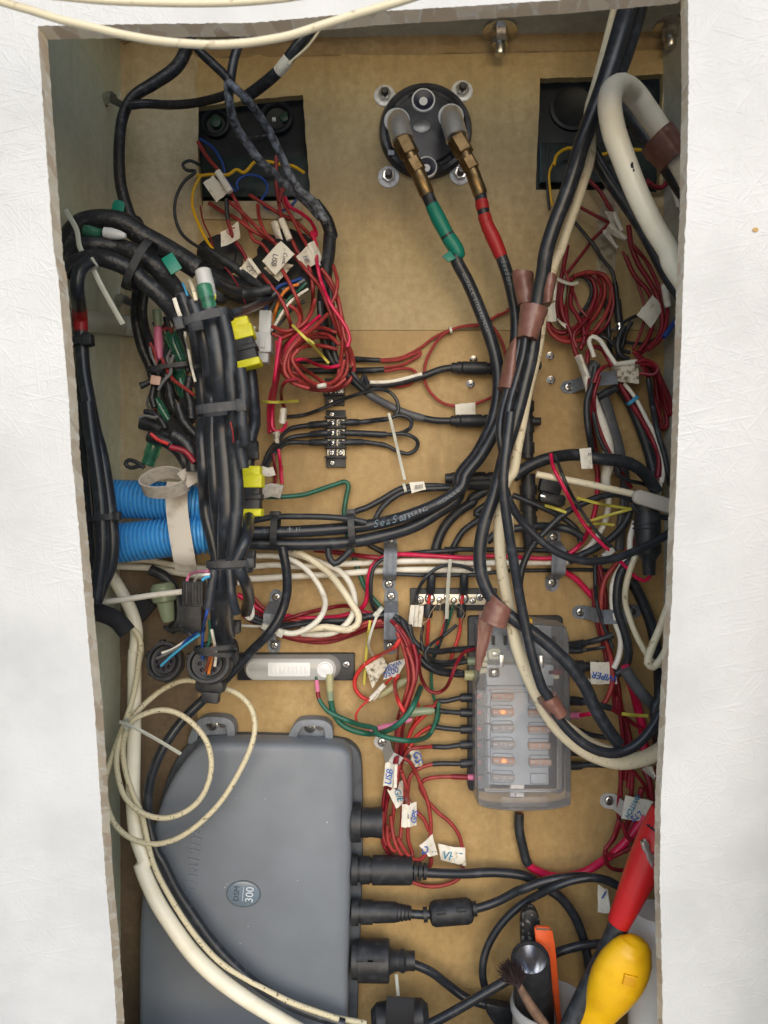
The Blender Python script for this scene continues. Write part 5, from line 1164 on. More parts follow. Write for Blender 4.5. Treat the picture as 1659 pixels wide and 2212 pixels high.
for pth, d_, lb in (('F 890,655,8 960,672 1020,665 1090,612 1190,562 1300,540',24,'black wire crossing toward the creased flag'),('F 1020,715,10 1120,745 1230,748 1300,720',22,'black wire under the creased flag'),('F 960,440,6 985,560 990,680 1000,800 1040,900',30,'black wire dropping behind the ferrule'),('F 1140,610,8 1100,680 1080,760 1040,840 1000,900',30,'black wire tangled by the creased flag'),('F 900,690,6 980,720 1060,790 1130,810',26,'black wire low in the tangle'),('F 1090,640,10 1050,740 1060,820 1120,860',40,'short thick black wire in the tangle')):
    w(lb, 'k', d_, pth, group='black wires in the right tangle')
RC = 'red coil beside the brown tape'
w('black wire looping inside the right red coil', 'k', 26, 'F 740,320,10 830,318 880,390 865,470 800,570', group='black wires in the right tangle')
for pth in ('F 720,110,12 695,250 668,400 655,520 672,590 720,640','F 735,340,12 800,300 880,330 905,420 870,530 790,630 700,680 640,670 600,620 588,560','F 760,312,14 870,285 950,330 965,420 920,540 840,640 740,710 660,710 608,665 590,610','F 840,288,16 950,300 1000,370 1002,470 960,580 880,680 780,735 690,735 620,690 592,640','F 722,340,14 702,450 712,560 722,640','F 750,380,14 742,500 790,580 832,700 805,790','F 700,330,16 680,450 690,560 740,680 770,800 790,850'):
    w('red wire of the coil right of the brown tape', 'r' if 'F 8' in pth or '760' in pth else 'rd', 30, pth, group=RC)
for pth in ('F 690,240,14 720,320 760,420 800,520 860,600 840,700','F 900,300,14 940,400 900,520 820,620 760,700 780,780','F 1010,380,12 1020,500 980,620 900,700 820,760','F 1080,150,18 1150,280 1200,420 1230,560 1190,700 1150,790'):
    w('thin dark red wire straying from the right red coil', 'rd', 20, pth, group='stray red wires at the right coil')
plug('F', (712,300), (688,500), 20, [(0,12),(.1,16),(.9,16),(1,12)], mat='gp', label='dull green sleeve inside the right red coil', name='wire_sleeve', cat='sleeve')
strip('cable_tie', 'clear tie arched over the right red coil', 'cable tie', 'ct', 22, 'F 645,322,24 690,345,30 750,362,28 790,352,20')
strip('white_strip', 'thin white label strip left of the right red coil', 'wire flag', 'wl', 16, 'F 645,350,20 636,470,20')
flag('F', [(590,500),(640,480),(645,612),(578,600)], 22, 'white flag left of the right red coil below the brown tape', mat='wl')
flag('F', [(650,590),(720,625),(715,650),(660,610)], 22, 'narrow white flag edge inside the right red coil', mat='wl')
for pth, m_, d_, lb in (('F 1120,-20,24 1140,120 1190,240 1260,350 1310,450 1338,560 1338,650 1290,740 1200,812','rd',34,'red wire bowing right past the creased flag, thickest of three'),('F 1100,180,22 1160,310 1240,400 1285,510 1278,620 1240,730 1185,805','rd',30,'red wire bowing right past the creased flag, innermost of three'),('F 1150,110,22 1240,220 1290,320 1335,420 1372,520 1362,640 1330,720 1250,795','rd',26,'red wire bowing right past the creased flag, outermost of three')):
    w(lb, m_, d_, pth, group='red wires bowing past the creased flag')
w('dark blue cable slanting in from the panel edge', 'b', 34, 'F 1480,540,16 1420,615 1350,710', name='wire')
for i, pth in enumerate(('F 1150,800,10 1230,870 1285,950 1305,1080 1345,1310 1368,1290 1340,1100 1290,940 1200,850','F 1170,830,12 1260,890 1320,980 1350,1100 1390,1215 1408,1180 1370,1070 1310,940','F 1180,860,14 1240,940 1270,1060 1310,1180 1335,1250','F 1190,880,14 1290,900 1330,1000 1380,1150 1400,1210')):
    w('dark red wire tail hanging below the dirty flag near the panel edge', 'rd', 30, pth, group='dark red tails near the panel edge')
flag('F', [(1168,565),(1275,435),(1345,520),(1265,650)], 26, 'creased white flag on the bowing red wires', mat='wl')
plug('F', (1350,365), (1378,512), 30, [(0,18),(.1,22),(.9,22),(1,17)], mat='w', label='white sleeve on a red wire above the creased flag', name='wire_sleeve', cat='sleeve')
flag('C', [(620,1395),(700,1380),(755,1510),(690,1500)], 14, 'white flag on the red wires under the right cut-out, upper', mat='wl', fold=((690,1385),(745,1510),30))
flag('C', [(640,1500),(665,1455),(775,1560),(760,1575)], 18, 'white rolled flag on the red wires under the right cut-out, middle', fold=((660,1470),(770,1560),28))
flag('C', [(615,1510),(640,1510),(720,1615),(710,1628)], 16, 'narrow white flag under the right cut-out, lowest', fold=((625,1515),(715,1618),20))

# ------------------------------------------------------------------ right side, cables going down
w('dark grey flat duct running down the right of the panel', 'dg', 88, 'F 930,1060,10 965,1150 1000,1270 1050,1450 1070,1590 T 1180,600 1190,800 1165,1000 1150,1200', name='cable_duct', cat='duct', flat=.6)
w('broad white cable running down beside the grey duct', 'w', 72, 'F 790,830,10 840,960 890,1130 945,1280 985,1420 990,1540 T 1045,640 1050,720', name='cable', cat='cable', taper=[.7,.7,.9,1,1,1,.8])
RBK = 'red and black pairs on the right'
w('red wire of the pair dropping past the screw-headed clamp', 'rd', 34, 'F 870,980,12 862,1120 870,1260 895,1400 912,1560 T 985,640', group=RBK)
w('black wire of the pair dropping past the screw-headed clamp', 'k', 44, 'F 905,900,14 885,1010 850,1120 850,1260 872,1400 890,1520', group=RBK)
w('thin red wire bowing toward the grey duct', 'rd', 26, 'F 930,960,16 895,1100 905,1230 950,1370 1010,1490 1075,1600 T 1240,720', group=RBK)
w('thin black wire bowing over the grey duct', 'k', 26, 'F 890,1200,18 925,1360 1000,1500 1060,1590 T 1140,610 1200,660 1320,690 1400,720', group=RBK)
w('red wire rising to the dirty flag beside the grey clamp', 'rd', 28, 'F 895,1010,16 920,940 960,905 1010,890', group=RBK)
w('red wire arching over the black stub to the dirty flag', 'rd', 30, 'F 850,880,14 855,810 890,772 940,785 985,850 1015,900', group=RBK)
w('white wire arching over into the dirty flag', 'w', 30, 'F 895,840,14 878,790 862,735 885,706 930,728 985,810 1035,885', group='white wires by the dirty flag')
pclamp('F', (728,1035), (1050,1010), 84, 105, 1.5, 'grey clamp with a round bright screw beside the dirty flag', r=30)
plug('F', (890,1120), (1045,1035), 30, [(0,12),(.05,22),(.3,27),(.95,24),(1,14)], mat='k', label='black taped stub with a bare metal end below the dirty flag', name='taped_stub', cat='cable end', flat=.7)
plug('F', (848,1135), (902,1112), 32, [(0,10),(.2,18),(1,20)], mat='st', label='bare metal lug at the black taped stub', name='lug', cat='cable end')
plug('F', (905,880), (850,960), 26, [(0,36),(.3,40),(.8,34),(1,22)], mat='dg', label='grey rubber boot above the grey clamp', name='boot', cat='sleeve')
flag('F', [(775,840),(812,818),(862,945),(826,965)], 22, 'white tape flag slanting beside the grey boot', mat='wl')
w('thin red wire knotted right of the dirty flag', 'rd', 22, 'F 1165,880,22 1240,860 1310,910 1290,950 1190,945', group='red wires bowing past the creased flag')
flag('F', [(1005,892),(1180,865),(1185,1015),(1018,995)], 30, 'dirt-spotted white flag folded over red wires near the panel edge', mat='wd', fold=((1005,893),(1178,868),34), curl=1)
w('thick black cable bowing down near the panel edge', 'k', 70, 'F 1060,1020,14 1130,1140 1205,1320 1258,1480 1285,1620 I 1360,120 1390,250,18', name='cable', cat='cable', group='cables bowing near the panel edge')
w('red cable bowing down near the panel edge', 'rd', 38, 'F 1060,1010,20 1125,1120 1195,1230 1278,1380 1320,1500 1308,1640 I 1395,130 1385,260,22', name='cable', cat='cable', group='cables bowing near the panel edge')
w('white wire bowing beside the red cable near the panel edge', 'w', 26, 'F 1090,1010,20 1160,1100 1230,1230 1310,1390 1350,1540 1338,1659 I 1420,130 1400,260,22', group='cables bowing near the panel edge')
w('slim black wire nearest the panel edge', 'k', 36, 'F 1250,980,14 1275,1150 1310,1330 1355,1480 1390,1659 I 1480,180', group='cables bowing near the panel edge')
tie('F', 1145, 1122, 50, 80, 60, 22, 24, 'lb', 'small blue band round the red and white wires', head=0)
# big black tube with white label
q = w('thick black conduit arching behind the pink wire with a white label', 'k', 94, 'T 330,640,24 400,590 500,535 640,490 840,470 980,500 1180,520 1290,570 1380,660 1440,760', name='conduit', cat='conduit')
flag('T', [(838,425),(930,415),(945,575),(858,578)], 36, 'white paper label on the thick black conduit', curl=.6, text=[("''", 905,490,80,0,'inkd')])
w('black cable crossing from the backbone under the yellow ties', 'k', 46, 'T 330,780,24 500,850 650,920 760,985 830,1060 850,1140', name='cable', cat='cable', group='black cables right of the backbone')
w('thick black cable leaving the backbone to the right above the clamp', 'k', 62, 'T 130,1140,14 190,1085 280,1050 420,1030 560,1018 700,1030 800,1060 860,1100', name='cable', cat='cable', group='black cables right of the backbone')
w('black cable looping from the boot back down past the clamp', 'k', 52, 'T 1260,820,40 1150,775 1030,785 900,830 720,930 580,1060 480,1170 420,1290 I 500,760 488,880 495,1000 530,1150', name='cable', cat='cable', group='black cables right of the backbone')
w('black cable curling behind the rubber boot', 'k', 58, 'T 1240,880,26 1200,980 1110,1090 980,1180 860,1240 760,1290', name='cable', cat='cable', group='black cables right of the backbone')
t = thing('black_coupler', 'black square coupler with a bright bar right of the backbone', 'connector', P('T', 620, 760, 20)); F = Fr('T', 610, 740, 14, 12)
MB().box(F, -90, 80, -90, 30, 0, 70, 24, 16).build('body', mt['kc'], parent=t); MB().box(F, -70, 130, 20, 110, 0, 60, 30, 18).build('cap', mt['kc'], parent=t)
MB().box(F, -70, -10, 48, 70, 58, 66, 8, 4).build('bright_bar', mt['al'], parent=t)  # bright metallic bar on the coupler's cap
w('yellow tie tail poking out left of the pink wire', 'yt', 22, 'T 580,860,22 660,885 740,912', name='cable_tie_tail', cat='cable tie', flat=.4, group='yellow ties on the right')
w('yellow tie reaching from the boot, upper of two', 'yt', 22, 'T 820,800,30 980,842 1120,868 1260,888', name='cable_tie_tail', cat='cable tie', flat=.4, group='yellow ties on the right')
w('yellow tie reaching from the boot, lower of two', 'yt', 22, 'T 920,980,30 1080,930 1260,882', name='cable_tie_tail', cat='cable tie', flat=.4, group='yellow ties on the right')
w('yellow tie end low beside the white cable', 'yt', 20, 'T 840,1015,20 1000,1000 1110,1010', name='cable_tie_tail', cat='cable tie', flat=.4, group='yellow ties on the right')
# lower right
w('red cable sloping from the clamp down to the grey saddle', 'p', 40, 'I 760,735,8 850,790 920,860 980,930 1010,1000', name='cable', cat='cable')
DR = 'dark red bundle down the right'
for pth, d_ in (('I 990,700,8 1030,900 1030,1050 1060,1250 1110,1450 1140,1659 L 900,480 935,640 950,800 930,950','30'),('I 1010,700,10 1050,900 1050,1060 1080,1260 1130,1470 1160,1659 L 915,500 960,660 970,850 950,1000','30'),('I 970,860,8 990,1050 1040,1240 1090,1450 1120,1659 L 880,400 905,560 920,760 905,940 890,1100 890,1230','28'),('L 1000,700,12 980,860 975,1000 960,1150 930,1300','28'),('L 940,860,14 1010,920 1060,990 1085,1060','24'),('L 1050,860,12 1090,960 1110,1080','40'),('L 1140,860,16 1150,960 1160,1060','36'),('L 900,860,10 905,1050','26'),('L 1040,1000,10 1000,1180 950,1300 930,1420','34')):
    w('dark red wire in the bundle running down behind the white hoses', 'rd', float(d_), pth, group=DR)
w('red wire bowing left of the white wire through the grey saddle', 'r', 34, 'I 1290,500,30 1200,600 1120,700 1050,800 1022,950 1040,1150 1090,1330 1095,1480 1060,1580 1010,1650', name='wire')
w('slim black wire beside the red bundle', 'k', 26, 'I 985,640,12 985,800 995,950 1040,1100 1100,1250', group='black wires in the lower right')
w('white wire bowing through the grey saddle to the WIPER flag', 'w', 38, 'I 1245,420,34 1215,520 1205,630 1150,720 1102,820 1095,930 1110,1060 1150,1190 1140,1300 1108,1380', name='wire')
w('thick black cable behind the white wire', 'k', 56, 'I 1240,660,20 1160,740 1130,850 1132,1000 1180,1150 1202,1290 1172,1380 1120,1420', name='cable', cat='cable', group='black cables in the lower right')
pclamp('I', (888,1012), (1230,1005), 88, 130, 1.5, 'grey saddle clamp lying sideways over the red and white wires', r=30)
w('thick pink-red cable running down beside the grey duct', 'p', 58, 'L 930,200,14 985,360 1025,520 1050,640 1060,760', name='cable', cat='cable')
w('grey duct end curving behind the black cables', 'dg', 78, 'I 1180,1390,16 1270,1520 1340,1600 L 1120,470', name='cable_duct', cat='duct')
w('black cable bowing down inside the panel edge', 'k', 70, 'I 1220,800,18 1300,960 1352,1100 1382,1250 1400,1400 1400,1600 L 1130,460 1140,640 1150,760', name='cable', cat='cable', group='black cables in the lower right')
# right leads of the fuse block
FR = 'black leads on the right of the fuse block'
for y, pth, d_, lb in ((60,'L 520,75,12 600,70 660,55 780,25 850,0',40,'first'),(105,'L 540,100,12 620,105 700,95 800,80',24,'second'),(210,'L 540,215,12 620,212 700,205 760,200',60,'third'),(430,'L 540,430,12 620,432 700,445 760,458 840,480',40,'fourth'),(640,'L 540,630,12 640,632 720,655 820,672',32,'fifth'),(755,'L 540,750,12 620,755 700,770 800,760',50,'sixth'),(855,'L 540,852,12 620,855 680,848 840,852',36,'lowest')):
    q = w('black lead leaving the right of the fuse block, %s from top' % lb, 'k', d_, pth, group=FR)
    sleeve(q, ('L',545,y), ('L',650,y), 1.5, 'k', 'boot')
w('red tail of the fourth right lead slanting down', 'rd', 28, 'L 845,485,14 920,530 1000,590 1080,640', group=DR)
q = w('pink lead with clear crimp on the right of the fuse block', 'p', 28, 'L 540,528,12 640,525 720,512 790,500'); sleeve(q, ('L',580,528), ('L',640,525), 1.6, 'pk', 'crimp')
strip('cable_tie_tail', 'yellow-green tie tail behind the white hoses', 'cable tie', 'yt', 22, 'L 910,515,30 1000,525,32 1080,530,30')
w('short white wire behind the WIPER flag', 'w', 26, 'L 640,295,12 720,300 800,300', name='wire')
flag('L', [(700,172),(868,182),(882,322),(708,318)], 30, 'white flag reading WIPER upside down', text=[('WIPER', 795,268,62,190,'ink')], curl=1.2)
flag('L', [(928,1042),(1115,1088),(1090,1230),(905,1195)], 24, 'white flag reading SWITCH LTS upside down beside the red tool', text=[('SWITCH', 975,1110,46,118,'inkt'),('LTS', 1000,1175,52,145,'ink')], curl=1.2)
pclamp('L', (828,1082), (960,1100), 100, 30, 1.5, 'pale translucent clamp beside the SWITCH LTS flag', mat='pc', r=32)
flag('L', [(1030,870),(1110,860),(1140,930),(1118,942)], 34, 'white flag corner under the white hose near the panel edge', mat='wl')
# power lead under the fuse block
q = w('heavy red power lead with black sleeve from the foot of the fuse block', 'p', 52, 'L 240,1165,10 238,1260 262,1380 300,1500 380,1550 480,1580 640,1558 780,1480 900,1385 1000,1270 1060,1180', name='power_lead', cat='cable')
sleeve(q, ('L',240,1180), ('L',300,1503), 1.2, 'k', 'black_sleeve'); sleeve(q, ('L',240,1150), ('L',240,1190), 1.0, 'st', 'lug')
for pth in ('L 905,1215,16 860,1330 798,1420 830,1515 940,1535 1000,1500','L 912,1225,18 945,1320 1005,1365 930,1410 850,1445 800,1420','L 890,1210,14 850,1330 800,1400'):
    w('dark red wire looping down to the heavy power lead', 'rd', 26, pth, group='red loops at the red tool')

# ------------------------------------------------------------------ boot, stick and pink wire in front
t = thing('inline_fuse_holder', 'black rubber in-line holder hanging beside the panel edge', 'fuse holder', P('I', 1325, 500, 60))
plug('I', (1320,290), (1338,770), 62, [(0,60),(.02,90),(.12,92),(.12,80),(.16,80),(.2,86),(.7,80),(.74,62),(.8,46),(1,38)], mat='kc', parent=t, name='body', n=22)
for k_ in (.28,.34): plug('I', (1320,290+480*k_), (1321,300+480*k_), 62, [(0,88),(.5,90),(1,88)], mat='k', parent=t, name='grip_ring', n=22)
w('cream rod lying across behind the pink wire', 'c', 46, 'I 598,112,56 900,168,60 1230,240,62', name='rod', cat='rod')
F = Fr('I', 1365, 290, 78, 17)
MB().slab(F, rrect(-145, 200, -48, 48, 46, 8), 0, 34, 14).build('flat_lever', M('grey_beige_plastic', (.46,.42,.36), .45), label='flat grey-beige lever end resting over the rubber holder', cat='lever')
w('black edge trim under the flat lever', 'k', 40, 'I 1225,300,66 1270,360 1380,385 1500,400', name='cable', cat='cable')
w('black wire twinned with the pink wire in front', 'k', 26, 'T 650,465,44 720,640 790,790 870,920 960,1040 1060,1150 1120,1210', group='pink and black pair in front')
pk2 = w('bright pink wire swinging down to the foot of the rubber holder', 'p', 30, 'T 622,465,46 640,560 700,680 752,780 812,900 905,1040 1010,1150 1110,1245 I 1180,712 1260,790 1310,806 1345,775 1348,748', group='pink and black pair in front')
tie('I', 1075, 622, 55, 70, 60, 26, 52, 'ct', 'clear tie round the pink wire near the rubber holder', head=1)
w('cream cable hanging in a loop by the panel edge, rear strand', 'c', 40, 'I 1250,640,40 1200,780 1180,930 1212,1060 1270,1200 1330,1300 1370,1345 1470,1365', name='cable', cat='cable', group='cream cable loop by the panel edge')
w('cream cable hanging in a loop by the panel edge, front strand', 'c', 50, 'I 1600,700,66 1480,930,70 1410,1110 1345,1270 1328,1345 1360,1372 1410,1325 1480,1200 1600,1000,66', name='cable', cat='cable', group='cream cable loop by the panel edge')

# ------------------------------------------------------------------ tall cables hanging in front of the panel
w('black cable behind the white hose loop going into the brown tape', 'k', 88, 'C 700,640,60 780,740,62 900,900 1050,1120 1150,1270,80', name='cable', cat='cable')
hb = w('thick black cable dropping right of the white hose to the panel edge', 'kh', 84, 'C 640,760,90 560,755,96 512,800 515,890 560,1000,100 660,1175 780,1345 880,1500 955,1640 F 1395,345,105 1490,480 1650,700,90', name='cable', cat='cable', smooth_n=10)
t1 = w('cream flat cable from the ceiling twisting down among the black cables', 'c', 60, 'C 775,-260,108 725,-40,110 685,120 635,320 575,545 525,740 C 545,900,96 535,1060 492,1200 450,1330 400,1470 340,1650,90 F 650,200 605,330 575,450 555,600 540,720 510,880,84 470,1040 430,1250 395,1430 362,1600 I 415,140,80 368,270 355,450 368,680 405,900 440,1080,76 470,1225 522,1375 600,1545 L 360,400,72 440,545 520,640 640,740,72 760,800 900,832 1050,808 1150,762 1240,690 1420,540,70', name='cable', cat='cable', taper=[1,1,1,1,1,1,1,1.1,1.2,1.35,1.45,1.5,1.7,1.9], smooth_n=14)
w('thin cream strand showing beside the cream cable', 'c', 26, 'I 435,300,72 440,430 446,560', name='cable', cat='cable')
w('second cream cable under the black loop at lower right', 'c', 46, 'L 520,560,60 600,620 700,690 820,740 950,770', name='cable', cat='cable')
t3 = w('black cable from the ceiling beside the thick one, ending behind the hose', 'kh', 88, 'C 945,-260,104 890,-40,104 845,140 785,330 725,490 660,640 600,780,92', name='cable', cat='cable', smooth_n=14)
w('thin beige line between the two black ceiling cables', 'c', 14, 'C 820,60,118 775,250 730,400 690,520')
t2 = w('thick black cable hanging from the ceiling through the brown tapes', 'kh', 112, 'C 865,-260,112 805,-40,112 755,140 700,330 640,520 582,680 525,830 480,950,104 430,1120 370,1300 300,1480 248,1655 F 562,290,100 538,410 515,560 500,720 480,850,96 445,1000 405,1160 362,1310 320,1440 290,1560 I 330,230,92 262,430 232,600 238,750 290,890 370,990,90 470,1070 590,1155 720,1262 840,1385 930,1520 L 720,450,88 810,605 890,715', name='cable', cat='cable', taper=[1.15,1.1,1.0,.9,.85,.8,.78,.76,.76,.76,.76], smooth_n=14)
w('black cable in front of the brown tape curving right to the panel edge', 'kh', 54, 'F 425,640,100 405,760 375,900 325,1080 290,1210 280,1350 308,1540 I 372,110,96 410,250 470,372 580,500 700,600 830,660 960,682 1100,664 1250,612 1400,540 1500,480 1660,400,80', name='cable', cat='cable')
w('slim black cable beside the thick one below the brown tape', 'kh', 46, 'F 450,700,98 430,830 390,980 345,1140 322,1300 330,1420', name='cable', cat='cable')
t4 = w('black cable running down the fuse block and round the lower loop', 'kh', 66, 'F 350,1200,84 I 385,150,84 395,300 425,520 462,740 500,960 540,1150 582,1330 650,1530 L 420,385,86 482,522 570,632 680,722 800,768 900,768 1000,722 1095,625 1165,500 1205,370 1300,200,80 1420,40,70', name='cable', cat='cable', smooth_n=14)
# brown tapes
def tape(lb, c, quad, h, bulge=6.0, mat='bt', rows=9):
    """tape wound over a bundle: an arched patch closed behind"""
    cx = sum(q_[0] for q_ in quad)/4; cy = sum(q_[1] for q_ in quad)/4; h = max(h, min(h+40, htop(c, cx, cy, 30)-bulge+1.2)); F = Fr(c, cx, cy, h); k = 1/(F.s*1000); vs_ = []; n = 12
    Q = [np.array((q_[0]-cx, q_[1]-cy)) for q_ in quad]
    for j in range(rows+1):
        t_ = j/rows
        for i in range(2*n):
            a = math.pi*2*i/(2*n); s_ = .5-.5*math.cos(a); z = math.sin(a)*bulge*(1.0 if math.sin(a) > 0 else .8)
            p_ = (Q[0]*(1-s_)+Q[1]*s_)*(1-t_) + (Q[3]*(1-s_)+Q[2]*s_)*t_ + rng.normal(0, 2.2, 2)
            vs_.append(F.p(p_[0], p_[1], (z+rng.normal(0,.35))*k))
    m = 2*n; fs = [(j*m+i, j*m+(i+1) % m, (j+1)*m+(i+1) % m, (j+1)*m+i) for j in range(rows) for i in range(m)]
    fs += [tuple(range(m)), tuple(rows*m+i for i in range(m))]
    return MB().add(vs_, fs).build('brown_tape', mt[mat], label=lb, cat='tape', group='brown tapes binding the cables', ang=70)
tape('brown tape binding the white hose to the black cable at the panel edge', 'C', [(880,975),(1050,825),(1165,985),(1000,1115)], 116, 19)
tape('brown tape on the cables at the top of the red coil', 'F', [(560,300),(650,320),(610,500),(550,500)], 88, 9)
tape('brown tape patch left of the thick black cable, upper', 'F', [(355,285),(500,300),(510,500),(395,500)], 78, 10)
tape('brown tape wound round the cables below the red-taped hose', 'F', [(412,500),(592,540),(520,740),(390,712)], 104, 13)
tape('brown tape stretched over the steering hoses beside the plug', 'F', [(330,780),(395,690),(400,1085),(262,1040)], 88, 14)
tape('brown tape with a torn tail over the top of the fuse block', 'I', [(290,880),(440,1000),(400,1120),(235,1060)], 90, 12)
tape('torn brown tape tail hanging beside the fuse block', 'I', [(225,1000),(330,1090),(232,1400),(200,1385)], 80, 1.6)
tape('brown tape joining the cream and black cables over the fuse block', 'R', [(745,965),(935,870),(1055,1070),(880,1145)], 84, 14)
# white hose loop
wh = w('fat cream hose bent in a tight loop beside the panel edge', 'wp', 140, 'C 1420,1560,112 1210,1230,118 1130,1080,118 1010,880,116 900,715,116 810,600,122 745,560,136 690,580,150 665,660,158 690,850,160 765,1060,160 855,1285,160 958,1490,160 1055,1650,160 F 1400,215,160 1490,360,160 1640,580,150 1800,800,130', name='white_hose', cat='hose', lay=False, taper=[.95,.95,.95,1,1.05,1.1,1.1,1.05,1.0,.98,.95,.92,.9])
for x, y, s_ in ((785,1130,26),(775,1110,14),(795,1160,14),(800,1100,9)):
    i = near(wh, 'C', x, y); F = Fr('C', x, y, 160); F.o = wh.pts[i] + Vector((0, -wh.r[i]*.97, 0)); MB().slab(F, [(random.uniform(.5,1)*s_*math.cos(a)*.6, random.uniform(.6,1)*s_*math.sin(a)) for a in np.linspace(0,6.0,9)], 0, 4, 1).build('scuff_mark', mt['dk'], parent=wh.o)
# ------------------------------------------------------------------ upper left looms
w('black loom from the ceiling with a white band, bending down the left wall', 'ks', 84, 'A 1275,-170,88 1255,100,90 1240,220 1212,335,96 1150,440,100 1000,548,104 885,620,108 830,690,112 798,780,112 782,900,110 778,1050 788,1200 820,1330,104 865,1440,100 D 560,120,90 600,320,76 600,500,66', name='loom', cat='cable loom', taper=[.95,1,1,.95,.85,.85,.9,.95,.9,.8])
LM = 'black looms at the upper left'
_l = w('black loom reaching right from the wall stud to the cut-out', 'ks', 56, 'A 840,690,112 950,678,104 1100,686,80 1250,676,56 1400,645,36 1500,612,28', name='loom', cat='cable loom', group=LM)
c2 = w('thick black cable with a white marker slanting into the cut-out from the ceiling', 'kh', 76, 'B 800,-170,84 640,60,84 560,165,84 450,300,76 340,450,62 200,572,44 90,650,32', name='cable', cat='cable')
sleeve(c2, ('B',400,370), ('B',320,475), 1.06, 'wl', 'white_marker')
w('thin pale wire along the slanting black cable', 'c', 16, 'B 600,190,92 520,300,84 410,400,74 390,425,70', name='wire')
w('black cable from the ceiling joining the dusty looms', 'kh', 62, 'A 1720,-170,92 1620,150,92 1572,260 1530,380,90 1508,510,86 1500,600', name='cable', cat='cable')
sleeve_l = w('black loom from the ceiling splitting into two dusty branches', 'ks', 60, 'A 1150,-170,96 1200,160,98 1260,270,100 1320,350,102 1400,425,102 1490,520,100 1510,590', name='loom', cat='cable loom', group=LM)
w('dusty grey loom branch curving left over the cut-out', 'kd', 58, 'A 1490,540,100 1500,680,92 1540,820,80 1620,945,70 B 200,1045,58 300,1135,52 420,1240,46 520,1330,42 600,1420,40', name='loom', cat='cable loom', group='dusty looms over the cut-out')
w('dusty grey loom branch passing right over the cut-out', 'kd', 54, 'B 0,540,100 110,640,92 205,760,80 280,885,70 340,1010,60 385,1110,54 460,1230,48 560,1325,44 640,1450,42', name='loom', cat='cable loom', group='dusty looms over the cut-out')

# ------------------------------------------------------------------ blue conduits and straps
def corrugated(lb, pts, r, pitch, c='G'):
    q = spline(parse(pts), 1.2); P3 = [W(u, v, h) for u, v, h in q]; d = [0.0]
    for a, b in zip(P3, P3[1:]): d.append(d[-1]+(b-a).length)
    s_ = su(c)*(D-q[0][2]*.001)/FOC; pt = pitch*s_; n = int(d[-1]/pt); pp = []; rr = []
    for i in range(n*4):
        dist = i*pt/4; j = min(len(d)-2, int(np.searchsorted(d, dist))-1 if dist > 0 else 0); t_ = (dist-d[j])/max(1e-9, d[j+1]-d[j])
        pp.append(P3[j].lerp(P3[j+1], t_)); rr.append(r*s_*(1.0 if i % 4 in (0,1) else .82))
    return MB().tube(pp, rr, 36).build('corrugated_conduit', mt['bl'], label=lb, cat='conduit', group='blue corrugated conduits', ang=25)
corrugated('bright blue corrugated conduit above its twin', 'G 300,436,72 500,440,72 760,452,72 960,470,72 1120,478,60', 126, 29)
corrugated('bright blue corrugated conduit below its twin, soiled on its underside', 'G 360,735,74 560,715,74 780,690,74 1030,668,74 1150,660,60', 130, 29)
stamp('G', 390, 1010, 320, 840, 90)
sb = w('soiled white webbing strap wrapped over both blue conduits', 'wb', 150, 'G 830,330,92 822,420,94 830,560,94 850,700,94 870,820,92 885,905,80', name='webbing_strap', cat='strap', flat=.10, lay=False, sides=10)
F = Fr('G', 745, 330, 108, -6, tx=46); mb = MB(); n = 40; vs2 = []
for k_ in range(n):
    a_ = 2*math.pi*k_/n
    for rr_, yy in ((1,-52),(1,52),(.93,52),(.93,-52)): vs2.append(F.p(150*rr_*math.cos(a_)+14*math.sin(2*a_), yy+8*math.cos(a_), 100*rr_*math.sin(a_)))
mb.add(vs2, [(k_*4+j, k_*4+(j+1) % 4, ((k_+1) % n)*4+(j+1) % 4, ((k_+1) % n)*4+j) for k_ in range(n) for j in range(4)])
wl_ = mb.build('webbing_loop', mt['wv'], label='woven grey webbing loop on top of the upper blue conduit', cat='strap', ang=60)
MB().tube([P('G',860,320,112), P('G',910,285,110), P('G',960,270,104), P('G',1010,275,98)], 62*su('G')*.6/FOC, 10, flat=.12).build('webbing_tail', mt['wv'], parent=wl_)
w('folded webbing end right of the main harness', 'wv', 90, 'G 1370,400,26 1440,380 1510,395,24', name='webbing_end', cat='strap', flat=.3)
w('fraying white wire bundle beside the yellow connector', 'wl', 60, 'G 1370,250,34 1420,265 1460,255', name='frayed_braid', cat='wire', flat=.3)

# ------------------------------------------------------------------ hanging connectors left of the main harness
w('ribbed black loom hanging behind the green sleeves', 'ks', 110, 'S 190,-80,66 160,100,64 140,330 160,500 210,700 290,880,56 340,1040', name='loom', cat='cable loom', group='black looms behind the green sleeves')
w('second ribbed black loom beside the first', 'ks', 80, 'S 250,-40,60 230,150 215,330 240,500 290,650 320,800,50', name='loom', cat='cable loom', group='black looms behind the green sleeves')
w('black cable knot low behind the green sleeves', 'k', 130, 'S 360,900,50 380,1040 370,1180,46 420,1280,50 520,1330', name='cable', cat='cable', group='black knots behind the green sleeves')
w('black cable knot at the bottom left of the harness', 'k', 140, 'S 190,1440,56 300,1470 420,1520,52 560,1600 700,1560', name='cable', cat='cable', group='black knots behind the green sleeves')
w('broad black tape hanging from the main harness', 'foam', 230, 'S 720,1200,60 630,1380 510,1520 420,1650', name='tape_bundle', cat='tape', flat=.12)
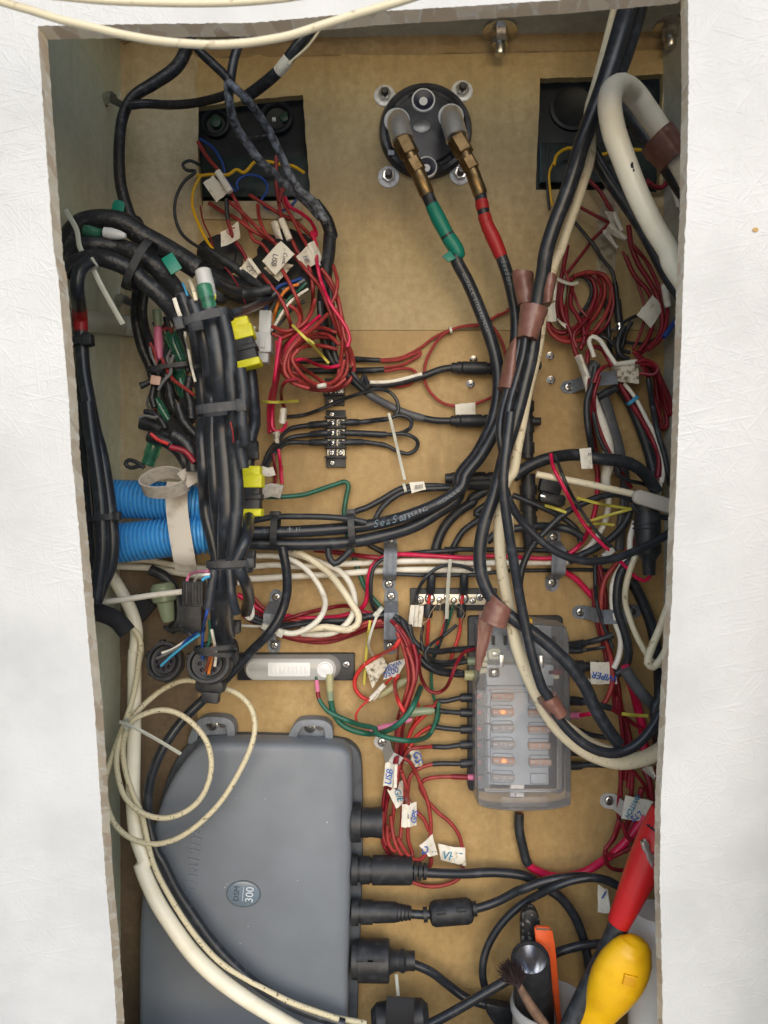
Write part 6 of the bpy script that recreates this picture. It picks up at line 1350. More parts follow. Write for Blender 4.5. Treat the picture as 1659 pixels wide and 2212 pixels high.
for pth, d_ in (('S 440,380,54 470,520 450,700 430,860',60),('S 560,420,56 590,600 640,760 660,930',70),('S 480,860,54 440,960 470,1080 500,1240 560,1360',80),('S 300,880,56 290,960 330,1060 300,1180 330,1290',70),('S 690,980,60 660,1120 690,1260 700,1400',90),('S 560,1250,52 600,1380 660,1480 760,1580',100),('S 230,1330,60 300,1340 380,1400 440,1500',56),('S 400,1560,50 540,1600 680,1660 800,1640',90),('G 640,30,60 740,60 830,120 900,230',80),('G 800,20,66 870,60 920,140 930,260',90)):
    w('black cable in the dense tangle behind the clear sleeves', 'ks' if d_ > 65 else 'k', d_, pth, name='cable', cat='cable', group='tangle behind the clear sleeves')
w('small black loop of wire poking out above the webbing', 'k', 28, 'G 610,235,90 570,205 510,185 488,210 520,235 580,222', name='wire')
w('black earpiece-shaped connector left of the green sleeves', 'kc', 60, 'S 300,1010,58 240,1050 185,1070', name='connector', cat='connector', taper=[.7,1,1.2])
GS = 'clear green sleeves left of the harness'
def gsl(lb, c, p0, p1, h, r, mat='gc'):
    t_ = plug(c, p0, p1, h, [(0,r*.6),(.04,r*.9),(.15,r),(.6,r),(.66,r*.9),(.95,r*.9),(1,r*.6)], mat=mat, label=lb, name='clear_sleeve', cat='sleeve', group=GS)
    s_ = su(c)*(D-h*.001)/FOC; MB().rod(P(c,*p0,h), P(c,*p1,h), [(.05,r*.5*s_),(.95,r*.5*s_)], 8).build('crimp_barrel', mt['kc'], parent=t_); return t_
gsl('olive green clear sleeve at the top of the hanging connectors', 'S', (350,300), (365,480), 68, 44, 'gp')
gsl('purple-pink clear sleeve below the olive one', 'S', (362,470), (375,810), 70, 44, 'pk')
gsl('long green clear sleeve beside the white wire', 'S', (480,530), (610,840), 66, 72)
gsl('lowest long green clear sleeve touching the harness', 'S', (540,880), (680,1260), 66, 78)
gsl('slanting green clear sleeve above the black knot', 'S', (330,1190), (480,1430), 70, 48)
gsl('green clear sleeve above the blue conduit', 'G', (690,50), (630,220), 88, 48)
gsl('small green sleeve tucked under the harness arch', 'S', (440,170), (520,290), 74, 60)
for pth, m_, d_, lb in (('S 285,640,76 330,740 345,850','r',34,'red wire passing behind the purple sleeve'),('S 280,680,72 300,770 345,870','gr',28,'grey wire beside the purple sleeve'),('S 410,510,72 470,490 510,540','r',30,'short red wire above the green sleeve'),('S 400,790,74 450,900 520,1010 620,1085 730,1165','r',36,'red wire running from the sleeves into the harness'),('S 490,710,72 455,800 480,860','gr',26,'grey wire between the sleeves'),('S 520,760,74 490,850 490,940 420,1020 365,1110','gr',34,'grey wire curling left below the tie'),('S 390,240,66 430,300 445,360','br',26,'brown wire beside the olive sleeve'),('S 170,1390,66 240,1370 310,1385 370,1380','gr',26,'grey wire looping over the black knot'),('S 290,1550,62 360,1610 470,1655','rb',36,'bright red wire under the black knot'),('G 780,100,56 880,130 940,200','rd',40,'dull red wire above the webbing loop')):
    w(lb, m_, d_, pth, group='wires among the clear sleeves')
rr_ = random.Random(5)
for i in range(22):
    x, y = rr_.uniform(300,640), rr_.uniform(280,1250); pts = []
    for k_ in range(4): pts.append('%d,%d%s' % (x, y, ',%d' % rr_.uniform(34,60) if k_ == 0 else '')); x += rr_.uniform(-90,110); y += rr_.uniform(60,140)
    m_ = rr_.choice(['k','k','k','gr','rd','g','k','br']); w('fine %s wire lost in the tangle left of the harness' % {'k':'black','gr':'grey','rd':'red','g':'green','br':'brown'}[m_], m_, rr_.uniform(18,32), 'S ' + ' '.join(pts), group='fine wires in the tangle left of the harness', lay=False)
MB().box(Fr('S', 340, 1015, 84, 10), -50, 50, -45, 45, -10, 14, 8, 5).build('small_connector', M('salmon_plastic', (.60,.38,.30), .45), label='small salmon-coloured connector below the tie', cat='connector')
tie('S', 480, 880, 82, 420, 120, 46, 72, 'kc', 'black tie round the clear sleeves beside the white wire', head=0)

# ------------------------------------------------------------------ main black harness
HN = 'black cables of the main harness'
t = thing('tape_clip', 'black clip and green tape flap behind the arching cables', 'clip', P('D', 440, 40, 80))
MB().slab(Fr('A', 765, 1375, 112, 14), rrect(-36,44,-66,70,30), 0, 10, 3).build('green_tape_flap', mt['gt'], parent=t)
w('ribbed black cable arching high from the left edge', 'ks', 140, 'D 95,300,120 130,220,124 200,140,126 320,112,124 470,130,120 600,215,114 700,270,108 820,340,100 960,430,92', name='cable', cat='cable', group='black cables arching from the left edge')
w('ribbed black cable arching below the highest', 'ks', 128, 'D 80,380,126 150,310,130 260,275,132 400,285,130 560,332,126 680,410,120 780,525,114 860,640,108 930,770,104 985,950,100 1000,1150', name='cable', cat='cable', group='black cables arching from the left edge')
w('ribbed black cable arching lowest at the left edge', 'ks', 112, 'D 90,470,120 170,390,122 280,355,124 400,380,122 510,430,118 600,505,112 700,592,106 790,690,100 870,800,96', name='cable', cat='cable', group='black cables arching from the left edge')
gsl('green clear sleeve lying on the highest arching cable', 'D', (215,175), (330,205), 142, 38)
plug('D', (350,192), (490,215), 142, [(0,34),(.3,38),(.7,30),(1,16)], mat='wc', label='white sleeve on the highest arching cable beside the green sleeve', name='clear_sleeve', cat='sleeve')
flagm = MB().slab(Fr('D', 790, 395, 134, 58, tx=0), rrect(-62,62,-42,42,4), -4, 5, 2).build('green_marker', mt['gt'], label='bright green tape marker on the arching cables', cat='tape')
for pth, d_, m_, lb in (('D 860,600,104 930,790 968,1000 988,1200 1000,1400 G 988,0,100 1000,200 1010,400 1022,550 1060,700 1092,850 1085,960',92,'kh','left outer cable of the main harness'),('D 930,640,108 1005,880 1045,1150 1065,1450 G 1062,50,108 1075,300 1090,500 1112,700 1130,850 1110,1000',96,'kh','second cable from the left in the main harness'),('D 1040,700,108 1085,880 1118,1150 1130,1400 G 1130,0,110 1150,250 1162,450 1160,650 1155,850 1150,1000',138,'kh','thickest shiny cable in the middle of the main harness'),('D 1130,740,100 1172,950 1182,1150 1195,1310 G 1190,0,96 1212,250 1222,450 1202,650 1182,850',80,'k','slim cable right of the thickest in the main harness'),('D 1300,1070,64 1320,1250,66 1330,1450,70 G 1310,20,76 1300,120,80 1290,230,84',82,'kh','right outer cable dropping from the upper yellow connector'),('D 1240,1080,60 1262,1250 1250,1420 1270,1560,70 G 1240,80 1260,240',72,'k','cable beside the right outer one'),('G 1295,560,84 1285,680,90 1240,790,98 1200,870,100',74,'kh','cable dropping from the lower yellow connector'),('D 1180,720,80 1290,690,60 1400,640,46 1470,590,40',56,'kh','cable branching right above the yellow connector'),('D 1030,480,60 1140,560,54 1300,590,48 1440,560,42',70,'k','cable behind the white and green sleeve')):
    w('black '+lb if not lb.startswith('black') else lb, m_, d_, pth, name='cable', cat='cable', group=HN)
MB().lathe(Fr('D', 1110, 620, 70), 0, 0, [(50,0),(50,60),(38,70),(20,70)], 24).build('grommet', mt['kc'], label='black round grommet behind the white and green sleeve', cat='grommet')
w('red hair-thin wire beside the main harness', 'r', 16, 'S 1090,1430,60 1115,1540 1122,1640', name='wire')
w('cream flat wire tucked into the harness near the top', 'w', 44, 'S 525,190,110 560,300 612,440', name='wire', flat=.5, group='white wires along the harness')
w('straight white wire running down the left of the harness', 'w', 28, 'S 630,500,112 665,700 700,880 738,1030', name='wire', group='white wires along the harness')
w('short cream sleeve beside the white and green sleeve', 'c', 42, 'S 680,20,112 715,100 745,215', name='wire', group='white wires along the harness')
w('short teal wire end among the harness cables', 'lb', 22, 'S 610,40,112 640,110 660,165', name='wire')
wg = plug('D', (990,430), (1035,625), 118, [(0,36),(.05,52),(.6,56),(1,50)], mat='wc', label='white translucent sleeve capping a green one on the harness', name='clear_sleeve', cat='sleeve')
plug('D', (1000,535), (1040,712), 122, [(0,46),(.05,52),(.95,50),(1,40)], mat='gc', label='bright green translucent sleeve below the white cap on the harness', name='clear_sleeve', cat='sleeve')
MB().box(Fr('D', 1068, 620, 118, 12), -12, 12, -22, 26, 0, 20, 3, 2).build('yellow_insert', mt['yl'], label='tiny yellow insert beside the green translucent sleeve', cat='connector')
tie('D', 590, 405, 28, 330, 190, 52, 116, 'kc', 'broad black tie round the arching cables beside the green marker', head=0)
MB().box(Fr('D', 512, 520, 110, 15), -30, 30, -60, 50, 0, 50, 8, 6).build('tie_head', mt['kc'], label='square black tie head below the arching cables', cat='cable tie')
tie('D', 1020, 760, 76, 330, 190, 56, 104, 'kc', 'black tie round the harness above the upper yellow connector', head=1)
tie('D', 1110, 1345, 84, 300, 170, 58, 104, 'kc', 'black tie round the middle of the harness', head=-1)
tie('G', 1170, 860, 88, 290, 170, 44, 96, 'kc', 'black tie round the waist of the harness, upper of the double band', head=-1)
tie('G', 1175, 905, 88, 280, 170, 36, 96, 'kc', 'black tie round the waist of the harness, lower of the double band', head=0)
MB().box(Fr('G', 1310, 850, 112, 2), -30, 30, -75, 40, 0, 60, 6, 6).build('tie_head', mt['kc'], label='square black tie head at the waist of the harness', cat='cable tie')
tie('G', 1330, 110, 0, 90, 80, 44, 72, 'kc', 'black tie on the right outer cables above the lower yellow connector', head=1)

# ------------------------------------------------------------------ yellow connectors
def yellow(c, x, y, h, ang, sc, lb):
    t = thing('sealed_connector', lb, 'connector', P(c, x, y, h), 'yellow and black sealed connectors'); F = Fr(c, x, y, h, ang)
    b = lambda x0, x1, y0, y1, z, nm, m_, r=8: MB().box(F, x0*sc, x1*sc, y0*sc, y1*sc, -z*sc, z*sc, r, 8).build(nm, mt[m_], parent=t)
    b(-70, 72, -170, -105, 50, 'latch', 'yl'); b(-84, 86, -115, -28, 62, 'lock_ring', 'yl'); b(-70, 72, -35, 118, 55, 'housing', 'kc')
    b(-78, 82, 10, 50, 62, 'collar', 'kc'); b(-80, 82, 108, 158, 62, 'rear_lock', 'yl'); return t
yellow('D', 1262, 925, 78, -14, 1.0, 'yellow and black sealed connector beside the white plug')
yellow('G', 1302, 395, 96, 0, 1.0, 'yellow and black sealed connector above the steering hoses')
stamp('D', 1160, 1380, 750, 1085, 88)

# ------------------------------------------------------------------ lower end of the harness
w('thin white wire bent in a small hook at the harness end', 'w', 28, 'G 1270,1160,70 1280,1210 1300,1222 1318,1195 1312,1130', name='wire')
for pth, d_, lb in (('G 1090,900,92 1110,1060 1118,1200 1130,1330,84',150,'stout black sleeve ending the harness'),('G 1170,900,88 1185,1080 1215,1185,70',60,'narrow black sleeve right of the stout one'),('G 1230,895,86 1280,1010 1295,1090 1275,1175,72',76,'black sleeve ending in the white hook'),('G 1070,900,90 1045,1060 1030,1160',64,'black sleeve left of the stout one')):
    w(lb, 'kh', d_, pth, name='sleeve_end', cat='sleeve', group='black sleeves ending the harness')
t = thing('square_connector', 'black rectangular connector at the lower harness with pink wire above', 'connector', P('G', 935, 1150, 80)); F = Fr('G', 940, 1150, 80)
MB().box(F, -70, 70, -180, -10, -40, 60, 8, 8).build('upper_housing', mt['kc'], parent=t); MB().box(F, -88, 62, -20, 160, -45, 70, 8, 8).build('lower_housing', mt['kc'], parent=t)
for x in (-50,-10,30): MB().box(F, x, x+22, -170, -30, 58, 68, 4, 3).build('rib', mt['kc'], parent=t)
for pth, m_, lb in (('G 890,975,90 905,935 960,915 1030,912','pk','pink'),('G 940,975,90 960,945 1000,935 1040,932','w','white'),('G 990,972,90 1005,955 1040,945','lb','teal')): w(lb+' wire entering the top of the rectangular connector', m_, 20, pth, group='wires above the rectangular connector')
def round_conn(c, x, y, r, h, lb, rx=1.0, ry=1.0, ang=0):
    t = thing('round_connector', lb, 'connector', P(c, x, y, h), 'round black multi-pin connectors'); F = Fr(c, x, y, h, ang, tx=-14)
    MB().lathe(F, 0, 0, [(r*.92,-90),(r,-70),(r,0),(r*.96,12),(r*.82,12),(r*.80,-30),(r*.62,-34),(r*.60,-6),(r*.10,-6)], 40, rx, ry).build('shell', mt['kc'], parent=t)
    for a in range(0, 360, 60): MB().box(Fr(c, x+r*.98*rx*math.cos(math.radians(a+20)), y+r*.98*ry*math.sin(math.radians(a+20)), h-4, a+110), -18, 18, -12, 12, -40, 12, 3, 3).build('key', mt['kc'], parent=t)
    for a in range(0, 360, 45): MB().lathe(F, r*.4*math.cos(math.radians(a)), r*.4*math.sin(math.radians(a)), [(13,-8),(13,2),(9,4),(7,-6)], 12).build('pin_seal', M('seal', (.025,.012,.03), .4) if a == 0 else bpy.data.materials['seal'], parent=t)
    return t
round_conn('G', 742, 1500, 118, 78, 'round black multi-pin connector with a fan of fine wires, left one', 1.0, 1.1)
rc = round_conn('G', 1030, 1515, 145, 88, 'round black multi-pin connector with orange and white wires and a stepped foot', 1.0, .9)
MB().box(Fr('J', 795, 345, 72, 4), -110, 95, -60, 40, -40, 20, 40, 10, top=.9).build('foot', mt['kc'], parent=rc)
MB().box(Fr('J', 800, 405, 74, 4), -62, 52, -35, 38, -40, 24, 10, 8).build('foot_latch', mt['kc'], parent=rc)
FW = 'fine wires fanning into the round connectors'
for m_, p1_, lb in (('br',(755,1440),'brown'),('w',(725,1445),'white'),('gr',(690,1482),'grey'),('b',(800,1460),'blue'),('g',(770,1475),'green'),('lb',(718,1530),'light blue')):
    x, y = p1_; w('fine %s wire fanning into the left round connector' % lb, m_, 17, 'G 975,%d,92 %d,%d,92 %d,%d,92 %d,%d,82' % (1315+random.randint(-6,14), 900, 1360+random.randint(-10,25), (x+860)//2, (y+1400)//2, x, y), group=FW)
for m_, pth, lb in (('b','G 1025,1160,98 1000,1270,98 990,1380 992,1490,92','blue'),('g','G 1035,1230,98 1040,1310 1030,1390 985,1450,92','green'),('w','G 1050,1290,100 1070,1390 1078,1450 1072,1530,92','white'),('o','G 1060,1400,98 1050,1480 1030,1580,92','orange'),('br','G 1050,1410,98 1035,1490 1012,1560,92','brown')):
    w('fine %s wire entering the right round connector' % lb, m_, 20, pth, group=FW)
tie('G', 1075, 1405, 85, 260, 150, 30, 92, 'kc', 'black tie above the right round connector', head=0)
tie('G', 1085, 1440, 95, 250, 150, 28, 92, 'kc', 'second black tie just above the right round connector', head=0)
MB().box(Fr('G', 1215, 1270, 86, 0), -36, 30, -42, 40, 0, 60, 6, 6).build('tie_head', mt['kc'], label='square black clip beside the stout sleeve at the harness end', cat='cable tie')
MB().slab(Fr('G', 1190, 1440, 60), ell(0,0,40,95,18), 0, 50, 16).build('rubber_bung', mt['kc'], label='black rubber bung right of the round connectors', cat='connector')
plug('G', (725,990), (770,1240), 50, [(0,60),(.1,78),(.45,78),(.5,56),(.9,44),(1,36)], mat='gp', label='pale green clear connector hanging behind the black one', name='clear_connector', cat='connector')
w('black cable behind the pale green connector', 'k', 70, 'G 650,900,40 760,960 830,1100,34 830,1240 780,1300,40', name='cable', cat='cable')
w('thin dark wires under the pale green connector', 'k', 30, 'G 745,1270,50 780,1300 860,1290 920,1330,60', name='wire')

# ------------------------------------------------------------------ left edge loom and lower left cables
w('thick white hose running down the left and curving away at the bottom', 'wp', 96, 'G 340,880,40 410,960,40 470,1060,42 530,1180,44 560,1300,46 552,1450 545,1600,48 J 300,100,48 298,300 296,600,48.9 290,900,50.7 290,1100 312,1310,55.2 375,1510,59.7 M 280,530,60.6 370,765,64.2 505,985,66.9 655,1185,67.8 810,1335,67.8 1000,1475,67.8 1210,1605,67.8 1450,1740,67.8', name='white_hose', cat='hose', taper=[.8,.85,.9,.9,.92,.95,1,1.05,1.05,1.05,1.0,.95], smooth_n=3)
bc = w('long black cable from the steering hoses round the left of the grey case', 'kh', 62, 'H 350,420,53.4 380,590,48.9 378,740,44 325,895,40 250,1000,38 150,1100,38 50,1210,38 J 880,300,38 740,430,38 610,560,40 490,730,48 415,900,53.4 385,1060,56.1 395,1240,57 450,1430,58.8 M 420,505,59.7 520,705,59.7 650,905,59.7 800,1110,59.7 1000,1312,59.7 1160,1432,59.7 1400,1560,59.7 1700,1660,59.7', name='cable', cat='cable', taper=[1,1,1,1,1,1,1,1,1,1,1,1.0])
crm = w('speckled cream cable coiled over the corner of the grey case', 'cs', 36, 'G 520,1270,55.2 572,1330,56.1 590,1420,57 570,1540,57.9 J 335,100,58.8 318,250,59.7 280,430,61.5 245,545,63.3 190,690,64.2 130,860,64.2 105,960,64.2 120,1120,64.2 190,1262,64.2 300,1340,64.2 430,1366,64.2 560,1336,64.2 700,1250,64.2 860,1090,64.2 980,900,64.2 1062,720,63.3 1085,600,60.6 1060,480,55.2 980,390,51.6 870,345,48.9 740,310,48 620,298,48 500,345,49.8 400,420,53.4 310,510,59.7 250,590,64.2 200,690,66 180,800,66.9 190,920,66.9 230,1050,66.9 300,1130,67.8 390,1180,68.7 500,1196,68.7 620,1160,67.8 720,1080,66.9 782,960,66.9 800,830,66 770,700,65.1 690,590,64.2 580,512,64.2 480,490,65.1 380,510,66.9 290,560,68.7 240,640,67.8 222,760,64.2 242,900,62.4 292,1050,61.5 342,1160,61.5 372,1290,62.4 402,1430,64.2 440,1540,64.2 490,1640,64.2 M 560,900,66 700,1090,66 850,1240,64.2 1010,1340,62.4 1150,1418,61.5 1350,1515,61.5 1659,1625,61.5 N 150,1605,57.9 430,1655,53.4', name='cable', cat='cable', lay=False)
tie('J', 250, 585, -35, 70, 70, 26, 70, 'ct', 'clear tie pinching the cream coil', head=0)
strip('cable_tie_tail', 'long clear tie tail lying over the grey case from the cream coil', 'cable tie', 'ct', 24, 'J 200,568,76 290,602,80 420,670,74 600,778,62', lay=False)
w('grey-white cable running level into the rectangular connector', 'w', 40, 'G 280,1120,74 450,1100,76 650,1070,76 880,1042,76', name='cable', cat='cable')
w('fat black foam sleeve over the cream cable at the left edge', 'foam', 116, 'G 240,1160,88 330,1185,88 430,1230,86 500,1310,80', name='foam_sleeve', cat='sleeve')
MB().slab(Fr('G', 590, 1150, 40, 40), rrect(-70,70,-70,70,6), -30, 10, 4).build('foam_block', mt['foam'], label='black foam block behind the white hose at the left', cat='foam')
w('black cable in the left edge loom, rear', 'kh', 100, 'D 195,1080,100 215,1250,102 G 225,0,104 245,250 268,500 285,700,106 300,900 285,1090', name='cable', cat='cable', group='black cables at the left edge')
l1 = w('black cable with red tape dropping at the left edge', 'kh', 88, 'D 265,370,118 195,430,120 172,530,120 188,700,120 200,900,118 215,1100,118 250,1300,118 290,1500,118 G 318,100,118 352,270,118 378,450,118 396,600,118 404,750,118 385,880,116 335,1000,112 290,1115,108', name='cable', cat='cable', group='black cables at the left edge')
sleeve(l1, ('D',186,660), ('D',196,830), 1.06, 'rt', 'red_tape')
w('black cable in the left edge loom, front', 'kh', 92, 'D 240,1300,122 G 262,0,124 300,250,124 325,450,124 335,640,124 335,800,122 315,950 292,1090,118', name='cable', cat='cable', group='black cables at the left edge')
tie('D', 205, 905, 85, 110, 110, 52, 118, 'kc', 'black tie on the left edge cable below the red tape', head=-1)
tie('G', 335, 560, 85, 215, 130, 40, 118, 'kc', 'black tie round the left edge loom beside the blue conduits', head=-1)
strip('cable_tie', 'long clear tie slanting from the left edge past the arching cables', 'cable tie', 'ct', 34, 'A 425,1370,152 500,1500,154 D 190,290,156 260,400,156 330,540,152 470,790,140', lay=False)
MB().box(Fr('D', 265, 405, 156, -28), -46, 40, -32, 34, 0, 34, 8, 6).build('tie_head', mt['ct'], label='clear square head of the long slanting tie', cat='cable tie')

# ------------------------------------------------------------------ plugs of the grey case and the cables below the fuse block
def caseplug(lb, y, prof, x1, path, dia, h=26, mat='kc'):
    q = w(lb, 'kh', dia, path, name='power_cable', cat='cable', group='black cables plugged into the grey case'); plug('N', (330,y), (x1,y+4), h, prof, mat=mat, parent=q.o, name='plug', n=20, ang=25); return q
t = plug('N', (330,245), (545,245), 26, [(0,130),(.3,130),(.32,100),(.55,100),(.55,96),(1,104)], mat='kc', parent=case, name='capped_socket', n=26)
q = caseplug('black cable with the largest ribbed plug, leading right under the fuse block', 578, [(0,100),(.1,100),(.1,80),(.14,80),(.14,92),(.30,92),(.30,84),(.34,84),(.34,98),(.95,96),(1,92)], 752, 'N 740,582,28 860,598,26 1100,605,20 1350,596,18 1550,625,18 O 590,690,18 720,770,18 820,900,20 882,1050,22 912,1180,24 930,1300,26 940,1500,24 950,1800,22', 66)
for i in range(3): plug('N', (762+i*34,588), (786+i*34,590), 28, [(0,66-i*4),(1,64-i*4)], parent=q.o, name='strain_rib', n=16)
q = caseplug('black cable with a ferrite barrel from the middle plug of the grey case', 872, [(0,88),(.12,88),(.12,70),(.16,70),(.16,80),(.36,80),(.36,70),(.4,70),(.4,72),(.75,66),(.8,56),(1,44)], 740, 'N 730,885,28 800,892,26 860,893,26 1020,876,28 1200,850,26 1350,800,24 1500,722,26 O 450,718,30 600,662,34 760,632,36 900,626,36 1050,655,36 1160,710,40 1330,830,34 1520,930,30', 60)
for i in range(4): plug('N', (650+i*26,882), (668+i*26,883), 28, [(0,56-i*3),(1,54-i*3)], parent=q.o, name='strain_rib', n=16)
plug('N', (875,888), (1180,862), 28, [(0,50),(.04,74),(.12,86),(.88,86),(.96,74),(1,50)], parent=q.o, name='ferrite_barrel', n=20)
for x, y in ((845,893),(1190,852)): plug('N', (x-14,y), (x+14,y-2), 28, [(0,40),(0,50),(1,50)], parent=q.o, name='ferrite_band', n=16)
for x, y in ((955,880),(1100,862)): MB().box(Fr('N', x, y, 41, -5), -32, 32, -12, 12, 0, 6, 4, 2).build('ferrite_window', mt['k'], parent=q.o)
w('black cable curling down in a wide arc left of the scuffed bar', 'kh', 55, 'O 1080,660,26 980,634,24 880,640,24 780,662,24 690,695,26 600,738,26 480,802,26 340,922,26 240,1062,26 187,1200,26 180,1330,28 205,1440,30', name='cable', cat='cable')
q = caseplug('black cable with the wide collared plug at the foot of the grey case', 1212, [(0,120),(.1,120),(.1,138),(.58,138),(.6,130),(.6,90),(.68,72),(.74,66),(.82,80),(.86,66),(.9,62),(1,64)], 770, 'N 760,1238,26 880,1290,20 1000,1380,18 1120,1470,18 1210,1505,20 1300,1530,22', 62)
for x in (420, 500): MB().box(Fr('N', x, 1215, 52), -60, 60, -6, 8, 0, 6, 3, 2).build('grip_bar', mt['kc'], parent=q.o)
MB().slab(Fr('O', 290, 1560, 24, 20), [(-110,-40),(60,-70),(110,-20),(110,60),(60,110),(-30,70),(-90,20)], -20, 50, 16).build('moulded_plug', mt['kc'], label='black moulded plug lying at the bottom behind the flashlight', cat='plug')
w('black cable crossing diagonally in front of the moulded plug', 'kh', 66, 'N 860,1670,50 1050,1568,50 1250,1450,50 1400,1362,46 1480,1310,40', name='cable', cat='cable')
w('black cable passing behind the orange blade', 'kh', 60, 'O 640,1190,30 720,1150,30 860,1112,30 1010,1095,34', name='cable', cat='cable')
strip('cable_tie_tail', 'white tie tail below the collared plug', 'cable tie', 'ct', 24, 'N 640,1310,20 655,1460,30')
w('black webbing loop over a dark knob at the bottom edge', 'foam', 200, 'N 672,1470,60 668,1560,64 665,1720,60', name='webbing_loop', cat='strap', flat=.2, lay=False)
plug('N', (470,1640), (870,1600), 40, [(0,70),(.1,110),(.5,125),(.9,110),(1,70)], mat='kc', label='dark rounded knob under the black webbing loop', name='knob', cat='knob', n=24)

# ------------------------------------------------------------------ tools standing at the bottom right
t = thing('red_tool', 'tapered red plastic tool with torn foil leaning by the panel edge', 'tool', P('O', 1100, 1000, 90))
plug('O', (1125,965), (1480,180), 118, [(0,70),(.02,78),(.3,100),(.55,118),(.8,128),(1,120)], mat='rp', parent=t, name='red_body', n=30)
plug('O', (1150,930), (560,2124), 116, [(0,66),(.04,72),(.08,66),(.2,60),(.33,62),(1,58)], mat='k', parent=t, name='black_shaft', n=22)
G = Fr('O', 1345, 470, 132, 66)
MB().slab(G, [(-100,-20),(-70,-32),(-20,-14),(20,-30),(90,8),(100,18),(40,26),(-10,18),(-50,26),(-90,16)], -30, 3, 1).build('torn_foil', mt['foil'], parent=t)
MB().slab(Fr('O', 1310, 395, 131), ell(0,0,16,18,14), -30, 4, 1).build('rivet_hole', mt['sd'], parent=t)
for i in range(6): MB().box(Fr('O', 1335+i*10, 265+i*8, 132, 40), -4, 3, -6-(i%2)*4, 7, -10, 2).build('worn_print', mt['dk'], parent=t)
t = thing('yellow_tool', 'bulbous yellow plastic handle with a square slot beside the white bottle', 'tool handle', P('O', 1100, 1500, 100))
hpts = [(860,1760),(930,1560),(985,1450),(1060,1330),(1130,1220),(1200,1120),(1260,1062),(1285,1042)]
hc = [(760,2080,104),(900,1760,112),(1000,1570,118),(1060,1465,122),(1120,1350,126),(1175,1245,128),(1222,1160,130),(1255,1100,130),(1272,1062,130),(1280,1045,130)]
hr = [104,118,128,165,192,186,158,118,70,14]
_q = []; _r = []
for i in range(len(hc)-1):
    for k_ in range(6):
        t_ = k_/6; _q.append(P('O', *[hc[i][a]*(1-t_)+hc[i+1][a]*t_ for a in range(3)])); _r.append((hr[i]*(1-t_)+hr[i+1]*t_)*su('O')*.57/FOC)
for _ in range(4): _r = [_r[0]] + [(_r[i-1]+2*_r[i]+_r[i+1])/4 for i in range(1, len(_r)-1)] + [_r[-1]*.6]
MB().tube(_q, _r, 32, flat=.72).build('grip', mt['ypl'], parent=t, ang=80)
F = Fr('O', 1212, 1360, 143.5, 14); MB().box(F, -46, 46, -36, 36, -20, 2, 5, 2).build('slot', M('slot_shade_orange', (.66,.33,.006), .45), parent=t); MB().box(F, -50, 50, -40, -32, -10, 6, 3, 2).build('slot_lip', mt['ypl'], parent=t)  # flush block in darker orange: the slot's shade is put into its colour
t = thing('flashlight', 'black flashlight standing upright with a bright reflector, beside the brush', 'flashlight', P('O', 580, 1500, 80))
a = P('O', 512, 1195, 84); b = P('O', 605, 1760, 66); ax = (b-a).normalized(); up = (Vector((0,-.62,.78))); s_ = su('O')*.61/FOC
a2 = a; b2 = a + Vector((.030,.085,-.20))
def open_rod(p0, p1, prof, n_=40):
    return MB().tube([p0.lerp(p1, t_) + (p1-p0)*1e-5*i for i, (t_, r_) in enumerate(prof)], [r_*s_ for t_, r_ in prof], n_, caps=False)
_d = (b2-a2).normalized(); _n = _d.orthogonal().normalized(); _m = _d.cross(_n)
def turn(nm, mat, prof, n_=40):
    vs2 = [a2.lerp(b2, t_) + (_n*math.cos(2*math.pi*k_/n_)+_m*math.sin(2*math.pi*k_/n_))*r_*s_ for t_, r_ in prof for k_ in range(n_)]
    MB().add(vs2, [(i*n_+k_, i*n_+(k_+1) % n_, (i+1)*n_+(k_+1) % n_, (i+1)*n_+k_) for i in range(len(prof)-1) for k_ in range(n_)]).build(nm, mat, parent=t, ang=25)
turn('barrel', mt['kc'], [(.10,112),(.004,114),(0,118),(0,132),(.01,138),(.12,138),(.28,140),(.36,136),(.37,122),(.42,122),(.43,132),(.52,130),(.54,112),(1,110),(1,2)])
turn('reflector', mt['al'], [(.012,113),(.05,96),(.09,66),(.11,34),(.115,20)])
turn('emitter', mt['ledw'], [(.10,22),(.105,18),(.115,2)])
t = thing('scuffed_bar', 'scuffed black metal bar with a rounded top behind the flashlight', 'tool', P('O', 505, 1000, 40))
F = Fr('O', 505, 980, 44, -2); MB().slab(F, smooth_loop([(-62,200),(-66,-60),(-40,-150),(30,-158),(64,-110),(70,-20),(52,20),(50,200),(50,420),(-62,420)],2), -20, 60, 18).build('bar', mt['kw'], parent=t)
t = thing('orange_blade', 'orange flat tool with a worn edge behind the flashlight', 'tool', P('O', 620, 1300, 60))
F = Fr('O', 615, 1050, 66, 0); MB().slab(F, [(-75,-62),(-55,-78),(30,-72),(52,-40),(70,60),(80,160),(125,720),(95,720),(20,100),(-60,60)], -12, 14, 5).build('blade', mt['or'], parent=t); MB().slab(F, [(-60,-74),(28,-68),(40,-56),(-66,-60)], 10, 20, 3).build('worn_edge', mt['wood'], parent=t)
t = thing('paint_brush', 'small brush with dark bristles and a weathered wooden handle', 'brush', P('O', 480, 1450, 110))
q = [P('O', 425, 1372, 112), P('O', 460, 1440, 112), P('O', 520, 1540, 112), P('O', 600, 1650, 110), P('O', 660, 1740, 108)]
MB().tube(q, [22*s_, 28*s_, 34*s_, 34*s_, 30*s_], 14).build('handle', mt['wood'], parent=t)
mb = MB()
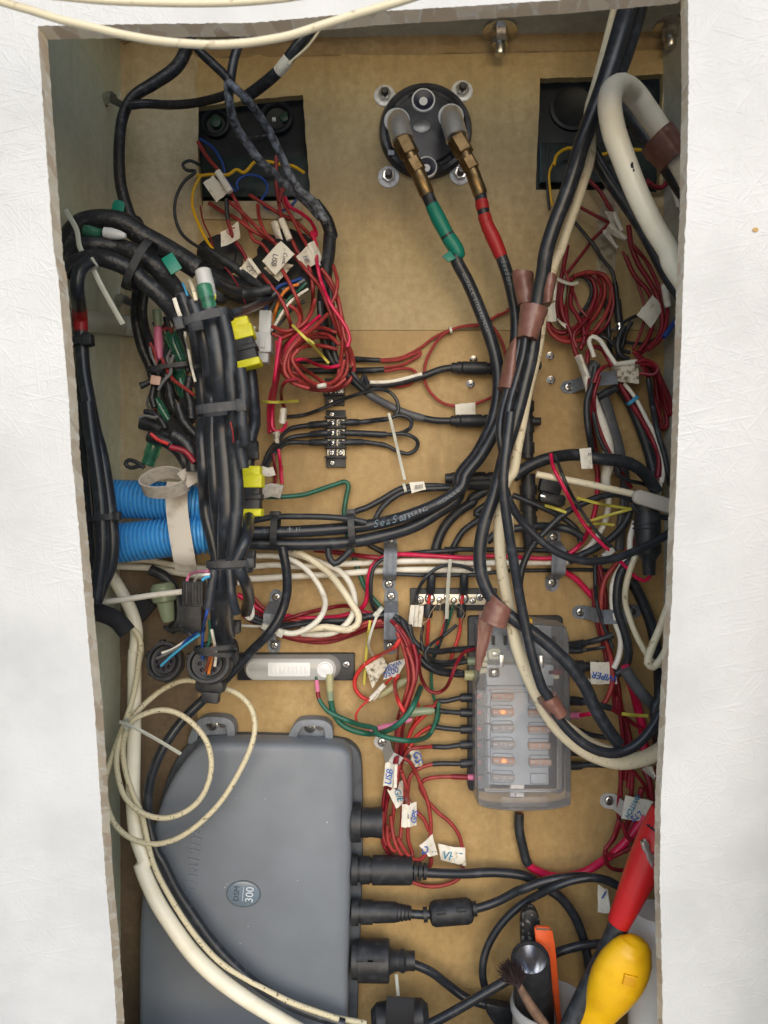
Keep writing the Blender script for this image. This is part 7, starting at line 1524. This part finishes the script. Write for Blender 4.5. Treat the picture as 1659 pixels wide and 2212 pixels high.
for i in range(420):
    a_ = random.gauss(0, .36); l_ = random.uniform(120,215)*(1-.25*abs(a_)); d0 = math.radians(-118)+a_
    p0 = P('O', 430+random.gauss(0,9), 1385+random.gauss(0,7), 112+random.gauss(0,3)); p2 = P('O', 430+math.cos(d0)*l_+random.gauss(0,8), 1385+math.sin(d0)*l_+random.gauss(0,8), 116+random.gauss(0,7))
    p1 = p0.lerp(p2, .55)+Vector((random.gauss(0,.0006), random.gauss(0,.0006), random.gauss(0,.0006)))
    mb.tube([p0,p1,p2], [.00042,.00038,.0001], 3, caps=False)
br_ = mb.build('bristles', mt['hair'], parent=t, smooth=False); br_['kind'] = 'stuff'
plug('O', (405,1335), (435,1400), 112, [(0,34),(.5,30),(1,24)], mat='hair', parent=t, name='bristle_root', n=14)
def cup(lb, c, x, y, rtop, h, depth, mat, nm, cat):
    t_ = thing(nm, lb, cat, P(c, x, y, h)); s2 = su(c)*(D-h*.001)/FOC; o = P(c, x, y, h); n = 40; prof = [(1.0,0),(1.04,-.004),(1.03,-.008),(.98,-.010),(.90,-depth),(.88,-depth),(.95,-.008),(.97,0)]
    vs2 = [o + Vector((rtop*s2*r_*math.cos(2*math.pi*k_/n), rtop*s2*r_*math.sin(2*math.pi*k_/n), z_)) for r_, z_ in prof for k_ in range(n)]; m_ = len(prof)
    fs2 = [(i*n+k_, i*n+(k_+1) % n, ((i+1) % m_)*n+(k_+1) % n, ((i+1) % m_)*n+k_) for i in range(m_) for k_ in range(n)]
    MB().add(vs2, fs2).build('wall', mt[mat], parent=t_); return t_
cup('translucent plastic tub holding the flashlight and brush', 'O', 650, 1500, 265, 74, .16, 'tp', 'plastic_tub', 'tub')
t = thing('white_bottle', 'white plastic bottle with small black print beside the panel edge', 'bottle', P('O', 1420, 1300, 60))
o = P('O', 1400, 900, 84); s2 = su('O')*.612/FOC; n = 40
prof = [(.05,.004),(.8,.004),(.95,0),(1,-.006),(1,-.03),(.985,-.034),(1.0,-.04),(1.0,-.30),(.9,-.302)]
vs2 = [o + Vector((195*s2*r_*math.cos(2*math.pi*k_/n), 195*s2*r_*math.sin(2*math.pi*k_/n), z_)) for r_, z_ in prof for k_ in range(n)]
MB().add(vs2, [(i*n+k_, i*n+(k_+1) % n, (i+1)*n+(k_+1) % n, (i+1)*n+k_) for i in range(len(prof)-1) for k_ in range(n)]+[tuple(range(n))]).build('body', mt['bot'], parent=t)
G = Fr('O', 1370, 1560, 62); G.o = o + Vector((-.02, -195*s2*.99, -.155)); 
for i in range(7):
    x = -60
    while x < 120:
        l_ = random.uniform(6,20); MB().box(G, x, x+l_, -90+i*24+x*.1, -80+i*24+x*.1, -4, 3).build('small_print', mt['dk'], parent=t); x += l_+random.uniform(4,8)
flag('O', [(995,700),(1052,712),(1062,865),(988,885)], 24, 'white tape flag with a blue mark behind the red tool', text=[('1', 1015,740,80,20,'ink')], fold=((1040,712),(1050,870),26))

# ------------------------------------------------------------------ cream cord hanging in front of the white panel
w('cream cord sagging across the top of the opening in front of the panel', 'c', 52, 'A -900,-420,345 -400,-160,345 -60,-14,345 60,28,345 200,68,345 400,130,345 600,178,345 800,226,345 1000,262,345 1200,284,345 1400,292,345 B 100,282,345 250,262,345 400,232,345 600,168,345 800,104,345 1000,45,345 1150,0,345 1350,-70,345 1900,-290,345 2500,-560,345', name='cord', cat='cord', lay=False, group='cream cord in front of the panel')
w('second turn of the cream cord along the top edge of the white panel', 'c', 44, 'A -700,-330,350 -200,-140,350 200,-44,350 450,-14,350 700,8,350 1000,20,350 1300,24,350 B 0,20,350 200,8,350 400,-14,350 600,-50,350 1100,-190,350 1700,-400,350', name='cord', cat='cord', lay=False, group='cream cord in front of the panel')
print('UNLABELLED', UNL)
